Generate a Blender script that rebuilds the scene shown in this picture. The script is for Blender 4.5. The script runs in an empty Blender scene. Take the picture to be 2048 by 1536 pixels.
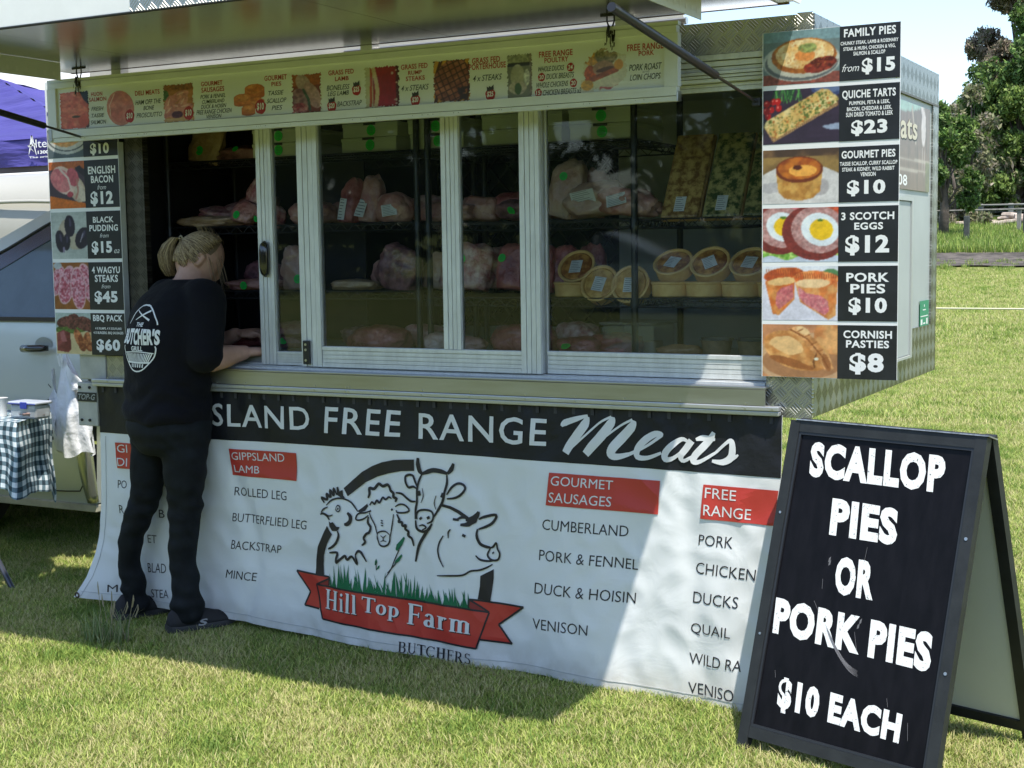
import bpy, bmesh, math, random
import numpy as np
from mathutils import Vector, Matrix, noise
from mathutils.bvhtree import BVHTree

random.seed(7); RNG = np.random.default_rng(7)
SC = bpy.context.scene
COL = SC.collection

# ------------------------------------------------------------------ camera
cam_d = bpy.data.cameras.new("camera")
cam = bpy.data.objects.new("camera", cam_d); COL.objects.link(cam); SC.camera = cam
yaw, pitch, roll = math.radians(-28.2843), math.radians(5.4985), math.radians(0.8416)
fw = Vector((math.sin(yaw)*math.cos(pitch), math.cos(yaw)*math.cos(pitch), -math.sin(pitch)))
rt = Vector((math.cos(yaw), -math.sin(yaw), 0)); dn = fw.cross(rt)
r2 = math.cos(roll)*rt + math.sin(roll)*dn; d2 = -math.sin(roll)*rt + math.cos(roll)*dn
cam.matrix_world = Matrix(((r2.x, -d2.x, -fw.x, 0.0), (r2.y, -d2.y, -fw.y, -4.3063), (r2.z, -d2.z, -fw.z, 1.5), (0, 0, 0, 1)))
cam_d.sensor_width = 36.0; cam_d.lens = 36*2807.5/2048
cam_d.clip_start = 0.05; cam_d.clip_end = 1500

# ------------------------------------------------------------------ light
SUN = Vector((0.30, -0.247, 1.0)).normalized()          # towards the sun
world = bpy.data.worlds.new("World"); SC.world = world; world.use_nodes = True
nt = world.node_tree; nt.nodes.clear()
sky = nt.nodes.new("ShaderNodeTexSky"); sky.sky_type = 'NISHITA'; sky.sun_disc = False
sky.sun_elevation = math.asin(SUN.z); sky.sun_rotation = math.atan2(SUN.x, SUN.y)
sky.air_density = 1.0; sky.dust_density = 0.8; sky.ozone_density = 1.6; sky.altitude = 50
bg = nt.nodes.new("ShaderNodeBackground"); bg.inputs[1].default_value = 0.13
wo = nt.nodes.new("ShaderNodeOutputWorld")
nt.links.new(sky.outputs[0], bg.inputs[0]); nt.links.new(bg.outputs[0], wo.inputs[0])
sun_d = bpy.data.lights.new("sun", 'SUN'); sun_d.energy = 3.2; sun_d.angle = math.radians(0.55); sun_d.color = (1.0, 0.95, 0.86)
sun = bpy.data.objects.new("sun", sun_d); COL.objects.link(sun)
sun.rotation_euler = SUN.to_track_quat('Z', 'Y').to_euler(); sun.location = (3, -3, 10)
vs = SC.view_settings; vs.view_transform = 'Standard'; vs.look = 'None'; vs.exposure = 1.2; vs.gamma = 1.0; vs.use_curve_mapping = False
SC.cycles.max_bounces = 8; SC.cycles.transparent_max_bounces = 16; SC.cycles.caustics_reflective = False; SC.cycles.caustics_refractive = False

# ------------------------------------------------------------------ helpers
def lin(c):
    c = np.asarray(c, float)
    return np.where(c <= 0.04045, c/12.92, ((c+0.055)/1.055)**2.4)

MATS = {}
def mat(name, col, rough=0.5, metal=0.0, var=0.0, vs=6.0, bump=0.0, bs=60.0, bd=0.002, coat=0.0, spec=0.5, stretch=(1, 1, 1), col2=None, sheen=0.0, sss=0.0, coords='Object', rvar=0.0, hard=0.17):
    if name in MATS: return MATS[name]
    m = bpy.data.materials.new(name); m.use_nodes = True; MATS[name] = m
    n = m.node_tree; b = n.nodes["Principled BSDF"]
    b.inputs["Base Color"].default_value = (*col, 1); b.inputs["Roughness"].default_value = rough
    b.inputs["Metallic"].default_value = metal; b.inputs["Specular IOR Level"].default_value = spec
    b.inputs["Coat Weight"].default_value = coat; b.inputs["Coat Roughness"].default_value = 0.12
    if sheen: b.inputs["Sheen Weight"].default_value = sheen
    if sss:
        b.inputs["Subsurface Weight"].default_value = sss; b.inputs["Subsurface Radius"].default_value = (0.02, 0.008, 0.004)
    tc = n.nodes.new("ShaderNodeTexCoord"); mp = n.nodes.new("ShaderNodeMapping"); mp.inputs["Scale"].default_value = stretch
    n.links.new(tc.outputs[coords], mp.inputs[0])
    if var or col2 is not None:
        t = n.nodes.new("ShaderNodeTexNoise"); t.inputs["Scale"].default_value = vs; t.inputs["Detail"].default_value = 6; t.inputs["Roughness"].default_value = 0.62
        n.links.new(mp.outputs[0], t.inputs["Vector"])
        r = n.nodes.new("ShaderNodeValToRGB"); r.color_ramp.elements[0].position = 0.5-hard; r.color_ramp.elements[1].position = 0.5+hard
        a = tuple(max(0, c*(1-var)) for c in col); bb = tuple(min(1, c*(1+var)) for c in col) if col2 is None else col2
        r.color_ramp.elements[0].color = (*a, 1); r.color_ramp.elements[1].color = (*bb, 1)
        n.links.new(t.outputs[0], r.inputs[0]); n.links.new(r.outputs[0], b.inputs["Base Color"])
        if rvar:
            q = n.nodes.new("ShaderNodeMapRange"); q.inputs["To Min"].default_value = max(0, rough-rvar); q.inputs["To Max"].default_value = min(1, rough+rvar)
            n.links.new(t.outputs[0], q.inputs["Value"]); n.links.new(q.outputs[0], b.inputs["Roughness"])
    if bump:
        t2 = n.nodes.new("ShaderNodeTexNoise"); t2.inputs["Scale"].default_value = bs; t2.inputs["Detail"].default_value = 4
        n.links.new(mp.outputs[0], t2.inputs["Vector"])
        bp = n.nodes.new("ShaderNodeBump"); bp.inputs["Strength"].default_value = bump; bp.inputs["Distance"].default_value = bd
        n.links.new(t2.outputs[0], bp.inputs["Height"]); n.links.new(bp.outputs[0], b.inputs["Normal"])
    return m

def vcol_mat(name, rough=0.5, coat=0.0, spec=0.5, trans=0.0):
    if name in MATS: return MATS[name]
    m = bpy.data.materials.new(name); m.use_nodes = True; MATS[name] = m
    n = m.node_tree; b = n.nodes["Principled BSDF"]; b.inputs["Roughness"].default_value = rough; b.inputs["Coat Weight"].default_value = coat
    b.inputs["Specular IOR Level"].default_value = spec
    a = n.nodes.new("ShaderNodeAttribute"); a.attribute_name = "Col"
    n.links.new(a.outputs["Color"], b.inputs["Base Color"])
    if trans:
        tl = n.nodes.new("ShaderNodeBsdfTranslucent"); mx = n.nodes.new("ShaderNodeMixShader"); mx.inputs[0].default_value = trans
        n.links.new(a.outputs["Color"], tl.inputs[0]); n.links.new(b.outputs[0], mx.inputs[1]); n.links.new(tl.outputs[0], mx.inputs[2])
        n.links.new(mx.outputs[0], n.nodes["Material Output"].inputs[0])
    return m

def glass_mat(name, tint=(0.8, 0.85, 0.83), rough=0.02, boost=0.0, haze=0.0, hazecol=(.5, .5, .5)):
    m = bpy.data.materials.new(name); m.use_nodes = True; MATS[name] = m
    n = m.node_tree; n.nodes.clear()
    o = n.nodes.new("ShaderNodeOutputMaterial"); tr = n.nodes.new("ShaderNodeBsdfTransparent"); tr.inputs[0].default_value = (*tint, 1)
    g = n.nodes.new("ShaderNodeBsdfGlossy"); g.inputs["Roughness"].default_value = rough
    f = n.nodes.new("ShaderNodeFresnel"); f.inputs[0].default_value = 1.34
    ad = n.nodes.new("ShaderNodeMath"); ad.operation = 'ADD'; ad.inputs[1].default_value = boost; ad.use_clamp = True
    mx = n.nodes.new("ShaderNodeMixShader")
    n.links.new(f.outputs[0], ad.inputs[0]); n.links.new(ad.outputs[0], mx.inputs[0]); n.links.new(tr.outputs[0], mx.inputs[1]); n.links.new(g.outputs[0], mx.inputs[2])
    last = mx
    if haze:
        d = n.nodes.new("ShaderNodeBsdfDiffuse"); d.inputs[0].default_value = (*hazecol, 1)
        t = n.nodes.new("ShaderNodeTexNoise"); t.inputs["Scale"].default_value = 3; t.inputs["Detail"].default_value = 5
        tc = n.nodes.new("ShaderNodeTexCoord"); n.links.new(tc.outputs["Object"], t.inputs["Vector"])
        mr = n.nodes.new("ShaderNodeMapRange"); mr.inputs["To Min"].default_value = haze*0.4; mr.inputs["To Max"].default_value = haze*1.6
        n.links.new(t.outputs[0], mr.inputs["Value"])
        m2 = n.nodes.new("ShaderNodeMixShader"); n.links.new(mr.outputs[0], m2.inputs[0]); n.links.new(mx.outputs[0], m2.inputs[1]); n.links.new(d.outputs[0], m2.inputs[2]); last = m2
    n.links.new(last.outputs[0], o.inputs[0])
    return m

def tread_mat(name, axis, base=(0.50, 0.50, 0.47), cell=0.034, dark=0.25, rough=0.33, bstr=0.9, band=4.0, dirt=0.25):
    """five-bar tread plate in the plane given by axis ('xz' or 'yz')"""
    m = bpy.data.materials.new(name); m.use_nodes = True; MATS[name] = m
    n = m.node_tree; L = n.links; b = n.nodes["Principled BSDF"]; b.inputs["Metallic"].default_value = 0.85; b.inputs["Roughness"].default_value = rough
    tc = n.nodes.new("ShaderNodeTexCoord"); mp = n.nodes.new("ShaderNodeMapping")
    L.new(tc.outputs["Object"], mp.inputs[0])
    sp = n.nodes.new("ShaderNodeSeparateXYZ"); L.new(mp.outputs[0], sp.inputs[0])
    a_, c_ = (sp.outputs[0], sp.outputs[2]) if axis == 'xz' else (sp.outputs[1], sp.outputs[2])
    def mth(op, x, y=None, v=None):
        k = n.nodes.new("ShaderNodeMath"); k.operation = op
        if isinstance(x, (int, float)): k.inputs[0].default_value = x
        else: L.new(x, k.inputs[0])
        if y is not None:
            if isinstance(y, (int, float)): k.inputs[1].default_value = y
            else: L.new(y, k.inputs[1])
        return k.outputs[0]
    s = 0.7071/cell
    u = mth('MULTIPLY', mth('ADD', a_, c_), s); v = mth('MULTIPLY', mth('SUBTRACT', a_, c_), s)
    ck = mth('MODULO', mth('ABSOLUTE', mth('ADD', mth('FLOOR', u), mth('FLOOR', v))), 2.0)
    su = mth('SINE', mth('MULTIPLY', u, 6.2832*band)); sv = mth('SINE', mth('MULTIPLY', v, 6.2832*band))
    h = mth('ADD', mth('MULTIPLY', su, ck), mth('MULTIPLY', sv, mth('SUBTRACT', 1.0, ck)))
    fu = mth('LESS_THAN', mth('ABSOLUTE', mth('SUBTRACT', mth('FRACT', u), 0.5)), 0.42); fv = mth('LESS_THAN', mth('ABSOLUTE', mth('SUBTRACT', mth('FRACT', v), 0.5)), 0.42)
    h = mth('MULTIPLY', mth('MAXIMUM', h, 0.0), mth('MULTIPLY', fu, fv))
    bp = n.nodes.new("ShaderNodeBump"); bp.inputs["Strength"].default_value = bstr; bp.inputs["Distance"].default_value = 0.0025
    L.new(h, bp.inputs["Height"]); L.new(bp.outputs[0], b.inputs["Normal"])
    t = n.nodes.new("ShaderNodeTexNoise"); t.inputs["Scale"].default_value = 7; t.inputs["Detail"].default_value = 8; t.inputs["Roughness"].default_value = .7; L.new(mp.outputs[0], t.inputs["Vector"])
    f = mth('ADD', mth('MULTIPLY', ck, dark), mth('MULTIPLY', t.outputs[0], dirt))  # alternate diamonds darkened to imitate their differing reflections; noise adds dirt
    mx = n.nodes.new("ShaderNodeMix"); mx.data_type = 'RGBA'; L.new(f, mx.inputs[0])
    mx.inputs[6].default_value = (*base, 1); mx.inputs[7].default_value = (base[0]*.3, base[1]*.3, base[2]*.27, 1)
    L.new(mx.outputs[2], b.inputs["Base Color"])
    return m

def woff(p):
    v = Vector((0, 0, 0))
    while p is not None: v += p.location; p = p.parent
    return v

def link(name, me, m, parent=None, smooth=False):
    o = bpy.data.objects.new(name, me); COL.objects.link(o)
    if m is not None: me.materials.append(m)
    if smooth: me.shade_smooth()
    if parent is not None:
        o.parent = parent; o.location = -woff(parent)
    return o

class MB:
    def __init__(s): s.v = []; s.f = []
    def add(s, V, F):
        k = len(s.v); s.v.extend([tuple(p) for p in V]); s.f.extend([tuple(i+k for i in f) for f in F]); return s
    def box(s, x0, x1, y0, y1, z0, z1, b=0.0):
        if b <= 0:
            V = [(x0, y0, z0), (x1, y0, z0), (x1, y1, z0), (x0, y1, z0), (x0, y0, z1), (x1, y0, z1), (x1, y1, z1), (x0, y1, z1)]
            return s.add(V, [(0, 3, 2, 1), (4, 5, 6, 7), (0, 1, 5, 4), (1, 2, 6, 5), (2, 3, 7, 6), (3, 0, 4, 7)])
        bm = bmesh.new(); bmesh.ops.create_cube(bm, size=1.0)
        for v in bm.verts: v.co = Vector(((x0+x1)/2+v.co.x*(x1-x0), (y0+y1)/2+v.co.y*(y1-y0), (z0+z1)/2+v.co.z*(z1-z0)))
        bmesh.ops.bevel(bm, geom=bm.edges[:], offset=b, segments=2, affect='EDGES', profile=.5)
        bm.verts.index_update(); s.add([v.co for v in bm.verts], [[v.index for v in f.verts] for f in bm.faces]); bm.free(); return s
    def obox(s, o, ax, ay, az):
        o, ax, ay, az = map(Vector, (o, ax, ay, az))
        V = [o, o+ax, o+ax+ay, o+ay, o+az, o+ax+az, o+ax+ay+az, o+ay+az]
        return s.add(V, [(0, 3, 2, 1), (4, 5, 6, 7), (0, 1, 5, 4), (1, 2, 6, 5), (2, 3, 7, 6), (3, 0, 4, 7)])
    def cyl(s, p0, p1, r0, r1=None, n=10, cap=True):
        r1 = r0 if r1 is None else r1; p0 = Vector(p0); p1 = Vector(p1); d = (p1-p0).normalized()
        a = d.orthogonal().normalized(); b = d.cross(a); V = []
        for p, r in ((p0, r0), (p1, r1)):
            for i in range(n):
                t = 2*math.pi*i/n; V.append(p+(a*math.cos(t)+b*math.sin(t))*r)
        F = [(i, (i+1) % n, n+(i+1) % n, n+i) for i in range(n)]
        if cap: F += [tuple(range(n))[::-1], tuple(range(n, 2*n))]
        return s.add(V, F)
    def tube(s, pts, r, n=8):
        pts = [Vector(p) for p in pts]; k = len(pts); V = []; F = []; prev = None
        for i, p in enumerate(pts):
            d = (pts[min(i+1, k-1)]-pts[max(i-1, 0)]).normalized()
            a = d.orthogonal().normalized() if prev is None else (prev-d*prev.dot(d)).normalized()
            prev = a; b = d.cross(a); rr = r[i] if isinstance(r, (list, tuple)) else r
            for j in range(n):
                t = 2*math.pi*j/n; V.append(p+(a*math.cos(t)+b*math.sin(t))*rr)
        for i in range(k-1):
            for j in range(n): F.append((i*n+j, i*n+(j+1) % n, (i+1)*n+(j+1) % n, (i+1)*n+j))
        F += [tuple(range(n))[::-1], tuple(range((k-1)*n, k*n))]
        return s.add(V, F)
    def loft(s, rings, cap=True):
        n = len(rings[0]); V = [p for r in rings for p in r]; F = []
        for i in range(len(rings)-1):
            for j in range(n): F.append((i*n+j, i*n+(j+1) % n, (i+1)*n+(j+1) % n, (i+1)*n+j))
        if cap: F += [tuple(range(n))[::-1], tuple(range((len(rings)-1)*n, len(rings)*n))]
        return s.add(V, F)
    def lathe(s, c, prof, n=24, sx=1, sy=1):
        rings = [[(c[0]+r*math.cos(2*math.pi*i/n)*sx, c[1]+r*math.sin(2*math.pi*i/n)*sy, c[2]+z) for i in range(n)] for r, z in prof]
        return s.loft(rings)
    def grid(s, fn, nu, nv):
        V = [fn(i/nu, j/nv) for j in range(nv+1) for i in range(nu+1)]
        F = [(j*(nu+1)+i, j*(nu+1)+i+1, (j+1)*(nu+1)+i+1, (j+1)*(nu+1)+i) for j in range(nv) for i in range(nu)]
        return s.add(V, F)
    def prism(s, pts, fn0, fn1):
        n = len(pts); V = [fn0(p) for p in pts]+[fn1(p) for p in pts]
        return s.add(V, [tuple(range(n)), tuple(range(2*n-1, n-1, -1))]+[(i, n+i, n+(i+1) % n, (i+1) % n) for i in range(n)])
    def disc(s, c, a, b, n=20):
        c, a, b = map(Vector, (c, a, b)); V = [c+a*math.cos(2*math.pi*i/n)+b*math.sin(2*math.pi*i/n) for i in range(n)]
        return s.add(V, [tuple(range(n))])
    def xf(s, M):
        s.v = [tuple(M @ Vector(p)) for p in s.v]; return s
    def build(s, name, m, parent=None, smooth=False, fixn=True):
        me = bpy.data.meshes.new(name); me.from_pydata(s.v, [], s.f)
        if fixn:
            bm = bmesh.new(); bm.from_mesh(me); bmesh.ops.recalc_face_normals(bm, faces=bm.faces[:]); bm.to_mesh(me); bm.free()
        me.update()
        if smooth == 'auto':
            o = link(name, me, m, parent, True)
            try: me.set_sharp_from_angle(angle=math.radians(38))
            except Exception: pass
            return o
        return link(name, me, m, parent, smooth)

def thing(name, label, cat, loc=(0, 0, 0), group=None):
    o = bpy.data.objects.new(name, None); COL.objects.link(o); o.location = loc; o.empty_display_size = 0.1
    o["label"] = label; o["category"] = cat
    if group: o["group"] = group
    return o
def tag(o, label=None, cat=None, group=None, kind=None):
    if label: o["label"] = label
    if cat: o["category"] = cat
    if group: o["group"] = group
    if kind: o["kind"] = kind
    return o
def copy_tree(o, parent=None):
    c = o.copy(); COL.objects.link(c)
    if parent is not None: c.parent = parent
    for ch in list(o.children): copy_tree(ch, c)
    return c

# ---- lettering: flat shapes from the built-in font, fitted into a given box
_T = {}
def text_shape(s, bold=0.0, sp=1.0, shear=0.0):
    k = (s, bold, sp, shear)
    if k in _T: return _T[k]
    cu = bpy.data.curves.new("t", 'FONT'); cu.body = s; cu.offset = bold; cu.space_character = sp; cu.shear = shear; cu.resolution_u = 3
    o = bpy.data.objects.new("t", cu); COL.objects.link(o)
    dg = bpy.context.evaluated_depsgraph_get(); me = bpy.data.meshes.new_from_object(o.evaluated_get(dg))
    V = np.empty(len(me.vertices)*3); me.vertices.foreach_get("co", V); V = V.reshape(-1, 3)[:, :2]
    F = [tuple(p.vertices) for p in me.polygons]
    bpy.data.objects.remove(o); bpy.data.meshes.remove(me); bpy.data.curves.remove(cu)
    lo = V.min(0); hi = V.max(0); V = (V-lo)/(hi-lo)
    _T[k] = (V, F); return V, F
def refine(V, F, L):
    """split triangles whose longest edge exceeds L so a flat shape can follow a curved one"""
    from mathutils.geometry import tessellate_polygon
    V = [(float(p[0]), float(p[1])) for p in V]; T = []
    for f in F:
        if len(f) == 3: T.append(tuple(f))
        elif len(f) > 3: T += [tuple(f[k] for k in t) for t in tessellate_polygon([[Vector((V[i][0], V[i][1], 0)) for i in f]])]
    out = []; mid = {}
    while T:
        a, b, c = T.pop(); e = [(math.dist(V[a], V[b]), a, b, c), (math.dist(V[b], V[c]), b, c, a), (math.dist(V[c], V[a]), c, a, b)]; d, p, q, r = max(e)
        if d <= L: out.append((a, b, c)); continue
        k = (min(p, q), max(p, q))
        if k not in mid: V.append(((V[p][0]+V[q][0])/2, (V[p][1]+V[q][1])/2)); mid[k] = len(V)-1
        m = mid[k]; T += [(p, m, r), (m, q, r)]
    return V, out
def quadmap(V, q):
    """q = TL, TR, BR, BL"""
    TL, TR, BR, BL = [np.array(p, float) for p in q]; u = V[:, :1]; v = V[:, 1:2]
    return (BL*(1-u)*(1-v)+BR*u*(1-v)+TR*u*v+TL*(1-u)*v)
STY = {'c': (0.028, 1.08, 0), 'b': (0.022, 1.05, 0), 'h': (0.045, 1.12, 0), 's': (-0.006, 0.95, .35), 'r': (0.02, 1.05, 0), 'k': (0.006, .98, .28), 'o': (0.03, 1, .1), 'f': (0.03, 1, .1), 'g': (0, 1, 0)}
RB_TEXT = [('FAMILY PIES', 'c', -1.1473, -0.9921, 2.1188, 2.1435), ('CHUNKY STEAK, LAMB & ROSEMARY', 'b', -1.1573, -0.9847, 2.0941, 2.1065), ('STEAK & MUSH, CHICKEN & VEG,', 'b', -1.1487, -0.993, 2.0772, 2.0895), ('SALMON & SCALLOP', 'b', -1.1183, -1.023, 2.063, 2.0747), ('from', 's', -1.1523, -1.1005, 2.0167, 2.0388), ('$15', 'h', -1.0925, -0.9934, 2.0047, 2.0531), ('QUICHE TARTS', 'c', -1.1513, -0.9907, 1.9327, 1.9612), ('PUMPKIN, FETA & LEEK,', 'b', -1.1298, -1.0075, 1.9147, 1.9279), ('BACON, CHEDDAR & LEEK,', 'b', -1.1363, -1.0016, 1.8969, 1.9108), ('SUN DRIED TOMATO & LEEK', 'b', -1.1391, -0.9982, 1.8816, 1.8951), ('$23', 'h', -1.123, -1.0145, 1.8237, 1.8709), ('GOURMET PIES', 'c', -1.1517, -0.9897, 1.7575, 1.7808), ('TASSIE SCALLOP, CURRY SCALLOP', 'b', -1.1567, -0.9837, 1.7341, 1.7478), ('STEAK & KIDNEY, WILD RABBIT', 'b', -1.1495, -0.9917, 1.7169, 1.7305), ('VENISON', 'b', -1.0936, -1.0479, 1.7025, 1.7151), ('$10', 'h', -1.1343, -1.0186, 1.6436, 1.6919), ('3 SCOTCH', 'c', -1.1514, -0.991, 1.5719, 1.5955), ('EGGS', 'c', -1.1111, -1.024, 1.5424, 1.5642), ('$12', 'h', -1.1382, -1.0052, 1.4648, 1.526), ('PORK', 'c', -1.1343, -1.0041, 1.3841, 1.4122), ('PIES', 'c', -1.1215, -1.0155, 1.3494, 1.3783), ('$10', 'h', -1.1265, -1.01, 1.2838, 1.3367), ('CORNISH', 'c', -1.1419, -0.9938, 1.2122, 1.2363), ('PASTIES', 'c', -1.1334, -1.0022, 1.1831, 1.2064), ('$8', 'h', -1.1223, -1.0176, 1.1014, 1.1675)]
LB_TEXT = [('$10', 'h', -4.2295, -4.1275, 1.9018, 1.9514), ('ENGLISH', 'c', -4.2468, -4.0984, 1.8271, 1.8583), ('BACON', 'c', -4.2325, -4.1117, 1.7911, 1.8205), ('from', 's', -4.199, -4.1516, 1.7641, 1.7833), ('$12', 'h', -4.2387, -4.1161, 1.6973, 1.7575), ('BLACK', 'c', -4.2313, -4.1184, 1.6307, 1.6549), ('PUDDING', 'c', -4.2523, -4.0968, 1.5962, 1.6222), ('from', 's', -4.1963, -4.1488, 1.5701, 1.5871), ('$15', 'h', -4.2437, -4.1329, 1.5012, 1.5558), ('ea', 's', -4.1224, -4.0932, 1.5063, 1.5214), ('4 WAGYU', 'c', -4.249, -4.0957, 1.425, 1.4523), ('STEAKS', 'c', -4.2344, -4.1082, 1.3896, 1.4189), ('from', 's', -4.1991, -4.1507, 1.3634, 1.3805), ('$45', 'h', -4.2398, -4.1141, 1.2999, 1.353), ('BBQ PACK', 'c', -4.254, -4.0921, 1.2246, 1.2552), ('4 X RUMPS, 4 X SOUVLAKI', 'b', -4.2439, -4.1008, 1.1933, 1.2044), ('4 X BURGERS, BBQ SAUSAGES', 'b', -4.2541, -4.0913, 1.1749, 1.1872), ('$60', 'h', -4.2404, -4.1112, 1.1017, 1.1565)]
SG_TEXT = [('HUON', 'r', -4.0963, -4.037, 2.12, 2.1362), ('SALMON', 'r', -4.1081, -4.0172, 2.0996, 2.1158), ('FRESH', 'k', -4.0985, -4.0334, 2.0639, 2.0793), ('TASSIE', 'k', -4.099, -4.0312, 2.0378, 2.0529), ('SALMON', 'k', -4.1042, -4.0222, 2.0114, 2.0276), ('DELI MEATS', 'r', -3.868, -3.7441, 2.108, 2.1261), ('HAM OFF THE', 'k', -3.8683, -3.7379, 2.073, 2.0911), ('BONE', 'k', -3.8288, -3.7732, 2.051, 2.0672), ('PROSCIUTTO', 'k', -3.8649, -3.7354, 2.0236, 2.0414), ('GOURMET', 'r', -3.5401, -3.4379, 2.122, 2.1384), ('SAUSAGES', 'r', -3.5392, -3.4303, 2.0986, 2.1169), ('PORK & FENNEL', 'k', -3.5452, -3.4257, 2.0758, 2.0905), ('CUMBERLAND', 'k', -3.5379, -3.4313, 2.0574, 2.0713), ('DUCK & HOISIN', 'k', -3.5445, -3.4226, 2.0389, 2.0536), ('FREE RANGE CHICKEN', 'k', -3.5672, -3.3975, 2.0186, 2.0351), ('VENISON', 'k', -3.5187, -3.447, 2.002, 2.016), ('$10', 'o', -3.9224, -3.8761, 2.0121, 2.054), ('$10', 'o', -3.6282, -3.5817, 2.0052, 2.0498), ('GOURMET', 'r', -3.2428, -3.1413, 2.1214, 2.1396), ('PIES', 'r', -3.2115, -3.167, 2.1004, 2.1157), ('TASSIE', 'k', -3.2267, -3.1567, 2.0683, 2.0847), ('SCALLOP', 'k', -3.2348, -3.1462, 2.0407, 2.0572), ('PIES', 'k', -3.2143, -3.1647, 2.0149, 2.0314), ('GRASS FED', 'r', -2.9585, -2.8495, 2.1212, 2.1383), ('LAMB', 'r', -2.9304, -2.872, 2.0997, 2.1146), ('BONELESS', 'k', -2.9678, -2.8686, 2.0687, 2.0865), ('LEG LAMB', 'k', -2.964, -2.8723, 2.0491, 2.0651), ('BACKSTRAP', 'k', -2.924, -2.8191, 2.0105, 2.0283), ('GRASS FED', 'r', -2.6534, -2.5457, 2.1188, 2.1361), ('RUMP', 'r', -2.6247, -2.5696, 2.0997, 2.1135), ('STEAKS', 'r', -2.6344, -2.5578, 2.0795, 2.0951), ('4 x STEAKS', 'k', -2.6544, -2.5425, 2.0461, 2.0651), ('$10', 'o', -3.2882, -3.2398, 2.0064, 2.0543), ('$25', 'f', -2.8581, -2.8212, 2.0476, 2.0813), ('$20', 'f', -2.9663, -2.9277, 1.9971, 2.0311), ('$20', 'f', -2.6159, -2.5785, 1.9968, 2.0304), ('GRASS FED', 'r', -2.3715, -2.2642, 2.1182, 2.1372), ('PORTERHOUSE', 'r', -2.3829, -2.2426, 2.0979, 2.1178), ('4 x STEAKS', 'k', -2.3691, -2.2579, 2.0598, 2.0797), ('FREE RANGE', 'r', -2.1192, -1.9974, 2.1196, 2.1389), ('POULTRY', 'r', -2.0996, -2.0129, 2.1009, 2.1174), ('WHOLE DUCKS', 'k', -2.1228, -2.0282, 2.0742, 2.0907), ('DUCK BREASTS', 'k', -2.0933, -1.9927, 2.0483, 2.066), ('WHOLE CHICKENS', 'k', -2.1302, -2.0139, 2.0225, 2.0399), ('CHICKEN BREASTS x2', 'k', -2.1068, -1.9679, 1.997, 2.0148), ('FREE RANGE', 'r', -1.8061, -1.6832, 2.1156, 2.1367), ('PORK', 'r', -1.7672, -1.7146, 2.0982, 2.1141), ('PORK ROAST', 'k', -1.8007, -1.6887, 2.0537, 2.0737), ('and', 'g', -1.7548, -1.7316, 2.0456, 2.0528), ('LOIN CHOPS', 'k', -1.7979, -1.6924, 2.0237, 2.0425), ('$25', 'f', -2.3214, -2.2844, 1.9975, 2.0302), ('24', 'o', -2.0179, -1.9924, 2.0691, 2.0938), ('20', 'o', -2.1231, -2.098, 2.0447, 2.0688), ('20', 'o', -2.0078, -1.9828, 2.0183, 2.0429), ('15', 'o', -2.1353, -2.1105, 1.9955, 2.0192)]
SG_PICS = [('salmon', -4.2659, -4.1092, 1.9987, 2.1449), ('ham', -4.0185, -3.8733, 1.9975, 2.135), ('sausages', -3.7286, -3.576, 1.9949, 2.14), ('pies', -3.3892, -3.2397, 2.0012, 2.1344), ('lamb', -3.1226, -2.9896, 1.9938, 2.1361), ('rump', -2.8068, -2.6579, 1.9952, 2.1387), ('porterhouse', -2.525, -2.3787, 1.9969, 2.1396), ('poultry', -2.2395, -2.143, 1.9927, 2.138), ('pork', -1.9695, -1.8056, 1.9981, 2.1336)]
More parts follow.
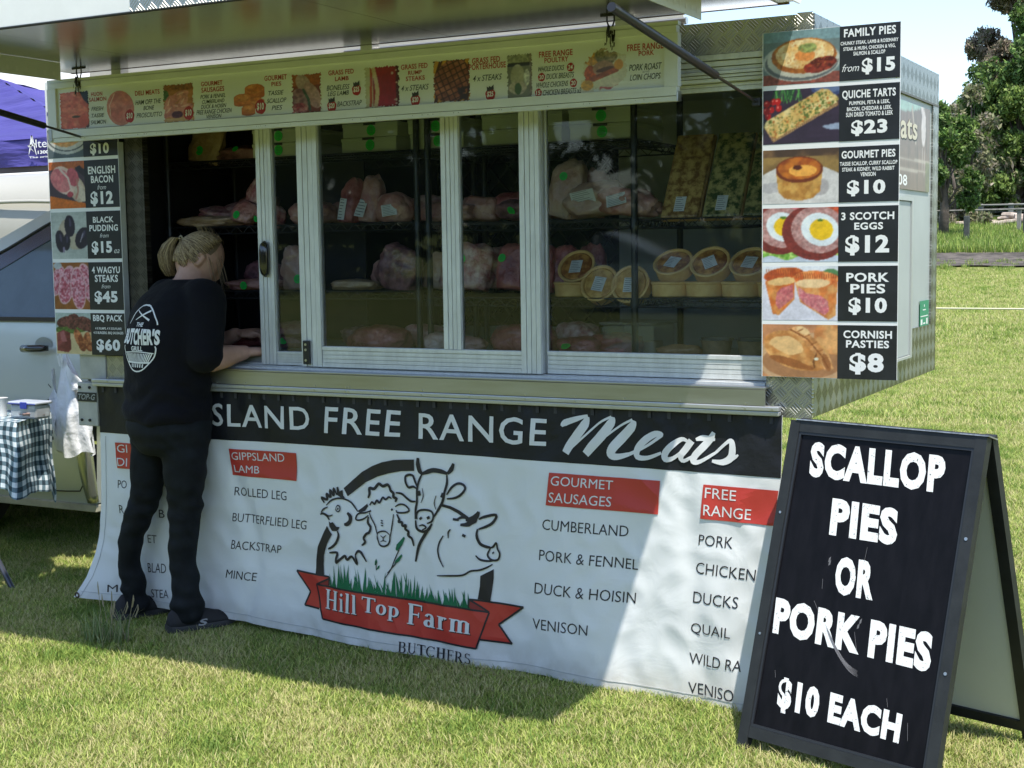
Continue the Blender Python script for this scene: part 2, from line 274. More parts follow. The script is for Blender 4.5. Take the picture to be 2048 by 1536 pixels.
BN_TEXT = [('SLAND', 'w', [(-3.6458, 0.9124), (-3.175, 0.9155), (-3.1781, 0.8254), (-3.6498, 0.8226)]), ('FREE', 'w', [(-3.0998, 0.9208), (-2.7594, 0.9193), (-2.7699, 0.823), (-3.1077, 0.8212)]), ('RANGE', 'w', [(-2.6876, 0.9154), (-2.1657, 0.9166), (-2.1716, 0.8209), (-2.6914, 0.8194)]), ('PO', 'k', [(-4.1854, 0.5672), (-4.1344, 0.5684), (-4.1363, 0.5348), (-4.1873, 0.5334)]), ('R', 'k', [(-4.1901, 0.4615), (-4.1624, 0.4614), (-4.1643, 0.4255), (-4.1921, 0.4254)]), ('B', 'k', [(-3.9553, 0.4623), (-3.9259, 0.4625), (-3.9275, 0.4292), (-3.957, 0.429)]), ('ET', 'k', [(-4.0312, 0.3501), (-3.977, 0.3526), (-3.9787, 0.3191), (-4.0329, 0.3164)]), ('BLAD', 'k', [(-4.0429, 0.2295), (-3.9344, 0.2376), (-3.9364, 0.1978), (-4.045, 0.1893)]), ('M', 'k', [(-4.2725, 0.1134), (-4.2244, 0.1162), (-4.2262, 0.0849), (-4.2743, 0.082)]), ('STEA', 'k', [(-4.035, 0.1186), (-3.9319, 0.1272), (-3.9337, 0.0914), (-4.0369, 0.0826)]), ('GI', 'w', [(-4.1703, 0.719), (-4.1124, 0.7211), (-4.1143, 0.6866), (-4.1722, 0.6855)]), ('DI', 'w', [(-4.1748, 0.6623), (-4.1183, 0.6635), (-4.1201, 0.63), (-4.1767, 0.6286)]), ('GIPPSLAND', 'w', [(-3.5631, 0.7224), (-3.3062, 0.7287), (-3.3074, 0.6971), (-3.5627, 0.6914)]), ('LAMB', 'w', [(-3.5585, 0.6701), (-3.4287, 0.6732), (-3.4298, 0.6445), (-3.5572, 0.6419)]), ('ROLLED LEG', 'k', [(-3.5606, 0.5822), (-3.3036, 0.5817), (-3.3049, 0.5466), (-3.5637, 0.5482)]), ('BUTTERFLIED LEG', 'k', [(-3.5709, 0.4785), (-3.2084, 0.4759), (-3.2153, 0.4398), (-3.5758, 0.4441)]), ('BACKSTRAP', 'k', [(-3.5842, 0.3678), (-3.3393, 0.3661), (-3.3455, 0.3334), (-3.59, 0.3317)]), ('MINCE', 'k', [(-3.6177, 0.2448), (-3.4683, 0.2443), (-3.4764, 0.2095), (-3.6278, 0.2094)]), ('GOURMET', 'w', [(-2.148, 0.7206), (-1.9177, 0.7186), (-1.9194, 0.6867), (-2.1516, 0.6878)]), ('SAUSAGES', 'w', [(-2.1566, 0.6634), (-1.9218, 0.6629), (-1.9251, 0.6294), (-2.1602, 0.6283)]), ('FREE', 'w', [(-1.5886, 0.718), (-1.4823, 0.7152), (-1.4837, 0.682), (-1.5901, 0.6844)]), ('RANGE', 'w', [(-1.5929, 0.6627), (-1.4319, 0.658), (-1.4339, 0.6235), (-1.5943, 0.627)]), ('CUMBERLAND', 'k', [(-2.183, 0.5675), (-1.8623, 0.5684), (-1.8641, 0.5316), (-2.1859, 0.5302)]), ('PORK & FENNEL', 'k', [(-2.1971, 0.459), (-1.8232, 0.459), (-1.8264, 0.4227), (-2.1992, 0.4215)]), ('DUCK & HOISIN', 'k', [(-2.213, 0.3424), (-1.8313, 0.3458), (-1.8345, 0.3078), (-2.2168, 0.303)]), ('VENISON', 'k', [(-2.2244, 0.2144), (-2.003, 0.218), (-2.0057, 0.1814), (-2.225, 0.1759)]), ('PORK', 'k', [(-1.6099, 0.5618), (-1.4918, 0.563), (-1.4945, 0.5247), (-1.6121, 0.5272)]), ('CHICKEN', 'k', [(-1.6185, 0.4697), (-1.4119, 0.4657), (-1.4152, 0.4288), (-1.6214, 0.4321)]), ('DUCKS', 'k', [(-1.6265, 0.3724), (-1.4682, 0.3713), (-1.4709, 0.3334), (-1.6287, 0.334)]), ('QUAIL', 'k', [(-1.6338, 0.2671), (-1.4929, 0.2676), (-1.495, 0.2268), (-1.6353, 0.2272)]), ('WILD RA', 'k', [(-1.639, 0.167), (-1.4522, 0.1645), (-1.4569, 0.1287), (-1.6391, 0.1291)]), ('VENISO', 'k', [(-1.6406, 0.0702), (-1.4775, 0.0663), (-1.4795, 0.0272), (-1.6393, 0.0324)])]
BN_SERIF = [('BUTCHERS', 'k', [(-2.7908, 0.0591), (-2.4826, 0.0524), (-2.4848, 0.0117), (-2.7933, 0.0185)]), ('Hill', 'w', [(-3.1217, 0.2228), (-2.9721, 0.2144), (-2.9766, 0.1393), (-3.1296, 0.1438)]), ('Top', 'w', [(-2.9478, 0.2138), (-2.7884, 0.2034), (-2.7932, 0.1313), (-2.9515, 0.1383)]), ('Farm', 'w', [(-2.7527, 0.2073), (-2.4799, 0.1898), (-2.4826, 0.1235), (-2.759, 0.1278)])]
BN_BOX = [[(-3.577, 0.7344), (-3.2448, 0.7361), (-3.2487, 0.6277), (-3.5687, 0.629)], [(-2.1573, 0.7313), (-1.7482, 0.729), (-1.7538, 0.6168), (-2.1713, 0.6169)], [(-1.5956, 0.7275), (-1.3424, 0.7248), (-1.3553, 0.612), (-1.6049, 0.6148)], [(-4.1793, 0.7269), (-3.9205, 0.7302), (-3.9257, 0.6253), (-4.1815, 0.6179)]]
BN_LEFT = [(0.9662, -4.2509), (0.7625, -4.2626), (0.5074, -4.2885), (0.3886, -4.3095), (0.2361, -4.3383), (0.1466, -4.3722), (0.0466, -4.436)]
BN_BOT = [(-4.436, 0.0466), (-4.2305, 0.0383), (-3.5643, 0.0333), (-3.1744, 0.0151), (-2.7647, 0.0093), (-2.4866, -0.0002), (-2.1821, 0.0086), (-1.8023, -0.0018), (-1.4831, -0.008), (-1.3309, -0.011)]
BN_BLACK = [(-4.2625, 0.7646), (-3.6846, 0.7669), (-3.3378, 0.771), (-2.6808, 0.7724), (-2.2896, 0.7693), (-1.798, 0.7674), (-1.3341, 0.7651)]
AF = {'BL': [-1.3577, -0.4019, 0.0], 'th': -0.29284166, 's': 0.28470546, 'h': 0.96530132, 'w': 0.63843423, 'L': 1.0064}
AF_TEXT = [('SCALLOP', [(0.0793, 0.947), (0.5216, 0.9447), (0.5301, 0.8364), (0.0897, 0.839)]), ('PIES', [(0.1829, 0.786), (0.4026, 0.7788), (0.412, 0.6723), (0.1907, 0.6742)]), ('OR', [(0.2279, 0.6181), (0.357, 0.6202), (0.3649, 0.5068), (0.2389, 0.5068)]), ('PORK PIES', [(0.0463, 0.4665), (0.5654, 0.4516), (0.5716, 0.3421), (0.0533, 0.3578)]), ('$10 EACH', [(0.1038, 0.2401), (0.5111, 0.2174), (0.5127, 0.1244), (0.1107, 0.1368)])]
LOGO_STROKES = [(0.0048031239830784245, [(-3.1073, 0.5454), (-3.0841, 0.5659), (-3.0538, 0.5762), (-3.024, 0.5764), (-2.9948, 0.5661), (-2.9769, 0.5489), (-2.9626, 0.5332)]), (0.0048031239830784245, [(-3.1347, 0.5151), (-3.1214, 0.53), (-3.0999, 0.5397)]), (0.004002603319232021, [(-3.1348, 0.512), (-3.1122, 0.5119), (-3.0935, 0.5058), (-3.0768, 0.5121)]), (0.006404165310771233, [(-3.1388, 0.5073), (-3.125, 0.5128), (-3.1048, 0.5062), (-3.094, 0.4901)]), (0.0032020826553856166, [(-3.061, 0.5395), (-3.0532, 0.5494), (-3.0429, 0.5458), (-3.0418, 0.5335), (-3.051, 0.5253), (-3.0597, 0.5309), (-3.061, 0.5395)]), (0.005603644646924829, [(-3.0535, 0.5388), (-3.0491, 0.5354)]), (0.011207289293849659, [(-3.0093, 0.5247), (-2.9964, 0.5133), (-2.9954, 0.496), (-3.0084, 0.4825), (-3.0233, 0.4801)]), (0.019212495932313698, [(-3.0853, 0.4814), (-3.0783, 0.4663), (-3.0613, 0.4583)]), (0.007204685974617637, [(-3.0563, 0.4512), (-3.0509, 0.4341), (-3.0629, 0.408), (-3.0823, 0.3888), (-3.1037, 0.3781)]), (0.007204685974617637, [(-3.0982, 0.3641), (-3.0605, 0.3675), (-3.0674, 0.3386), (-3.0654, 0.3294), (-3.0386, 0.3507), (-3.0249, 0.3582), (-3.0164, 0.3446), (-2.9937, 0.3592), (-2.9723, 0.3318), (-2.9772, 0.3657)]), (0.007204685974617637, [(-2.9772, 0.3657), (-2.9649, 0.3823), (-2.9489, 0.3775), (-2.9278, 0.3453)]), (0.007204685974617637, [(-2.9481, 0.4056), (-2.933, 0.4193), (-2.9384, 0.4343), (-2.9262, 0.4508), (-2.9136, 0.458), (-2.908, 0.477), (-2.9198, 0.4945), (-2.9156, 0.5165)]), (0.007204685974617637, [(-3.1161, 0.5542), (-3.129, 0.5733), (-3.1028, 0.5677), (-3.1058, 0.5893), (-3.0874, 0.5781), (-3.0903, 0.6048), (-3.0722, 0.5854), (-3.0736, 0.6121), (-3.0572, 0.5884)]), (0.008005206638464041, [(-2.9172, 0.5871), (-2.9094, 0.603), (-2.9088, 0.6246), (-2.8907, 0.6227), (-2.8721, 0.6423), (-2.8543, 0.6344), (-2.8326, 0.6419), (-2.8221, 0.6335), (-2.8174, 0.6216), (-2.8048, 0.6134), (-2.8038, 0.5982), (-2.7925, 0.593), (-2.7985, 0.5804)]), (0.005603644646924829, [(-2.9107, 0.5599), (-2.8994, 0.573), (-2.8887, 0.5658), (-2.8775, 0.5808), (-2.8669, 0.5723), (-2.854, 0.5928), (-2.8413, 0.5864), (-2.8252, 0.5967), (-2.8125, 0.5915)]), (0.004002603319232021, [(-2.9115, 0.5322), (-2.9012, 0.5083), (-2.8874, 0.4848), (-2.8796, 0.4547)]), (0.004002603319232021, [(-2.8069, 0.5341), (-2.8113, 0.5032), (-2.8155, 0.4784), (-2.8221, 0.4472)]), (0.004002603319232021, [(-2.8797, 0.4485), (-2.8736, 0.4613), (-2.8446, 0.4668), (-2.8219, 0.4534)]), (0.0048031239830784245, [(-2.8746, 0.4243), (-2.8677, 0.4138), (-2.8533, 0.4102), (-2.8351, 0.4167), (-2.8254, 0.4316), (-2.8234, 0.4533)]), (0.0048031239830784245, [(-2.8797, 0.4485), (-2.8779, 0.4364), (-2.8732, 0.4214)]), (0.0032020826553856166, [(-2.8652, 0.4497), (-2.8538, 0.4433), (-2.8413, 0.453)]), (0.0032020826553856166, [(-2.8538, 0.4433), (-2.8542, 0.431)]), (0.0032020826553856166, [(-2.8659, 0.4263), (-2.8542, 0.431), (-2.8398, 0.4285)]), (0.0048031239830784245, [(-2.9113, 0.5383), (-2.9297, 0.5308), (-2.9592, 0.5254), (-2.9708, 0.506), (-2.9599, 0.5006), (-2.9377, 0.5067), (-2.9154, 0.5226)]), (0.0048031239830784245, [(-2.799, 0.5621), (-2.781, 0.5725), (-2.7562, 0.5713), (-2.7368, 0.5546), (-2.7569, 0.544), (-2.7889, 0.5415), (-2.7958, 0.5501)]), (0.006404165310771233, [(-2.9113, 0.5396), (-2.9063, 0.5363)]), (0.006404165310771233, [(-2.8164, 0.5529), (-2.8108, 0.5484)]), (0.0032020826553856166, [(-2.8636, 0.5064), (-2.855, 0.5046)]), (0.0032020826553856166, [(-2.8639, 0.4978), (-2.8538, 0.4961)]), (0.0032020826553856166, [(-2.8627, 0.488), (-2.8541, 0.4875)]), (0.007204685974617637, [(-2.7926, 0.5352), (-2.7803, 0.5148), (-2.7848, 0.5084), (-2.7685, 0.5066), (-2.7667, 0.4946), (-2.751, 0.4971), (-2.7549, 0.4834), (-2.741, 0.4754), (-2.7435, 0.46), (-2.7275, 0.4492), (-2.7211, 0.4224)]), (0.006404165310771233, [(-2.794, 0.6153), (-2.7693, 0.6128), (-2.7484, 0.5991), (-2.7275, 0.5885), (-2.7064, 0.5901)]), (0.012808330621542467, [(-2.6941, 0.7502), (-2.6947, 0.7262), (-2.6883, 0.7026), (-2.6774, 0.693)]), (0.012808330621542467, [(-2.5459, 0.738), (-2.5552, 0.7167), (-2.5712, 0.6997)]), (0.012007809957696063, [(-2.6774, 0.693), (-2.6515, 0.703), (-2.6272, 0.7093), (-2.5963, 0.7065), (-2.5712, 0.6997)]), (0.006404165310771233, [(-2.6774, 0.693), (-2.6905, 0.6694), (-2.6998, 0.6327), (-2.7008, 0.5905), (-2.7072, 0.5598), (-2.7095, 0.5234)]), (0.007204685974617637, [(-2.574, 0.6948), (-2.5733, 0.6652), (-2.5822, 0.6348), (-2.5919, 0.5984), (-2.6098, 0.5672), (-2.6312, 0.5356)]), (0.006404165310771233, [(-2.6997, 0.6357), (-2.7156, 0.6437), (-2.7368, 0.6392), (-2.7484, 0.6566), (-2.7499, 0.6776), (-2.7356, 0.6858), (-2.7182, 0.6827), (-2.7082, 0.6622), (-2.6982, 0.6419)]), (0.006404165310771233, [(-2.5742, 0.6235), (-2.5532, 0.6517), (-2.5291, 0.6669), (-2.5069, 0.6636), (-2.4991, 0.6494), (-2.513, 0.6307), (-2.5404, 0.614), (-2.5746, 0.6086)]), (0.009606247966156849, [(-2.6929, 0.6302), (-2.6891, 0.6124)]), (0.009606247966156849, [(-2.5878, 0.6285), (-2.595, 0.6113)]), (0.0032020826553856166, [(-2.6773, 0.6403), (-2.6738, 0.6105), (-2.6842, 0.5857)]), (0.0032020826553856166, [(-2.619, 0.6173), (-2.6265, 0.5899), (-2.6201, 0.5664)]), (0.005603644646924829, [(-2.7025, 0.524), (-2.7041, 0.542), (-2.6933, 0.5561), (-2.6687, 0.5615), (-2.641, 0.5588), (-2.6311, 0.5416), (-2.6384, 0.5218), (-2.6595, 0.5123)]), (0.009606247966156849, [(-2.6897, 0.5322), (-2.6842, 0.5254)]), (0.009606247966156849, [(-2.6554, 0.5385), (-2.6507, 0.5292)]), (0.007204685974617637, [(-2.7082, 0.5205), (-2.7053, 0.4935), (-2.6916, 0.4825), (-2.6706, 0.4812), (-2.6516, 0.4918), (-2.6386, 0.5139)]), (0.0048031239830784245, [(-2.6946, 0.5004), (-2.6771, 0.5048), (-2.6633, 0.4969), (-2.681, 0.4864)]), (0.008805727302310445, [(-2.6387, 0.5109), (-2.6637, 0.4788), (-2.6854, 0.4467), (-2.7023, 0.4149), (-2.7148, 0.3652)]), (0.014409371949235274, [(-2.5014, 0.5368), (-2.4743, 0.5419), (-2.454, 0.5553), (-2.4437, 0.5708)]), (0.007204685974617637, [(-2.5387, 0.5338), (-2.5181, 0.5444), (-2.4945, 0.5415)]), (0.006404165310771233, [(-2.5522, 0.5357), (-2.5285, 0.5346)]), (0.011207289293849659, [(-2.5221, 0.5173), (-2.4882, 0.5218), (-2.4576, 0.5402)]), (0.007204685974617637, [(-2.4442, 0.5442), (-2.4206, 0.5549), (-2.3742, 0.5644), (-2.3878, 0.5369), (-2.4146, 0.5201), (-2.4448, 0.5088)]), (0.008005206638464041, [(-2.4482, 0.5097), (-2.452, 0.4845), (-2.4392, 0.456), (-2.4147, 0.4464), (-2.3994, 0.4465)]), (0.005603644646924829, [(-2.3994, 0.4448), (-2.3894, 0.4486), (-2.3746, 0.4646), (-2.3697, 0.4444), (-2.3601, 0.4277), (-2.367, 0.4064), (-2.387, 0.4005), (-2.4034, 0.406), (-2.4112, 0.4201), (-2.3994, 0.4448)]), (0.006404165310771233, [(-2.3911, 0.4296), (-2.3872, 0.4252)]), (0.005603644646924829, [(-2.4567, 0.413), (-2.4402, 0.3997), (-2.4136, 0.3962), (-2.3903, 0.3984)]), (0.0048031239830784245, [(-2.3905, 0.3865), (-2.414, 0.3725), (-2.4443, 0.3607), (-2.478, 0.3545), (-2.5122, 0.3362), (-2.567, 0.3279), (-2.6208, 0.3232)]), (0.0048031239830784245, [(-2.5926, 0.4727), (-2.609, 0.4473), (-2.6166, 0.4195), (-2.6103, 0.39), (-2.5924, 0.3573)]), (0.0048031239830784245, [(-2.5598, 0.4993), (-2.5704, 0.4865), (-2.5708, 0.4655)]), (0.007204685974617637, [(-2.5126, 0.4824), (-2.4992, 0.4776)]), (0.005603644646924829, [(-3.2698, 0.275), (-3.1073, 0.2686), (-3.1084, 0.2368)]), (0.005603644646924829, [(-3.2698, 0.275), (-3.2067, 0.1981), (-3.2357, 0.1425), (-3.1627, 0.1377)]), (0.005603644646924829, [(-3.1075, 0.2622), (-3.1709, 0.2324), (-3.1487, 0.099), (-2.4599, 0.0733), (-2.405, 0.2113), (-3.1709, 0.2324)]), (0.005603644646924829, [(-2.4888, 0.2189), (-2.4855, 0.2504), (-2.2617, 0.2483), (-2.3678, 0.1715), (-2.3148, 0.1078), (-2.4424, 0.109)]), (0.005603644646924829, [(-2.4855, 0.2492), (-2.405, 0.2113)]), (0.0032020826553856166, [(-2.8495, 0.2878), (-2.8195, 0.3308), (-2.7952, 0.3822), (-2.7742, 0.4208)]), (0.0032020826553856166, [(-2.838, 0.3106), (-2.8121, 0.3377), (-2.7916, 0.358)]), (0.0024015619915392123, [(-2.8848, 0.3184), (-2.8854, 0.3493)])]
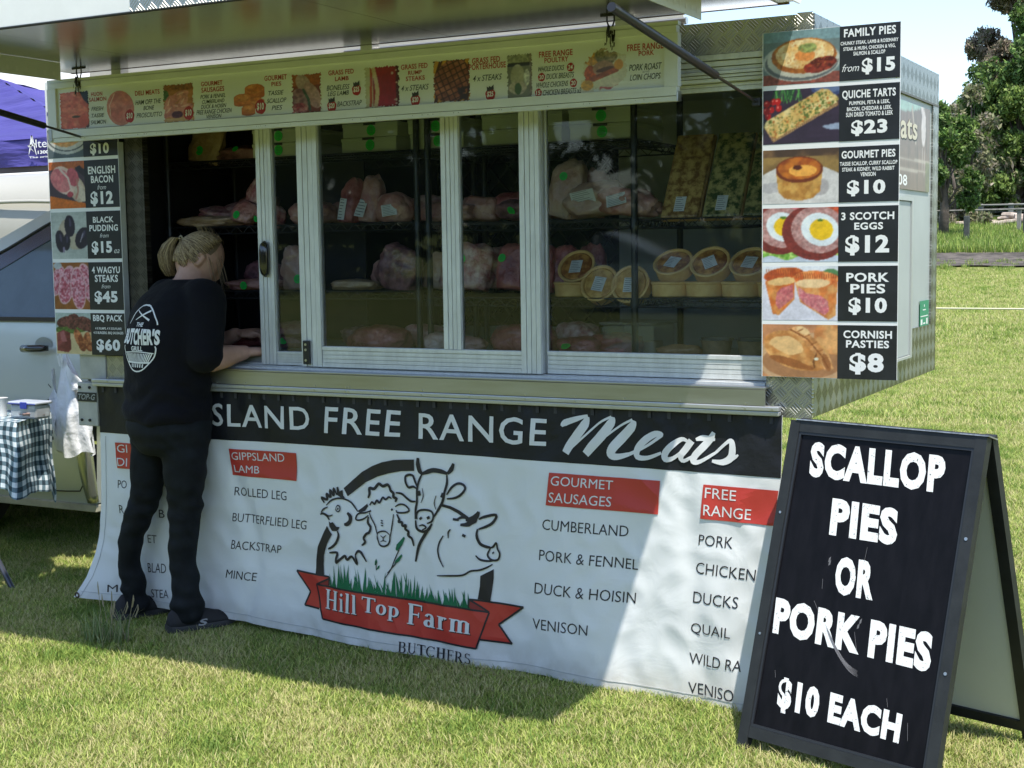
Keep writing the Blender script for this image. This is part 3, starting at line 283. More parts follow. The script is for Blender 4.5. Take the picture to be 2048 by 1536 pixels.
LOGO_FILLS = [('k', [(-2.7111, 0.7432), (-2.7518, 0.7408), (-2.8015, 0.7361), (-2.8518, 0.7247), (-2.8955, 0.7081), (-2.9398, 0.6839), (-2.9848, 0.6503), (-3.0243, 0.6167), (-3.0074, 0.5869), (-2.9712, 0.6142), (-2.9264, 0.6449), (-2.875, 0.6696), (-2.8243, 0.685), (-2.7671, 0.6971), (-2.7121, 0.7011)]), ('k', [(-3.1061, 0.4672), (-3.1301, 0.4274), (-3.1544, 0.3812), (-3.1676, 0.3293), (-3.1735, 0.2684), (-3.1331, 0.2692), (-3.1339, 0.3135), (-3.1273, 0.352), (-3.1084, 0.3978), (-3.0823, 0.4365), (-3.0954, 0.4492)]), ('k', [(-2.9663, 0.5329), (-2.9438, 0.5482), (-2.9214, 0.5653), (-2.9181, 0.5551), (-2.9295, 0.5382), (-2.9517, 0.5303)]), ('k', [(-2.5955, 0.5891), (-2.5615, 0.5827), (-2.5278, 0.5686), (-2.4877, 0.5467), (-2.5047, 0.5395), (-2.5348, 0.5579), (-2.5651, 0.5717), (-2.5971, 0.5789)]), ('k', [(-2.4393, 0.3404), (-2.3855, 0.3693), (-2.3861, 0.3367), (-2.3996, 0.2524), (-2.4531, 0.2538), (-2.4421, 0.3015)]), ('k', [(-3.0572, 0.5884), (-3.06, 0.6174), (-3.0509, 0.6199), (-3.0455, 0.6029), (-3.0289, 0.6102), (-3.0274, 0.5886), (-3.018, 0.5812), (-3.0314, 0.5777)]), ('k', [(-3.0972, 0.4854), (-3.0949, 0.4649), (-3.0818, 0.4491), (-3.0563, 0.4512), (-3.0453, 0.4671), (-3.0723, 0.4668), (-3.0869, 0.4781)]), ('k', [(-2.4877, 0.5438), (-2.4389, 0.5729), (-2.4544, 0.5316), (-2.4815, 0.5176), (-2.5255, 0.5153), (-2.4948, 0.5296)]), ('r', [(-3.2698, 0.275), (-3.1073, 0.2686), (-3.1075, 0.2622), (-3.1709, 0.2324), (-3.1473, 0.1393), (-3.2357, 0.1425), (-3.2067, 0.1981)]), ('r', [(-2.4855, 0.2504), (-2.2617, 0.2483), (-2.3678, 0.1715), (-2.3148, 0.1078), (-2.4457, 0.1086), (-2.405, 0.2113)]), ('r', [(-3.1709, 0.2324), (-2.405, 0.2113), (-2.4599, 0.0733), (-3.1487, 0.099)]), ('d', [(-3.1709, 0.2324), (-3.1075, 0.2622), (-3.1085, 0.2318)]), ('d', [(-2.4855, 0.2492), (-2.405, 0.2113), (-2.4889, 0.214)]), ('g', [(-3.1026, 0.2273), (-3.1036, 0.2582), (-3.107, 0.2832), (-3.0984, 0.2559), (-3.0919, 0.227)]), ('g', [(-3.0958, 0.2272), (-3.0881, 0.2525), (-3.0808, 0.2732), (-3.0803, 0.251), (-3.0826, 0.2267)]), ('g', [(-3.0855, 0.2269), (-3.0835, 0.2781), (-3.0834, 0.3197), (-3.0774, 0.274), (-3.0739, 0.2265)]), ('g', [(-3.078, 0.2267), (-3.0822, 0.2548), (-3.0894, 0.2774), (-3.0773, 0.2527), (-3.0674, 0.2263)]), ('g', [(-3.0671, 0.2264), (-3.0606, 0.2804), (-3.055, 0.3244), (-3.0512, 0.2764), (-3.0507, 0.2259)]), ('g', [(-3.0601, 0.2262), (-3.0554, 0.2603), (-3.0517, 0.2882), (-3.0469, 0.2581), (-3.0452, 0.2257)]), ('g', [(-3.0496, 0.2259), (-3.0463, 0.2814), (-3.0447, 0.3266), (-3.0409, 0.2769), (-3.0392, 0.2256)]), ('g', [(-3.0401, 0.2256), (-3.0395, 0.2667), (-3.041, 0.3001), (-3.0338, 0.2636), (-3.0289, 0.2253)]), ('g', [(-3.0337, 0.2255), (-3.0313, 0.2829), (-3.0309, 0.3296), (-3.0222, 0.2786), (-3.0169, 0.2249)]), ('g', [(-3.0261, 0.2253), (-3.0182, 0.2822), (-3.0109, 0.3287), (-3.0099, 0.2779), (-3.0118, 0.2248)]), ('g', [(-3.0157, 0.225), (-3.0131, 0.2663), (-3.012, 0.2999), (-3.006, 0.2633), (-3.0027, 0.2246)]), ('g', [(-3.0076, 0.2248), (-3.0017, 0.2533), (-2.9966, 0.2766), (-2.9948, 0.2514), (-2.9954, 0.2244)]), ('g', [(-3.0014, 0.2246), (-3.0046, 0.2478), (-3.0105, 0.2665), (-2.997, 0.2465), (-2.9866, 0.2241)]), ('g', [(-2.9927, 0.2244), (-2.9834, 0.2648), (-2.9743, 0.298), (-2.976, 0.262), (-2.9803, 0.224)]), ('g', [(-2.9857, 0.2242), (-2.9826, 0.2618), (-2.981, 0.2924), (-2.9766, 0.259), (-2.9745, 0.2238)]), ('g', [(-2.9784, 0.224), (-2.9806, 0.2589), (-2.9853, 0.2872), (-2.9724, 0.2565), (-2.9627, 0.2235)]), ('g', [(-2.9696, 0.2237), (-2.9755, 0.2789), (-2.985, 0.3235), (-2.971, 0.2742), (-2.9592, 0.2234)]), ('g', [(-2.9625, 0.2235), (-2.9656, 0.2737), (-2.9717, 0.3143), (-2.9583, 0.2698), (-2.9479, 0.2231)]), ('g', [(-2.9549, 0.2233), (-2.9619, 0.251), (-2.9725, 0.2732), (-2.9557, 0.2491), (-2.9416, 0.2229)]), ('g', [(-2.9454, 0.2231), (-2.9402, 0.2789), (-2.936, 0.3244), (-2.9303, 0.2748), (-2.9282, 0.2225)]), ('g', [(-2.9346, 0.2228), (-2.9265, 0.246), (-2.9185, 0.2651), (-2.9194, 0.2447), (-2.9228, 0.2224)]), ('g', [(-2.9248, 0.2225), (-2.922, 0.2598), (-2.9206, 0.2902), (-2.9124, 0.2574), (-2.9077, 0.222)]), ('g', [(-2.9147, 0.2222), (-2.915, 0.2548), (-2.9173, 0.2813), (-2.9093, 0.2524), (-2.9037, 0.2219)]), ('g', [(-2.9082, 0.2221), (-2.9102, 0.2578), (-2.9147, 0.2867), (-2.9011, 0.2554), (-2.891, 0.2215)]), ('g', [(-2.9023, 0.2219), (-2.8972, 0.2457), (-2.8929, 0.2652), (-2.8911, 0.2442), (-2.8915, 0.2216)]), ('g', [(-2.8946, 0.2217), (-2.886, 0.255), (-2.8776, 0.2824), (-2.8799, 0.2527), (-2.8844, 0.2214)]), ('g', [(-2.8866, 0.2215), (-2.8934, 0.2501), (-2.9036, 0.2731), (-2.8891, 0.2479), (-2.8767, 0.2212)]), ('g', [(-2.8799, 0.2213), (-2.8864, 0.2675), (-2.8965, 0.3047), (-2.8818, 0.2637), (-2.8693, 0.2209)]), ('g', [(-2.8716, 0.2211), (-2.8772, 0.2513), (-2.886, 0.2757), (-2.8684, 0.2495), (-2.8543, 0.2205)]), ('g', [(-2.8632, 0.2208), (-2.8541, 0.2721), (-2.8451, 0.3141), (-2.8465, 0.2683), (-2.8505, 0.2204)]), ('g', [(-2.8549, 0.2206), (-2.8619, 0.2504), (-2.8724, 0.2744), (-2.856, 0.2483), (-2.8423, 0.2202)]), ('g', [(-2.847, 0.2204), (-2.8411, 0.2518), (-2.8357, 0.2775), (-2.8315, 0.25), (-2.8306, 0.2199)]), ('g', [(-2.8387, 0.2202), (-2.8426, 0.2425), (-2.8491, 0.2604), (-2.8371, 0.241), (-2.8274, 0.2198)]), ('g', [(-2.8319, 0.22), (-2.8372, 0.2495), (-2.8456, 0.2733), (-2.829, 0.2476), (-2.8157, 0.2195)]), ('g', [(-2.8259, 0.2198), (-2.8167, 0.2767), (-2.8077, 0.3231), (-2.8085, 0.2724), (-2.8121, 0.2194)]), ('g', [(-2.8181, 0.2196), (-2.8122, 0.2751), (-2.8072, 0.3203), (-2.8039, 0.2709), (-2.8036, 0.2191)]), ('g', [(-2.8086, 0.2193), (-2.8125, 0.2587), (-2.8193, 0.2906), (-2.8079, 0.2556), (-2.7986, 0.219)]), ('g', [(-2.7985, 0.2191), (-2.8, 0.2737), (-2.8039, 0.318), (-2.7912, 0.2696), (-2.782, 0.2185)]), ('g', [(-2.7895, 0.2188), (-2.7833, 0.2704), (-2.778, 0.3126), (-2.7751, 0.2666), (-2.7752, 0.2184)]), ('g', [(-2.7811, 0.2186), (-2.7839, 0.2639), (-2.7894, 0.3006), (-2.7765, 0.2605), (-2.7665, 0.2181)]), ('g', [(-2.7708, 0.2183), (-2.7621, 0.2759), (-2.7535, 0.323), (-2.7563, 0.2713), (-2.761, 0.218)]), ('g', [(-2.7604, 0.218), (-2.753, 0.2648), (-2.7462, 0.303), (-2.7475, 0.2612), (-2.7508, 0.2177)]), ('g', [(-2.754, 0.2179), (-2.7599, 0.2743), (-2.7692, 0.32), (-2.7529, 0.2698), (-2.7396, 0.2174)]), ('g', [(-2.7475, 0.2177), (-2.7427, 0.2629), (-2.7388, 0.2998), (-2.735, 0.2597), (-2.7339, 0.2172)]), ('g', [(-2.7372, 0.2174), (-2.73, 0.2475), (-2.7231, 0.2722), (-2.7246, 0.2454), (-2.728, 0.2171)]), ('g', [(-2.7315, 0.2172), (-2.7255, 0.2714), (-2.7202, 0.3156), (-2.7198, 0.2671), (-2.7214, 0.2169)]), ('g', [(-2.722, 0.217), (-2.7152, 0.2596), (-2.7088, 0.2945), (-2.7073, 0.2566), (-2.7085, 0.2166)]), ('g', [(-2.7153, 0.2168), (-2.7085, 0.2535), (-2.702, 0.2835), (-2.7016, 0.2509), (-2.7036, 0.2164)]), ('g', [(-2.7059, 0.2165), (-2.7129, 0.246), (-2.7234, 0.2696), (-2.7067, 0.2439), (-2.6927, 0.2161)]), ('g', [(-2.7001, 0.2164), (-2.6937, 0.2508), (-2.6879, 0.2789), (-2.6862, 0.2485), (-2.6872, 0.216)]), ('g', [(-2.6915, 0.2162), (-2.687, 0.2372), (-2.6833, 0.2545), (-2.6802, 0.2361), (-2.6796, 0.2158)]), ('g', [(-2.6833, 0.2159), (-2.678, 0.2334), (-2.6732, 0.2477), (-2.6689, 0.2328), (-2.6677, 0.2154)]), ('g', [(-2.6773, 0.2158), (-2.6722, 0.2485), (-2.6679, 0.2752), (-2.6653, 0.2463), (-2.6652, 0.2154)]), ('g', [(-2.6701, 0.2156), (-2.6625, 0.2397), (-2.6549, 0.2595), (-2.6548, 0.2384), (-2.6573, 0.2152)]), ('g', [(-2.6641, 0.2154), (-2.6578, 0.2359), (-2.6518, 0.2528), (-2.6496, 0.235), (-2.6502, 0.215)]), ('g', [(-2.656, 0.2152), (-2.6512, 0.2447), (-2.6472, 0.2688), (-2.6422, 0.243), (-2.6404, 0.2147)]), ('g', [(-2.6501, 0.215), (-2.6525, 0.2565), (-2.6573, 0.2902), (-2.6473, 0.2533), (-2.6395, 0.2147)]), ('g', [(-2.6404, 0.2148), (-2.6452, 0.2429), (-2.6529, 0.2655), (-2.6376, 0.2411), (-2.6253, 0.2143)]), ('g', [(-2.6306, 0.2145), (-2.6305, 0.2361), (-2.632, 0.2536), (-2.6252, 0.2347), (-2.6205, 0.2142)]), ('g', [(-2.6234, 0.2143), (-2.6196, 0.2467), (-2.6169, 0.2731), (-2.6106, 0.2447), (-2.6075, 0.2138)]), ('g', [(-2.6178, 0.2142), (-2.6177, 0.2396), (-2.6194, 0.2602), (-2.6107, 0.238), (-2.6047, 0.2137)]), ('g', [(-2.6088, 0.2139), (-2.6124, 0.2438), (-2.6185, 0.268), (-2.6079, 0.2415), (-2.5993, 0.2136)]), ('g', [(-2.5992, 0.2136), (-2.5913, 0.2411), (-2.5834, 0.2637), (-2.5824, 0.2397), (-2.5844, 0.2132)]), ('g', [(-2.5907, 0.2134), (-2.593, 0.2489), (-2.5978, 0.2776), (-2.586, 0.2464), (-2.5771, 0.213)]), ('g', [(-2.5807, 0.2131), (-2.5834, 0.2426), (-2.5883, 0.2664), (-2.575, 0.2408), (-2.5649, 0.2126)]), ('g', [(-2.5711, 0.2129), (-2.5714, 0.2516), (-2.5736, 0.2831), (-2.5642, 0.2489), (-2.5575, 0.2124)]), ('g', [(-2.5649, 0.2127), (-2.5618, 0.2514), (-2.5599, 0.2828), (-2.5554, 0.2485), (-2.5532, 0.2123)]), ('g', [(-2.5588, 0.2125), (-2.5538, 0.2318), (-2.5495, 0.2476), (-2.5481, 0.2308), (-2.5488, 0.2122)]), ('g', [(-2.5524, 0.2124), (-2.5506, 0.2545), (-2.5503, 0.2889), (-2.5443, 0.2514), (-2.5407, 0.212)]), ('g', [(-2.5453, 0.2122), (-2.5463, 0.2461), (-2.5494, 0.2735), (-2.5416, 0.2435), (-2.5357, 0.2119)]), ('g', [(-2.5353, 0.2119), (-2.5378, 0.2331), (-2.5425, 0.2502), (-2.5306, 0.2319), (-2.5216, 0.2115)]), ('g', [(-2.5284, 0.2117), (-2.5214, 0.2295), (-2.5145, 0.2442), (-2.5161, 0.2285), (-2.5194, 0.2114)]), ('g', [(-2.519, 0.2115), (-2.5115, 0.2513), (-2.5042, 0.2839), (-2.5027, 0.2487), (-2.5042, 0.211)]), ('g', [(-2.5128, 0.2113), (-2.5113, 0.2443), (-2.5112, 0.2712), (-2.5045, 0.2421), (-2.5003, 0.2109)]), ('g', [(-2.5029, 0.211), (-2.5083, 0.2483), (-2.5166, 0.2783), (-2.5001, 0.2457), (-2.4869, 0.2105)]), ('g', [(-2.4944, 0.2108), (-2.4922, 0.2464), (-2.4912, 0.2754), (-2.4842, 0.2441), (-2.4801, 0.2103)]), ('g', [(-2.7996, 0.4032), (-2.7942, 0.4221), (-2.7649, 0.4533), (-2.7593, 0.4495), (-2.7707, 0.4211), (-2.7927, 0.3977)]), ('g', [(-2.8062, 0.3456), (-2.8007, 0.3621), (-2.7736, 0.3891), (-2.771, 0.3813), (-2.7829, 0.3619), (-2.8033, 0.3459)]), ('g', [(-2.8916, 0.3363), (-2.8897, 0.352), (-2.8836, 0.3618), (-2.8796, 0.3498), (-2.8843, 0.337)]), ('g', [(-2.8848, 0.3184), (-2.8771, 0.3346), (-2.8683, 0.3373), (-2.8737, 0.3256)])]
MEATS = [([0.0089, 0.0231, 0.0178, 0.0071], [(-2.1132, 0.8934), (-2.0992, 0.9059), (-2.053, 0.9219), (-2.0134, 0.9347)]), ([0.0124, 0.0302, 0.032, 0.0302, 0.0266], [(-2.0134, 0.9306), (-2.0228, 0.9045), (-2.0498, 0.8685), (-2.0809, 0.8285), (-2.0958, 0.8025)]), ([0.0124, 0.0071, 0.0071, 0.0089], [(-2.0927, 0.8069), (-2.0385, 0.8517), (-1.9699, 0.9104), (-1.9248, 0.9344)]), ([0.0107, 0.0284, 0.0338, 0.032, 0.0266], [(-1.9189, 0.9333), (-1.9265, 0.9124), (-1.959, 0.8696), (-1.997, 0.8295), (-2.02, 0.8026)]), ([0.0107, 0.0071, 0.0071, 0.0089], [(-2.0147, 0.807), (-1.9629, 0.8521), (-1.8954, 0.9036), (-1.8474, 0.9283)]), ([0.0124, 0.0302, 0.0338, 0.032, 0.0284, 0.0213, 0.0124], [(-1.8401, 0.9245), (-1.8512, 0.9022), (-1.8883, 0.8628), (-1.9182, 0.8303), (-1.9259, 0.8079), (-1.9036, 0.8002), (-1.8592, 0.8116)]), ([0.0124, 0.0089, 0.0107, 0.0124, 0.0213, 0.0249, 0.0231, 0.0195, 0.0142, 0.0089], [(-1.8592, 0.8116), (-1.8005, 0.8401), (-1.7569, 0.8695), (-1.741, 0.8838), (-1.764, 0.8847), (-1.8003, 0.8639), (-1.8297, 0.8317), (-1.8299, 0.8044), (-1.7934, 0.803), (-1.7427, 0.8229)]), ([0.0089, 0.0142, 0.0213, 0.0231, 0.0213, 0.0124, 0.0089], [(-1.6501, 0.8649), (-1.6712, 0.8718), (-1.7033, 0.852), (-1.7284, 0.8237), (-1.727, 0.8035), (-1.6999, 0.8084), (-1.6501, 0.8481)]), ([0.0231, 0.0231, 0.0213, 0.0124, 0.0089], [(-1.6374, 0.8689), (-1.6572, 0.841), (-1.675, 0.8166), (-1.6644, 0.8004), (-1.6221, 0.8249)]), ([0.0124, 0.0231, 0.0249, 0.0231, 0.0213, 0.0124, 0.0089], [(-1.5628, 0.8992), (-1.5732, 0.8788), (-1.5975, 0.8509), (-1.6256, 0.8207), (-1.6305, 0.8017), (-1.6081, 0.8017), (-1.5559, 0.8333)]), ([0.0089, 0.0195, 0.0178, 0.0089], [(-1.6234, 0.8729), (-1.601, 0.8787), (-1.5766, 0.8773), (-1.5579, 0.8763)]), ([0.0089, 0.0107, 0.0178, 0.0231, 0.0249, 0.0195, 0.0089], [(-1.5559, 0.8333), (-1.518, 0.8684), (-1.5029, 0.8725), (-1.4988, 0.8463), (-1.5043, 0.8196), (-1.5317, 0.8035), (-1.5677, 0.806)]), ([0.0071, 0.0107, 0.0107, 0.0053], [(-1.5317, 0.8048), (-1.5043, 0.813), (-1.4872, 0.8239), (-1.4784, 0.831)])]
RIB0 = 62
# ------------------------------------------------------------------ printed food pictures (flat prints, colour per grid point)
class Pic:
    def __init__(s, W, H, c):
        s.W, s.H = W, H; s.AR = W/H
        y, x = np.mgrid[0:H, 0:W]; s.X = (x+.5)/H; s.Y = (y+.5)/H      # units of picture height
        s.a = np.ones((H, W, 3))*np.array(c, float); s.seed = 1; s.alpha = np.ones((H, W), bool)
    def nz(s, k, sx=1.0, sy=1.0):
        s.seed += 1; r = np.random.default_rng(s.seed*13+int(k)); out = 0; amp = 1; tot = 0
        for o in range(3):
            n = max(2, int(k*2**o)); g = r.random((n+3, int(n*s.AR)+4)); fx = np.clip(s.X*n*sx % (int(n*s.AR)+1), 0, None); fy = (s.Y*n*sy) % (n+1)
            ix = fx.astype(int); iy = fy.astype(int); tx = fx-ix; ty = fy-iy; tx = tx*tx*(3-2*tx); ty = ty*ty*(3-2*ty)
            out = out+amp*(g[iy, ix]*(1-tx)*(1-ty)+g[iy, ix+1]*tx*(1-ty)+g[iy+1, ix]*(1-tx)*ty+g[iy+1, ix+1]*tx*ty); tot += amp; amp *= .55
        return out/tot
    def put(s, m, c, tex=0, k=12, c2=None, kx=1, ky=1):
        c = np.array(c, float); col = np.ones_like(s.a)*c
        if c2 is not None:
            t = np.clip((s.nz(k, kx, ky)-.5)*4+.5, 0, 1)[..., None]; col = c*(1-t)+np.array(c2)*t
        if tex: col = col*(1+tex*(s.nz(k*2, kx, ky)-.5)*2)[..., None]
        m = m.astype(float)[..., None]; s.a = s.a*(1-m)+col*m; return s
    def em(s, cx, cy, rx, ry, rot=0, wob=0, wk=4):
        c, n = math.cos(rot), math.sin(rot); dx = s.X-cx; dy = s.Y-cy; u = (dx*c+dy*n)/rx; v = (-dx*n+dy*c)/ry
        d = np.sqrt(u*u+v*v)
        if wob: d = d+wob*(s.nz(wk)-.5)
        return d
    def ell(s, cx, cy, rx, ry, c, rot=0, wob=0, rim=None, **k):
        d = s.em(cx, cy, rx, ry, rot, wob)
        if rim: s.put(d < 1+rim[1], rim[0])
        s.put(d < 1, c, **k); return d
    def poly(s, pts, c, **k):
        m = np.zeros((s.H, s.W), bool); n = len(pts)
        for i in range(n):
            x0, y0 = pts[i]; x1, y1 = pts[(i+1) % n]
            if y0 == y1: continue
            cnd = ((y0 > s.Y) != (y1 > s.Y)) & (s.X < (x1-x0)*(s.Y-y0)/(y1-y0)+x0); m ^= cnd
        s.put(m, c, **k); return m
    def line(s, pts, w, c, **k):
        d = np.full((s.H, s.W), 9.)
        for (x0, y0), (x1, y1) in zip(pts[:-1], pts[1:]):
            t = np.clip(((s.X-x0)*(x1-x0)+(s.Y-y0)*(y1-y0))/((x1-x0)**2+(y1-y0)**2+1e-9), 0, 1); d = np.minimum(d, np.hypot(s.X-x0-t*(x1-x0), s.Y-y0-t*(y1-y0)))
        s.put(d < w, c, **k); return d
    def specks(s, m, n, r, c, seed=3):
        rr = np.random.default_rng(seed)
        ys, xs = np.nonzero(m)
        if len(ys) == 0: return
        for i in rr.integers(0, len(ys), n):
            q = rr.random()*.8+.5; d = np.hypot((s.X-s.X[ys[i], xs[i]])*(.6+rr.random()), (s.Y-s.Y[ys[i], xs[i]])*(.6+rr.random())) < r*q; s.put(d & m, c)
    def ragged(s, amt=.06, k=26):
        n1 = s.nz(k); e = np.minimum(np.minimum(s.X, s.AR-s.X), np.minimum(s.Y, 1-s.Y)); s.alpha &= e > amt*(n1-.25)
    def mesh(s, name, x0, x1, z0, z1, fn, parent, m):
        a = s.a; k = np.pad(a, ((1, 1), (1, 1), (0, 0)), mode='edge'); bl = (k[:-2, 1:-1]+k[2:, 1:-1]+k[1:-1, :-2]+k[1:-1, 2:]+2*a)/6; s.a = bl*(1+.12*(s.nz(34)-.5)+.16*(s.nz(9)-.5)+.10*(s.nz(3)-.5))[..., None]
        us = np.linspace(0, 1, s.W); vs_ = np.linspace(0, 1, s.H); V = [fn(x0+(x1-x0)*u, z0+(z1-z0)*v) for v in vs_ for u in us]
        W = s.W; F = [(j*W+i, j*W+i+1, (j+1)*W+i+1, (j+1)*W+i) for j in range(s.H-1) for i in range(W-1) if s.alpha[j, i] and s.alpha[j+1, i+1] and s.alpha[j, i+1]]
        me = bpy.data.meshes.new(name); me.from_pydata(V, [], F)
        at = me.color_attributes.new("Col", 'FLOAT_COLOR', 'POINT'); c = np.ones((s.H*s.W, 4)); c[:, :3] = lin(np.clip(s.a, 0, 1).reshape(-1, 3))*.82
        at.data.foreach_set("color", c.ravel()); me.update()
        return link(name, me, m, parent)

def pic_family():
    p = Pic(100, 70, (.45, .52, .52)); p.put(p.Y < .2, (.55, .3, .25), tex=.3); p.put(p.Y > .8, (.5, .62, .64), tex=.15)
    p.ell(.72, .42, .72, .37, (.72, .74, .7)); p.ell(.72, .40, .68, .33, (.4, .42, .42)); p.ell(.74, .46, .66, .34, (.78, .78, .72)); p.ell(.76, .52, .60, .33, (.62, .36, .16), wob=.08, c2=(.8, .5, .22), k=10)
    d = p.ell(.78, .55, .54, .27, (.93, .74, .45), wob=.1, c2=(.98, .88, .66), k=9, tex=.12); p.ell(.8, .52, .2, .1, (.9, .58, .3), wob=.6, tex=.2)
    p.ell(.82, .66, .16, .08, (.55, .6, .35), wob=.9, tex=.5); p.ell(1.08, .34, .3, .13, (.35, .12, .08), rot=.25, wob=.4, c2=(.62, .25, .18), k=16, tex=.3); p.ell(.86, .28, .1, .08, (.6, .2, .12), wob=.6, tex=.4)
    p.specks(d < 1, 60, .012, (.8, .5, .25)); return p
def pic_quiche():
    p = Pic(100, 70, (.22, .17, .24)); p.a *= (1+.25*(p.nz(5, .4, 3)-.5))[..., None]
    p.ell(1.25, .98, .35, .14, (.25, .3, .48)); p.ell(1.25, 1.0, .3, .1, (.4, .47, .62))
    for i in range(26): x = .2+random.random()*.5; p.line([(x, 1), (x+random.uniform(-.1, .15), .75+random.random()*.1)], .012, random.choice([(.2, .42, .2), (.35, .6, .3), (.15, .3, .18)]))
    for cx, cy in ((.08, .75), (.2, .78), (.3, .66), (.16, .64), (.06, .62), (.1, .52), (.28, .78)): p.ell(cx, cy, .062, .062, (.7, .1, .1)); p.ell(cx-.015, cy+.02, .018, .018, (.95, .55, .5))
    p.poly([(.02, .34), (.2, .04), (1.4, .66), (1.4, .72)], (.75, .6, .42), tex=.2)
    for i in range(34): t = i/33; p.line([(.2+1.2*t, .06+.6*t), (.18+1.2*t, .17+.6*t)], .008, (.5, .36, .22))
    m = p.poly([(.0, .33), (.07, .44), (1.1, .97), (1.22, .95), (1.42, .78), (1.36, .7), (.27, .12), (.2, .13)], (.86, .72, .42), c2=(.93, .85, .6), k=9, tex=.12)
    p.specks(m, 210, .016, (.38, .45, .2)); p.specks(m, 60, .02, (.75, .48, .22), 5); p.poly([(1.1, .3), (1.43, .35), (1.43, .22), (1.2, .24)], (.62, .68, .78)); return p
def pic_gourmet():
    p = Pic(100, 70, (.42, .32, .2)); p.put(p.Y > .55, (.45, .35, .22), c2=(.62, .5, .28), k=3); p.put(p.Y > .85, (.32, .24, .18), c2=(.5, .38, .25), k=3)
    p.poly([(-.1, .5), (.25, .66), (1.05, .7), (1.5, .5), (1.5, -.1), (-.1, -.1)], (.86, .85, .84), tex=.06, k=4); p.ell(1.05, .3, .2, .16, (.72, .7, .7)); p.ell(.15, .3, .22, .1, (.75, .74, .75), wob=.5)
    p.poly([(.25, .62), (1.13, .62), (1.08, .22), (.95, .1), (.7, .05), (.42, .1), (.3, .22)], (.72, .5, .22), c2=(.85, .66, .34), k=7, tex=.1)
    p.ell(.69, .62, .44, .24, (.45, .2, .08)); p.ell(.69, .64, .4, .2, (.78, .45, .14), wob=.15, c2=(.6, .28, .08), k=5, tex=.15); p.ell(.75, .6, .25, .1, (.95, .68, .3), wob=.5, tex=.1); p.ell(.66, .66, .1, .05, (.35, .14, .06), wob=.7)
    return p
def pic_scotch():
    p = Pic(100, 76, (.85, .5, .52)); p.ell(1.25, .85, .3, .3, (.82, .35, .2), tex=.3, wob=.4); p.ell(.9, 1.0, .2, .12, (.95, .8, .85)); p.put(p.Y < .12, (.8, .85, .92))
    p.put((p.Y < .3-.06*np.sin(p.X*19)) & (p.Y > .08+.04*np.sin(p.X*11)), (.45, .68, .25), c2=(.75, .88, .5), k=14, tex=.3)
    for cx, cy, s_ in ((.28, .62, 1), (.92, .56, 1.12)):
        p.ell(cx-.02, cy-.03, .5*s_, .44*s_, (.5, .2, .17), rot=-.3, tex=.25, wob=.05); p.ell(cx+.05, cy+.03, .42*s_, .38*s_, (.78, .62, .6), rot=-.3, c2=(.7, .5, .48), k=18, tex=.25)
        p.ell(cx+.08, cy+.03, .3*s_, .26*s_, (.92, .96, .98), rot=-.5); p.ell(cx+.1, cy+.03, .18*s_, .17*s_, (.98, .8, .12), rot=-.5, tex=.05); p.ell(cx+.08, cy+.2, .06, .03, (.35, .5, .15), wob=.8)
    return p
def pic_pork():
    p = Pic(100, 70, (.88, .88, .93)); p.a *= (1+.06*(p.nz(3)-.5))[..., None]; p.put(p.Y > .85, (.9, .92, .95)); p.ell(1.3, .86, .14, .08, (.35, .55, .35), wob=.7); p.ell(1.35, .76, .1, .07, (.85, .3, .2))
    p.poly([(.05, .72), (.2, .12), (.32, .1), (.62, .4), (.62, .8)], (.9, .6, .32), c2=(.8, .42, .18), k=6, tex=.15); p.ell(.4, .84, .38, .13, (.85, .45, .22), rot=.12, c2=(.7, .3, .12), k=12, tex=.2); p.ell(.38, .72, .28, .07, (.95, .78, .52), rot=.1, tex=.1)
    p.poly([(.27, .5), (.36, .6), (.58, .66), (.6, .42), (.32, .2), (.25, .3)], (.78, .4, .42), c2=(.85, .52, .5), k=22, tex=.2)
    p.poly([(.6, .78), (1.42, .72), (1.38, .1), (1.25, .02), (.72, .34)], (.9, .66, .4), c2=(.85, .5, .25), k=7, tex=.1)
    p.ell(1.02, .77, .42, .14, (.85, .42, .2), rot=-.05, c2=(.95, .62, .35), k=12, tex=.2); p.ell(.95, .68, .3, .08, (.96, .82, .62), wob=.4)
    m = p.poly([(.68, .62), (.85, .5), (1.1, .46), (1.24, .36), (1.26, .18), (1.18, .1), (.82, .3), (.7, .42)], (.8, .42, .46), c2=(.88, .58, .58), k=26, tex=.2)
    for i in range(13): x = .08+.045*i; p.line([(x, .93), (x+.012, .83)], .007, (.62, .27, .12))
    for i in range(18): x = .64+.043*i; p.line([(x, .86), (x+.008, .78)], .007, (.62, .27, .12))
    return p
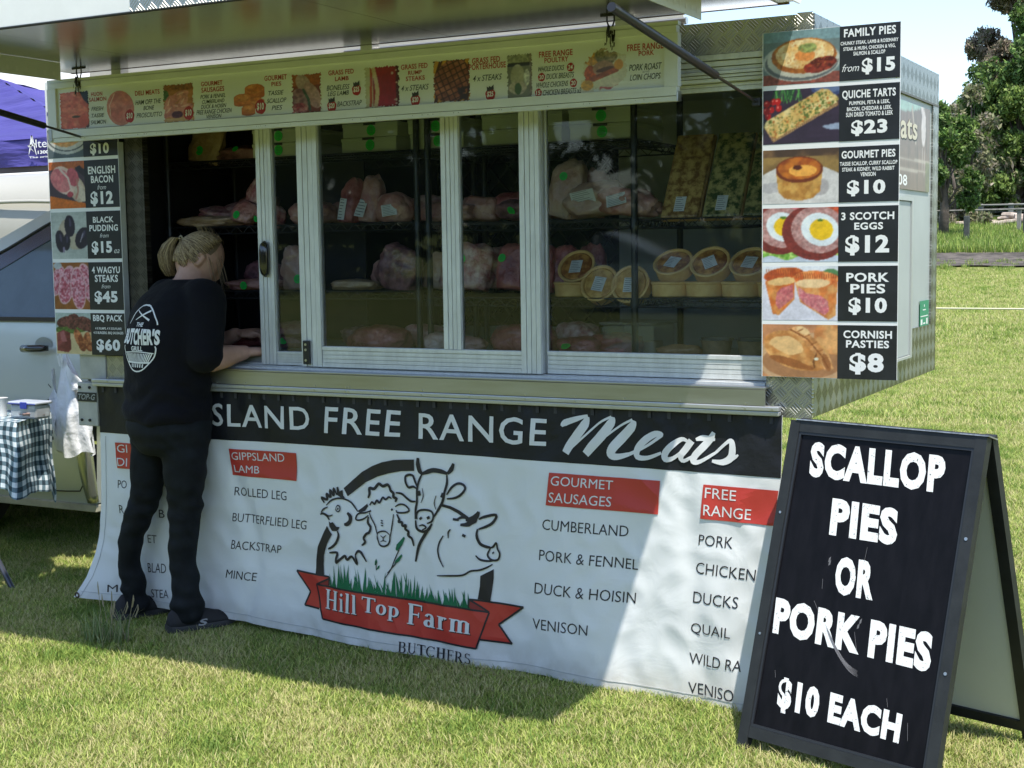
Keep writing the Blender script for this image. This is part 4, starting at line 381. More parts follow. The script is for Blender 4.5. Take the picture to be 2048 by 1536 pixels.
def pic_pasty():
    p = Pic(100, 76, (.75, .52, .36)); p.a *= (1+.25*(p.nz(2, .5, 4)-.5))[..., None]; p.ell(.75, .35, .85, .5, (.82, .66, .5), tex=.05, k=3); p.ell(.7, .3, .7, .33, (.7, .5, .34))
    p.ell(1.25, .78, .35, .33, (.8, .52, .3), rot=-.5, c2=(.88, .66, .42), k=6, tex=.15)
    m = p.ell(.6, .5, .6, .34, (.78, .52, .28), rot=-.35, c2=(.88, .66, .4), k=7, tex=.12, wob=.1)
    p.poly([(.45, .92), (.65, .97), (.95, .7), (1.2, .35), (1.25, .18), (1.1, .15), (.95, .4), (.7, .72)], (.9, .68, .45), c2=(.8, .55, .32), k=12, tex=.2)
    p.ell(.42, .60, .30, .16, (.93, .76, .52), rot=-.35, wob=.5, k=6, tex=.08); p.ell(.5, .28, .42, .08, (.62, .38, .2), rot=-.28, wob=.4, tex=.1); p.ell(.72, .88, .12, .06, (.95, .80, .58), rot=-.5, wob=.4); p.ell(1.12, .3, .06, .16, (.66, .42, .24), rot=.3, wob=.4)
    for q in ((.62, .86), (.74, .76), (.86, .62), (.96, .48), (1.05, .34)): p.line([q, (q[0]+.09, q[1]+.05)], .010, (.62, .38, .2))
    p.line([(.5, .9), (.8, .72), (1.05, .4), (1.15, .2)], .012, (.55, .32, .16)); p.line([(.95, .45), (.9, .3), (.92, .2)], .015, (.5, .3, .15)); p.ell(.95, .36, .04, .03, (.95, .95, .85), wob=.5); return p
def pic_plate():
    p = Pic(72, 80, (.35, .4, .42)); p.put(p.Y > .6, (.85, .86, .88), tex=.08)
    p.ell(.5, .4, .55, .32, (.82, .82, .8)); p.ell(.5, .44, .5, .3, (.25, .28, .3)); p.ell(.5, .46, .48, .3, (.85, .84, .8)); p.ell(.48, .5, .42, .27, (.85, .55, .3), c2=(.92, .68, .4), k=8, tex=.2, wob=.1)
    p.ell(.3, .7, .22, .2, (.85, .68, .35), tex=.2); p.ell(.75, .6, .17, .11, (.85, .7, .25), c2=(.7, .5, .15), k=10, tex=.3)
    p.line([(.05, .95), (.3, .95)], .02, (.75, .15, .2)); p.line([(.17, .88), (.17, 1)], .02, (.75, .15, .2)); p.poly([(.02, .9), (.12, .9), (.02, .98)], (.15, .2, .5)); p.poly([(.22, .9), (.34, .9), (.34, .98)], (.15, .2, .5)); return p
def pic_bacon():
    p = Pic(72, 80, (.3, .24, .28)); p.put(p.Y > .82, (.75, .4, .2), tex=.2); p.put((p.Y < .28-.2*p.X), (.85, .45, .15), tex=.15); p.poly([(.65, .85), (.78, .9), (.95, .75), (.95, .6)], (.2, .16, .2))
    p.ell(.68, .42, .2, .32, (.85, .76, .66), rot=.5, tex=.15); p.ell(.74, .4, .1, .3, (.9, .84, .76), rot=.5)
    p.ell(.37, .6, .34, .26, (.95, .82, .76), rot=-.75); p.ell(.3, .6, .29, .22, (.85, .45, .48), rot=-.75, c2=(.9, .55, .55), k=12, tex=.1); p.ell(.6, .66, .14, .2, (.82, .4, .44), rot=.35, tex=.12)
    p.line([(.28, .85), (.48, .65), (.55, .4), (.6, .3)], .022, (.95, .85, .8)); p.ell(.52, .3, .08, .06, (.75, .3, .35), wob=.5, tex=.3); p.line([(.7, .6), (.72, .35), (.66, .2)], .02, (.8, .55, .5)); return p
def pic_pudding():
    p = Pic(72, 80, (.75, .78, .76)); p.a *= (1+.1*(p.nz(6, .2, 3)-.5))[..., None]; p.ell(.40, .66, .2, .2, (.76, .70, .62), wob=.6); p.ell(.6, .36, .2, .16, (.77, .73, .64), wob=.6)
    for cx, cy, rx, ry, r in ((.47, .7, .13, .23, .05), (.22, .38, .12, .24, .15), (.38, .36, .09, .18, -.1), (.78, .44, .17, .24, -.5)):
        p.ell(cx, cy, rx, ry, (.16, .13, .2), rot=r, tex=.2, k=5); p.ell(cx+rx*.1, cy+ry*.3, rx*.2, ry*.4, (.3, .27, .38), rot=r, wob=.4)
    p.line([(.8, .55), (.72, .36)], .008, (.8, .78, .82)); p.ell(.3, .2, .03, .06, (.55, .5, .62)); return p
def pic_wagyu():
    p = Pic(72, 80, (.6, .36, .16)); p.a *= (1+.3*(p.nz(4, 3, 1)-.5))[..., None]
    for cx, cy, rx, ry, r in ((.1, .6, .16, .32, .4), (.86, .55, .16, .42, -.3), (.34, .52, .18, .4, .28), (.62, .45, .17, .43, -.05)):
        p.ell(cx, cy, rx*1.12, ry*1.06, (.9, .72, .74), rot=-r); p.ell(cx, cy, rx, ry*.97, (.72, .3, .38), rot=-r, c2=(.92, .7, .76), k=24, tex=.25)
    p.ell(.1, .93, .1, .07, (.72, .74, .76), wob=.7); return p
def pic_bbq():
    p = Pic(72, 80, (.84, .76, .58)); p.put(p.Y > .55, (.7, .76, .74), tex=.1); p.ell(.4, .6, .45, .1, (.35, .45, .2), wob=.7, tex=.5)
    for cx, cy, rx, ry, r in ((.25, .78, .22, .13, .3), (.45, .87, .15, .1, .3), (.42, .7, .13, .1, 0), (.72, .74, .24, .16, -.3), (.88, .66, .14, .14, 0)): p.ell(cx, cy, rx, ry, (.32, .14, .14), rot=r, c2=(.5, .28, .26), k=18, tex=.5, wob=.3)
    p.poly([(.02, .5), (.18, .58), (.36, .52), (.38, .12), (.3, .04), (.03, .08)], (.45, .16, .18), c2=(.6, .28, .28), k=6, tex=.2); p.poly([(.1, .52), (.2, .56), (.28, .3), (.14, .3)], (.7, .4, .42))
    for cx, cy, rx, ry, r in ((.58, .38, .1, .24, -.35), (.78, .34, .1, .2, .1), (.85, .2, .1, .12, 0), (.66, .2, .09, .13, -.3)): p.ell(cx, cy, rx, ry, (.52, .24, .14), rot=-r, c2=(.78, .48, .3), k=12, tex=.3)
    return p
def sp_salmon():
    p = Pic(60, 80, (.8, .42, .33)); p.put(p.Y < .25, (.45, .3, .28))
    for i in range(6): p.ell(.34-.02*i, .85-.14*i, .42, .16, (.85, .42-.02*(i % 2), .33), rot=-.25, c2=(.92, .52, .4), k=8, tex=.12)
    p.poly([(.5, 1), (.75, 1), (.75, .6), (.62, .75)], (.1, .13, .12)); p.ell(.6, .2, .15, .15, (.85, .38, .28), wob=.4); p.ell(.4, .33, .1, .03, (.3, .25, .15), wob=.8); p.ragged(.05); return p
def sp_ham():
    p = Pic(66, 80, (1, 1, 1)); d = p.em(.41, .5, .4, .49, .15); p.put(d < 1, (.85, .55, .45)); p.ell(.43, .52, .355, .43, (.82, .45, .38), rot=.15, c2=(.88, .54, .46), k=5, tex=.1); p.line([(.12, .3), (.1, .6), (.25, .9)], .012, (.95, .8, .7)); p.alpha &= d < 1; return p
def sp_saus():
    p = Pic(64, 80, (.75, .5, .32)); p.a *= (1+.3*(p.nz(3, .3, 5)-.5))[..., None]; p.put(p.Y > .82, (.6, .38, .22), tex=.4); p.ell(.05, .72, .12, .14, (.3, .42, .25), wob=.8, tex=.5)
    for cx, cy, r in ((.3, .62, .6), (.45, .7, .3), (.5, .5, 1.0), (.3, .4, -.2), (.15, .5, 1.3), (.55, .38, .2), (.28, .25, .1), (.15, .3, .8)): p.ell(cx, cy, .22, .1, (.8, .5, .48), rot=r, c2=(.88, .6, .56), k=9, tex=.15); p.ell(cx, cy+.04, .1, .02, (.95, .75, .7), rot=r)
    p.ell(.35, .22, .15, .1, (.35, .15, .22), wob=.5, tex=.4); p.put(p.Y < .12, (.85, .68, .48)); p.ragged(.08); return p
def sp_pies():
    p = Pic(70, 80, (1, 1, 1)); al = np.zeros((80, 70), bool)
    for cx, cy, r in ((.58, .72, .27), (.24, .5, .23), (.64, .38, .2), (.4, .2, .19)):
        m = (np.abs(p.X-cx) < r) & (p.Y < cy+.02) & (p.Y > cy-r*.95+.25*(p.X-cx)**2/r); p.put(m, (.78, .42, .2), c2=(.85, .5, .26), k=6, tex=.15); d = p.ell(cx, cy, r, r*.5, (.82, .5, .26), tex=.2, wob=.05); p.ell(cx, cy+.01, r*.8, r*.36, (.9, .6, .34), c2=(.8, .45, .22), k=9, tex=.15); al |= m | (d < 1)
        al |= (p.em(cx, cy-r*.75, r, r*.3) < 1); p.put((p.em(cx, cy-r*.75, r, r*.3) < 1) & (p.Y < cy-r*.75), (.72, .4, .2))
    p.alpha &= al; return p
def sp_lamb():
    p = Pic(60, 80, (.5, .22, .14)); p.put(p.Y > .7, (.65, .35, .18), tex=.3)
    p.ell(.3, .75, .16, .25, (.72, .6, .58), rot=.5, tex=.2); p.ell(.52, .45, .17, .35, (.68, .52, .52), rot=.45, c2=(.78, .62, .6), k=10, tex=.2); p.ell(.22, .35, .2, .3, (.5, .32, .35), rot=.3, c2=(.65, .5, .5), k=12, tex=.25); p.ell(.2, .14, .2, .14, (.6, .2, .26), tex=.4, c2=(.75, .5, .5), k=14)
    p.line([(.3, .6), (.42, .35), (.45, .1)], .03, (.22, .32, .25), tex=.5); p.ragged(.09, 34); return p
def sp_rump():
    p = Pic(64, 80, (.62, .12, .17)); p.a *= (1+.25*(p.nz(8, 3, 1)-.5))[..., None]; p.put(p.X < .2, (.8, .78, .66))
    p.put(np.abs(p.X-.14-.03*p.Y) < .025, (.75, .3, .2)); p.put(np.abs(p.X-.24-.05*np.sin(p.Y*4)) < .045, (.85, .75, .62)); p.put(p.X > .7, (.32, .08, .1), tex=.5); p.specks(p.X > .6, 12, .02, (.85, .75, .72)); p.ragged(.09, 34); return p
def sp_porter():
    p = Pic(66, 80, (.85, .62, .25)); p.put(np.sin(p.X*38-p.Y*12) > .1, (.3, .14, .06)); m = p.em(.42, .5, .4, .5, -.45, .1) < 1
    p.put(m, (.55, .3, .2), c2=(.68, .42, .3), k=9, tex=.2); g = (np.abs(np.sin(p.X*24+p.Y*9)) < .3) | (np.abs(np.sin(p.Y*22-p.X*10)) < .28); p.put(m & g, (.25, .11, .08)); p.put((p.X > .55) & (p.Y < .35) & (p.nz(9) > .5), (.2, .1, .1)); p.ragged(.07, 34); return p
def sp_poultry():
    p = Pic(46, 80, (.5, .5, .42)); p.put(p.Y > .8, (.62, .62, .52), tex=.5); p.put((p.Y < .8) & (p.Y > .72), (.12, .12, .1)); p.ell(.24, .5, .15, .27, (.72, .7, .58), tex=.12); p.ell(.24, .25, .2, .14, (.75, .7, .62), wob=.4, tex=.2); p.ell(.25, .22, .07, .12, (.3, .4, .22), wob=.6); p.ell(.44, .45, .06, .2, (.85, .85, .8), wob=.6, tex=.4); p.put(p.X > .5, (.55, .5, .45), tex=.5); p.ragged(.06, 34); return p
def sp_pork():
    p = Pic(84, 80, (.9, .88, .8)); al = p.em(.55, .5, .5, .47, 0, .5, 12) < 1; p.ell(.25, .75, .18, .14, (.85, .62, .25), tex=.3, wob=.4); p.ell(.22, .42, .14, .2, (.75, .36, .16), tex=.4, wob=.3); p.ell(.15, .16, .14, .12, (.88, .66, .25), tex=.3)
    p.ell(.58, .8, .26, .2, (.7, .62, .5), wob=.4, c2=(.45, .42, .25), k=14, tex=.4); p.ell(.52, .52, .24, .18, (.72, .55, .46), tex=.2); p.ell(.55, .5, .2, .05, (.4, .26, .2), rot=.2)
    p.line([(.3, .3), (.8, .48)], .06, (.68, .36, .22), tex=.3); p.ell(.68, .18, .26, .12, (.9, .86, .8), tex=.08); p.line([(.45, .08), (.7, .05), (.9, .12)], .03, (.8, .42, .42)); p.ell(.85, .6, .1, .12, (.88, .62, .25), wob=.5); p.alpha &= al | ((p.X < .3) & (p.Y < .3)); return p
# ------------------------------------------------------------------ ground
def gz(x, y):
    d = math.hypot(x, y+4.3)
    P = [(-1e9, 0), (17, 0), (30, .28), (40, .68), (47, 1.22), (60, 2.15), (80, 3.0), (200, 4.5), (1500, 6.0)]
    for (a, za), (b, zb) in zip(P[:-1], P[1:]):
        if d <= b:
            t = 0 if a < -1e8 else (d-a)/(b-a)
            return za+(zb-za)*t
    return 6.0
def grass_material(name, lush=0.0):
    m = bpy.data.materials.new(name); m.use_nodes = True; n = m.node_tree; L = n.links; b = n.nodes["Principled BSDF"]; b.inputs["Roughness"].default_value = 0.9; b.inputs["Specular IOR Level"].default_value = .15
    tc = n.nodes.new("ShaderNodeTexCoord")
    def nz(s, d=6, r=.6):
        t = n.nodes.new("ShaderNodeTexNoise"); t.inputs["Scale"].default_value = s; t.inputs["Detail"].default_value = d; t.inputs["Roughness"].default_value = r; L.new(tc.outputs["Object"], t.inputs["Vector"]); return t.outputs[0]
    def ramp(x, p0, c0, p1, c1):
        r = n.nodes.new("ShaderNodeValToRGB"); r.color_ramp.elements[0].position = p0; r.color_ramp.elements[1].position = p1; r.color_ramp.elements[0].color = (*c0, 1); r.color_ramp.elements[1].color = (*c1, 1); L.new(x, r.inputs[0]); return r.outputs[0]
    def mix(f, a, c):
        x = n.nodes.new("ShaderNodeMix"); x.data_type = 'RGBA'; L.new(f, x.inputs[0]); L.new(a, x.inputs[6]); L.new(c, x.inputs[7]); return x.outputs[2]
    if lush: A = ramp(nz(14, 8, .75), .35, (.04, .09, .015), .68, (.10, .18, .04)); B = ramp(nz(30, 4), .3, (.07, .14, .03), .7, (.13, .20, .05))
    else: A = ramp(nz(22, 8, .75), .33, (.085, .115, .022), .68, (.20, .235, .06)); B = ramp(nz(60, 6, .7), .3, (.14, .16, .04), .7, (.25, .245, .085))
    c = mix(ramp(nz(.9, 8, .7), .42, (0, 0, 0), .6, (1, 1, 1)), A, B); L.new(c, b.inputs["Base Color"])
    bp = n.nodes.new("ShaderNodeBump"); bp.inputs["Strength"].default_value = .7; bp.inputs["Distance"].default_value = .03; L.new(nz(45, 8, .8), bp.inputs["Height"]); L.new(bp.outputs[0], b.inputs["Normal"])
    return m
MG = grass_material("lawn_ground"); ML = grass_material("paddock_ground", 1)
def polar(name, r0, r1, nr, a0, a1, na, m, dz=0.0, jit=0.0):
    mb = MB()
    def fn(u, v):
        a = math.radians(a0+(a1-a0)*u); t = v**1.6; r = r0+(r1-r0)*t
        if jit and (v == 0 or v == 1): r += jit*(noise.noise(Vector((a*40, v*9, 0))))
        x = r*math.sin(a); y = -4.3+r*math.cos(a); return (x, y, gz(x, y)+dz)
    mb.grid(fn, na, nr); return mb.build(name, m)
g = polar('ground', 0.0, 1300, 70, -180, 180, 120, MG); tag(g, kind='structure')
def flat_strip(name, r0, r1, a0, a1, m, dz, jit):
    mb = MB()
    def fn(u, v):
        a = math.radians(a0+(a1-a0)*u); r = r0+(r1-r0)*v
        if v in (0, 1): r += jit*noise.noise(Vector((a*30, v*9, 0)))*2
        x = r*math.sin(a); y = -4.3+r*math.cos(a); return (x, y, gz(x, y)+dz)
    mb.grid(fn, 120, 14); return mb.build(name, m)
tag(flat_strip('paddock', 46.0, 140, -60, 30, ML, .06, .8), kind='structure')
tag(flat_strip('mulch_strip', 41.5, 46.4, -60, 30, mat("mulch", (.045, .035, .028), .95, var=.6, vs=2.2, bump=.8, bs=12, bd=.05, col2=(.13, .11, .09)), .05, .7), kind='structure')

# ---- blades
def blade_mesh(name, n, R, h0, h1, w, lean, m, seeds=0, gr=.5):
    rr = random.Random(sum(map(ord, name))*37 + seeds); mb = MB(); cols = []
    for i in range(n):
        a = rr.random()*6.283; r = R*math.sqrt(rr.random()); x, y = r*math.cos(a), r*math.sin(a); h = rr.uniform(h0, h1); b = rr.random()*6.283; l = rr.uniform(.2, 1)*lean*h; dx, dy = math.cos(b), math.sin(b); px, py = -dy*w/2, dx*w/2
        V = [(x-px, y-py, 0), (x+px, y+py, 0), (x+px*.8+dx*l*.35, y+py*.8+dy*l*.35, h*.55), (x-px*.8+dx*l*.35, y-py*.8+dy*l*.35, h*.55), (x+dx*l, y+dy*l, h)]
        mb.add(V, [(0, 1, 2, 3), (3, 2, 4)])
        t = rr.random()
        if t < .38*(1-gr)+.05: c = (.52, .48, .23)
        elif t < .70-.12*gr: c = (.30, .375, .085)
        elif t < .93-.35*gr: c = (.44, .48, .14)
        else: c = (.15, .25, .045)
        k = rr.uniform(.8, 1.2); cols += [(c[0]*k, c[1]*k, c[2]*k, 1)]*5
    me = bpy.data.meshes.new(name); me.from_pydata(mb.v, [], mb.f); at = me.color_attributes.new("Col", 'FLOAT_COLOR', 'POINT'); at.data.foreach_set("color", np.array(cols).ravel()); me.materials.append(m)
    return me
MBL = vcol_mat("grass_blade", .6, spec=.25, trans=.35)
def scatter(name, pts, faces, meshes, density, smin, smax, seed=0):
    """ground patch whose geometry nodes stand tufts on it; the meshes come from hidden source objects"""
    mb = MB().add(pts, faces); me = bpy.data.meshes.new(name); me.from_pydata(mb.v, [], mb.f); o = link(name, me, MG)
    cl = bpy.data.collections.new(name+"_sources")
    for k, q in enumerate(meshes): cl.objects.link(bpy.data.objects.new("tuft_source", q))
    ng = bpy.data.node_groups.new(name, 'GeometryNodeTree'); ng.interface.new_socket("Geometry", in_out='INPUT', socket_type='NodeSocketGeometry'); ng.interface.new_socket("Geometry", in_out='OUTPUT', socket_type='NodeSocketGeometry')
    N = ng.nodes; L = ng.links; gi = N.new('NodeGroupInput'); go = N.new('NodeGroupOutput')
    dp = N.new('GeometryNodeDistributePointsOnFaces'); dp.inputs['Density'].default_value = density; dp.inputs['Seed'].default_value = seed
    ci = N.new('GeometryNodeCollectionInfo'); ci.inputs['Collection'].default_value = cl; ci.inputs['Separate Children'].default_value = True; ci.inputs['Reset Children'].default_value = True
    ip = N.new('GeometryNodeInstanceOnPoints'); ip.inputs['Pick Instance'].default_value = True
    rv = N.new('FunctionNodeRandomValue'); rv.data_type = 'FLOAT_VECTOR'; rv.inputs[0].default_value = (-.12, -.12, 0); rv.inputs[1].default_value = (.12, .12, 6.283)
    rs = N.new('FunctionNodeRandomValue'); rs.data_type = 'FLOAT'; rs.inputs[2].default_value = smin; rs.inputs[3].default_value = smax; rs.inputs['Seed'].default_value = 5
    tn = N.new('ShaderNodeTexNoise'); tn.inputs['Scale'].default_value = 2.2; tn.inputs['Detail'].default_value = 5; ps = N.new('GeometryNodeInputPosition'); L.new(ps.outputs[0], tn.inputs['Vector'])
    mr = N.new('ShaderNodeMapRange'); mr.inputs['From Min'].default_value = .33; mr.inputs['From Max'].default_value = .67; mr.inputs['To Min'].default_value = 0; mr.inputs['To Max'].default_value = len(meshes)-.01; L.new(tn.outputs[0], mr.inputs['Value']); fl = N.new('FunctionNodeFloatToInt'); fl.rounding_mode = 'FLOOR'; L.new(mr.outputs[0], fl.inputs[0]); L.new(fl.outputs[0], ip.inputs['Instance Index'])
    L.new(gi.outputs[0], dp.inputs['Mesh']); L.new(dp.outputs['Points'], ip.inputs['Points']); L.new(ci.outputs[0], ip.inputs['Instance']); L.new(rv.outputs[0], ip.inputs['Rotation']); L.new(rs.outputs[1], ip.inputs['Scale']); L.new(ip.outputs[0], go.inputs[0])
    md = o.modifiers.new("scatter", 'NODES'); md.node_group = ng
    return tag(o, kind='stuff')
short = [blade_mesh("blades_%d" % i, 26, .055, .008, .024, .0028, 1.6, MBL, i, i/5) for i in range(6)]
longb = [blade_mesh("long_blades_%d" % i, 26, .05, .03, .075, .0035, .9, MBL, i, .5+i*.12) for i in range(4)]
tallb = [blade_mesh("paddock_blades_%d" % i, 30, .12, .06, .17, .012, .5, MBL, i, .9) for i in range(3)]
o = scatter('grass', [(-7.6, -3.2, .002), (2.6, -3.2, .002), (2.6, 2.2, .002), (-7.6, 2.2, .002)], [(0, 1, 2, 3)], short, 1700, .6, 1.25); tag(o, 'short mown lawn in front of and around the food trailer', 'grass')
def wedge(name, r0, r1, meshes, dens, s0, s1, lab, cat, seed, al=-13.5, ar=-5.5):
    P = []; F_ = []
    for j in range(9):
        r = r0+(r1-r0)*j/8
        for a in np.linspace(al, ar, 9): x = r*math.sin(math.radians(a)); y = -4.3+r*math.cos(math.radians(a)); P.append((x, y, gz(x, y)+.01))
    for j in range(8):
        for i in range(8): F_.append((j*9+i, j*9+i+1, (j+1)*9+i+1, (j+1)*9+i))
    q = scatter(name, P, F_, meshes, dens, s0, s1, seed); tag(q, lab, cat)
wedge('grass', 6.3, 12, short, 520, .9, 1.6, 'short mown lawn running back beside the trailer', 'grass', 3, -30, 22)
wedge('grass', 12, 20.6, short, 190, 1.3, 2.2, 'short mown lawn further back behind the trailer', 'grass', 4, -30, 14)
wedge('grass', 20.5, 40.4, short, 60, 2.0, 3.6, 'mown lawn in the distance up to the mulch strip', 'grass', 5, -24, 6)
wedge('grass', 40, 43.2, tallb, 9, .5, 1.1, 'straggling grass creeping over the near edge of the mulch', 'grass', 8, -24, 6)
wedge('long_grass', 45.8, 63, tallb, 22, 1.2, 2.6, 'lush green unmown grass of the paddock', 'grass', 6, -24, 6)
pts = []; fs = []
for i in range(24):
    x = -4.5+3.35*i/23; yb = .02 if x < -2.2 else -.12; pts += [(x, yb-.16-.05*math.sin(i), .003), (x, yb+.08, .003)]
for i in range(23): fs.append((2*i, 2*i+2, 2*i+3, 2*i+1))
o = scatter('long_grass', pts, fs, longb, 60, .25, .6, 9); tag(o, 'longer uncut grass along the foot of the banner', 'grass')
# ------------------------------------------------------------------ food trailer
ALU = mat("satin_aluminium", (.68, .70, .69), .38, .25, var=.10, vs=30, stretch=(1.2, 1, .35), bump=.05, bs=200)
STEEL = mat("stainless_sheet", (.42, .42, .41), .34, .92, var=.10, vs=9, stretch=(.3, 1, 3), rvar=.08)
CHROME = mat("bright_trim", (.50, .51, .51), .3, .55, var=.05, vs=20)
WHITE = mat("white_panel", (.70, .71, .68), .38, var=.05, vs=4, coat=.2)
CREAM = mat("cream_powder_coat", (.70, .72, .69), .42, var=.07, vs=5, bump=.03, bs=90)
DARKIN = mat("dark_panel_and_shade", (.018, .018, .02), .55, var=.3, vs=8)  # black for floor and underbody, also for sheets standing in for interior shade
BLACK = mat("black_plastic", (.018, .018, .02), .35)
RUBBER = mat("black_rubber", (.02, .02, .02), .7)
UNDER = mat("polished_underside", (.58, .58, .58), .20, .97, var=.10, vs=5, stretch=(.6, 3, 1), rvar=.05, bump=.03, bs=6, bd=.004)
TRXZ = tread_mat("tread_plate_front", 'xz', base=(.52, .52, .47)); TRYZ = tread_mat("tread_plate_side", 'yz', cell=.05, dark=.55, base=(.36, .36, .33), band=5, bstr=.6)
SCREW = mat("screw_head", (.5, .5, .48), .3, .9)
GLASS = glass_mat("window_glass", (.93, .96, .95), .02, boost=.0, haze=.007, hazecol=(.5, .55, .52))
X0, X1, ZB, ZT, YD = -4.26, -1.25, .957, 2.205, 1.85
TR = thing('food_trailer', 'silver tread plate food trailer with raised awning and sliding serving windows', 'food trailer', (-2.75, .9, 0))
# shell
MB().box(X0+.02, X1-.02, .06, YD-.02, ZB+.002, ZB+.06).build('floor', DARKIN, TR)
MB().box(X0+.01, X1-.01, .012, YD-.01, ZT-.045, ZT-.004).build('roof', WHITE, TR)
MB().box(X0+.02, X0+.05, .02, YD-.02, ZB+.06, ZT-.045).build('side_wall', WHITE, TR)
# back wall with window opening x -3.95..-2.70, z 1.30..2.00
mb = MB(); yb0, yb1 = YD-.05, YD-.02
mb.box(X0+.05, -3.95, yb0, yb1, ZB+.06, ZT-.045); mb.box(-2.70, X1-.05, yb0, yb1, ZB+.06, ZT-.045); mb.box(-3.95, -2.70, yb0, yb1, 2.02, ZT-.045); mb.box(-3.95, -2.70, yb0, yb1, ZB+.06, 1.12)
mb.build('back_wall', mat("interior_white", (.80, .82, .79), .5, var=.05, vs=3), TR)
# right end wall: white panel, tread trims
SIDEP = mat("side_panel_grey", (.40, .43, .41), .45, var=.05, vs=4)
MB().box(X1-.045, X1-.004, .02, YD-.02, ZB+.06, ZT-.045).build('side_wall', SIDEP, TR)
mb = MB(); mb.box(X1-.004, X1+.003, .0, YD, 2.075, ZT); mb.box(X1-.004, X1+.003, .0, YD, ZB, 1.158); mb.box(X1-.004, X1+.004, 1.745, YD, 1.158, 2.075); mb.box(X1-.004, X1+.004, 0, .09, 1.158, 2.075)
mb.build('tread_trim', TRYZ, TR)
MB().box(X1+.003, X1+.006, 0.01, YD-.004, 2.068, 2.076).build('trim_seam', mat("seam", (.12, .12, .11), .6), TR)
MB().box(X0-.004, X0+.02, .0, YD, ZB, ZT).build('tread_trim', TRYZ, TR)
# front face tread plate: header band, jambs, lower corners
mb = MB(); mb.box(X0, X1, -.004, .012, 2.105, ZT)
mb.build('tread_header', TRXZ, TR)
mb = MB(); mb.box(X1-.05, X1, -.008, -.004, ZB+.12, ZT+.004); mb.build('corner_trim', TRXZ, TR)
mb = MB(); mb.box(-1.395, X1+.004, -.006, .012, ZB-.002, 1.085); mb.build('corner_plate', TRXZ, TR)
mb = MB(); mb.box(X0, -4.075, -.006, .012, .985, 1.085); mb.build('corner_plate', TRXZ, TR)
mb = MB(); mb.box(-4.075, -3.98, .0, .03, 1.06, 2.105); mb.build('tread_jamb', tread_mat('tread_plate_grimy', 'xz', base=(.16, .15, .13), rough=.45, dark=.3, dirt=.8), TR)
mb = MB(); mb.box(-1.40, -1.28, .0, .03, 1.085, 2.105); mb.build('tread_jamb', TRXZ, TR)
MB().box(-4.36, -4.215, -.012, .05, .985, 1.10, .004).build('corner_box', mat("aged_cream", (.42, .42, .37), .5, var=.15, vs=9), TR)
# channels over the windows
mb = MB()
for z0, z1, y0 in ((2.086, 2.103, -.012), (2.068, 2.083, .0), (2.055, 2.066, .012), (2.044, 2.053, .004), (2.034, 2.042, .014)): mb.box(-3.98, -1.40, y0, .06, z0, z1)
mb.build('window_track', ALU, TR)
MB().box(-3.98, -1.40, .020, .075, 2.021, 2.032).build('window_head', CREAM, TR)
# counter ledge and fascia
MB().box(-4.06, -1.385, -.045, .06, 1.045, 1.053, .002).build('counter', STEEL, TR)
MB().box(-4.06, -1.385, -.047, -.040, .994, 1.0445).build('counter_fascia', STEEL, TR)
mb = MB(); mb.box(-4.26, -1.34, -.052, -.020, .9775, .9925, .003); mb.box(-4.26, -1.34, -.047, -.022, .962, .9765, .003); mb.build('trim_rail', CHROME, TR)
mb = MB()
for x in (-4.17, -3.96, -3.75, -3.6, -3.46, -3.34, -3.13, -2.99, -2.975, -2.82, -2.66, -2.46, -2.24, -2.05, -1.87, -1.67, -1.45, -1.36):
    mb.cyl((x, -.047, .999), (x, -.0495, .999), .0035, n=8); mb.cyl((x, -.052, .984), (x, -.0545, .984), .0035, n=8)
mb.build('screw', SCREW, TR)
# window track sill: two grooves between the ledge and the sashes
mb = MB(); mb.box(-3.98, -1.40, .0, .02, 1.053, 1.061); mb.box(-3.98, -1.40, .034, .044, 1.053, 1.063); mb.box(-3.98, -1.40, .065, .08, 1.053, 1.07); mb.build('sill_track', ALU, TR)
# chassis and wheels, mostly behind the banner
mb = MB(); mb.box(-4.1, -1.5, .25, .33, .80, .9565); mb.box(-4.1, -2.0, 1.5, 1.58, .80, .9565); mb.box(-2.9, -2.8, .33, 1.5, .82, .9); mb.build('chassis', mat("galvanised", (.3, .31, .32), .5, .6, var=.15), TR)
for x in (-2.35, -3.1):
    for y0, y1 in ((.16, .36), (1.48, 1.68)):
        w = MB(); w.cyl((x, y0, .34), (x, y1, .34), .335, n=28); wo_ = w.build('wheel', RUBBER, TR, smooth='auto'); h = MB(); h.cyl((x, y0-.008, .34), (x, y1+.008, .34), .18, n=20); h.build('rim', SCREW, wo_)
        MB().box(x-.05, x+.05, min(y0, y1)+.04, max(y0, y1)-.04, .6, .82).build('axle_mount', BLACK, TR)

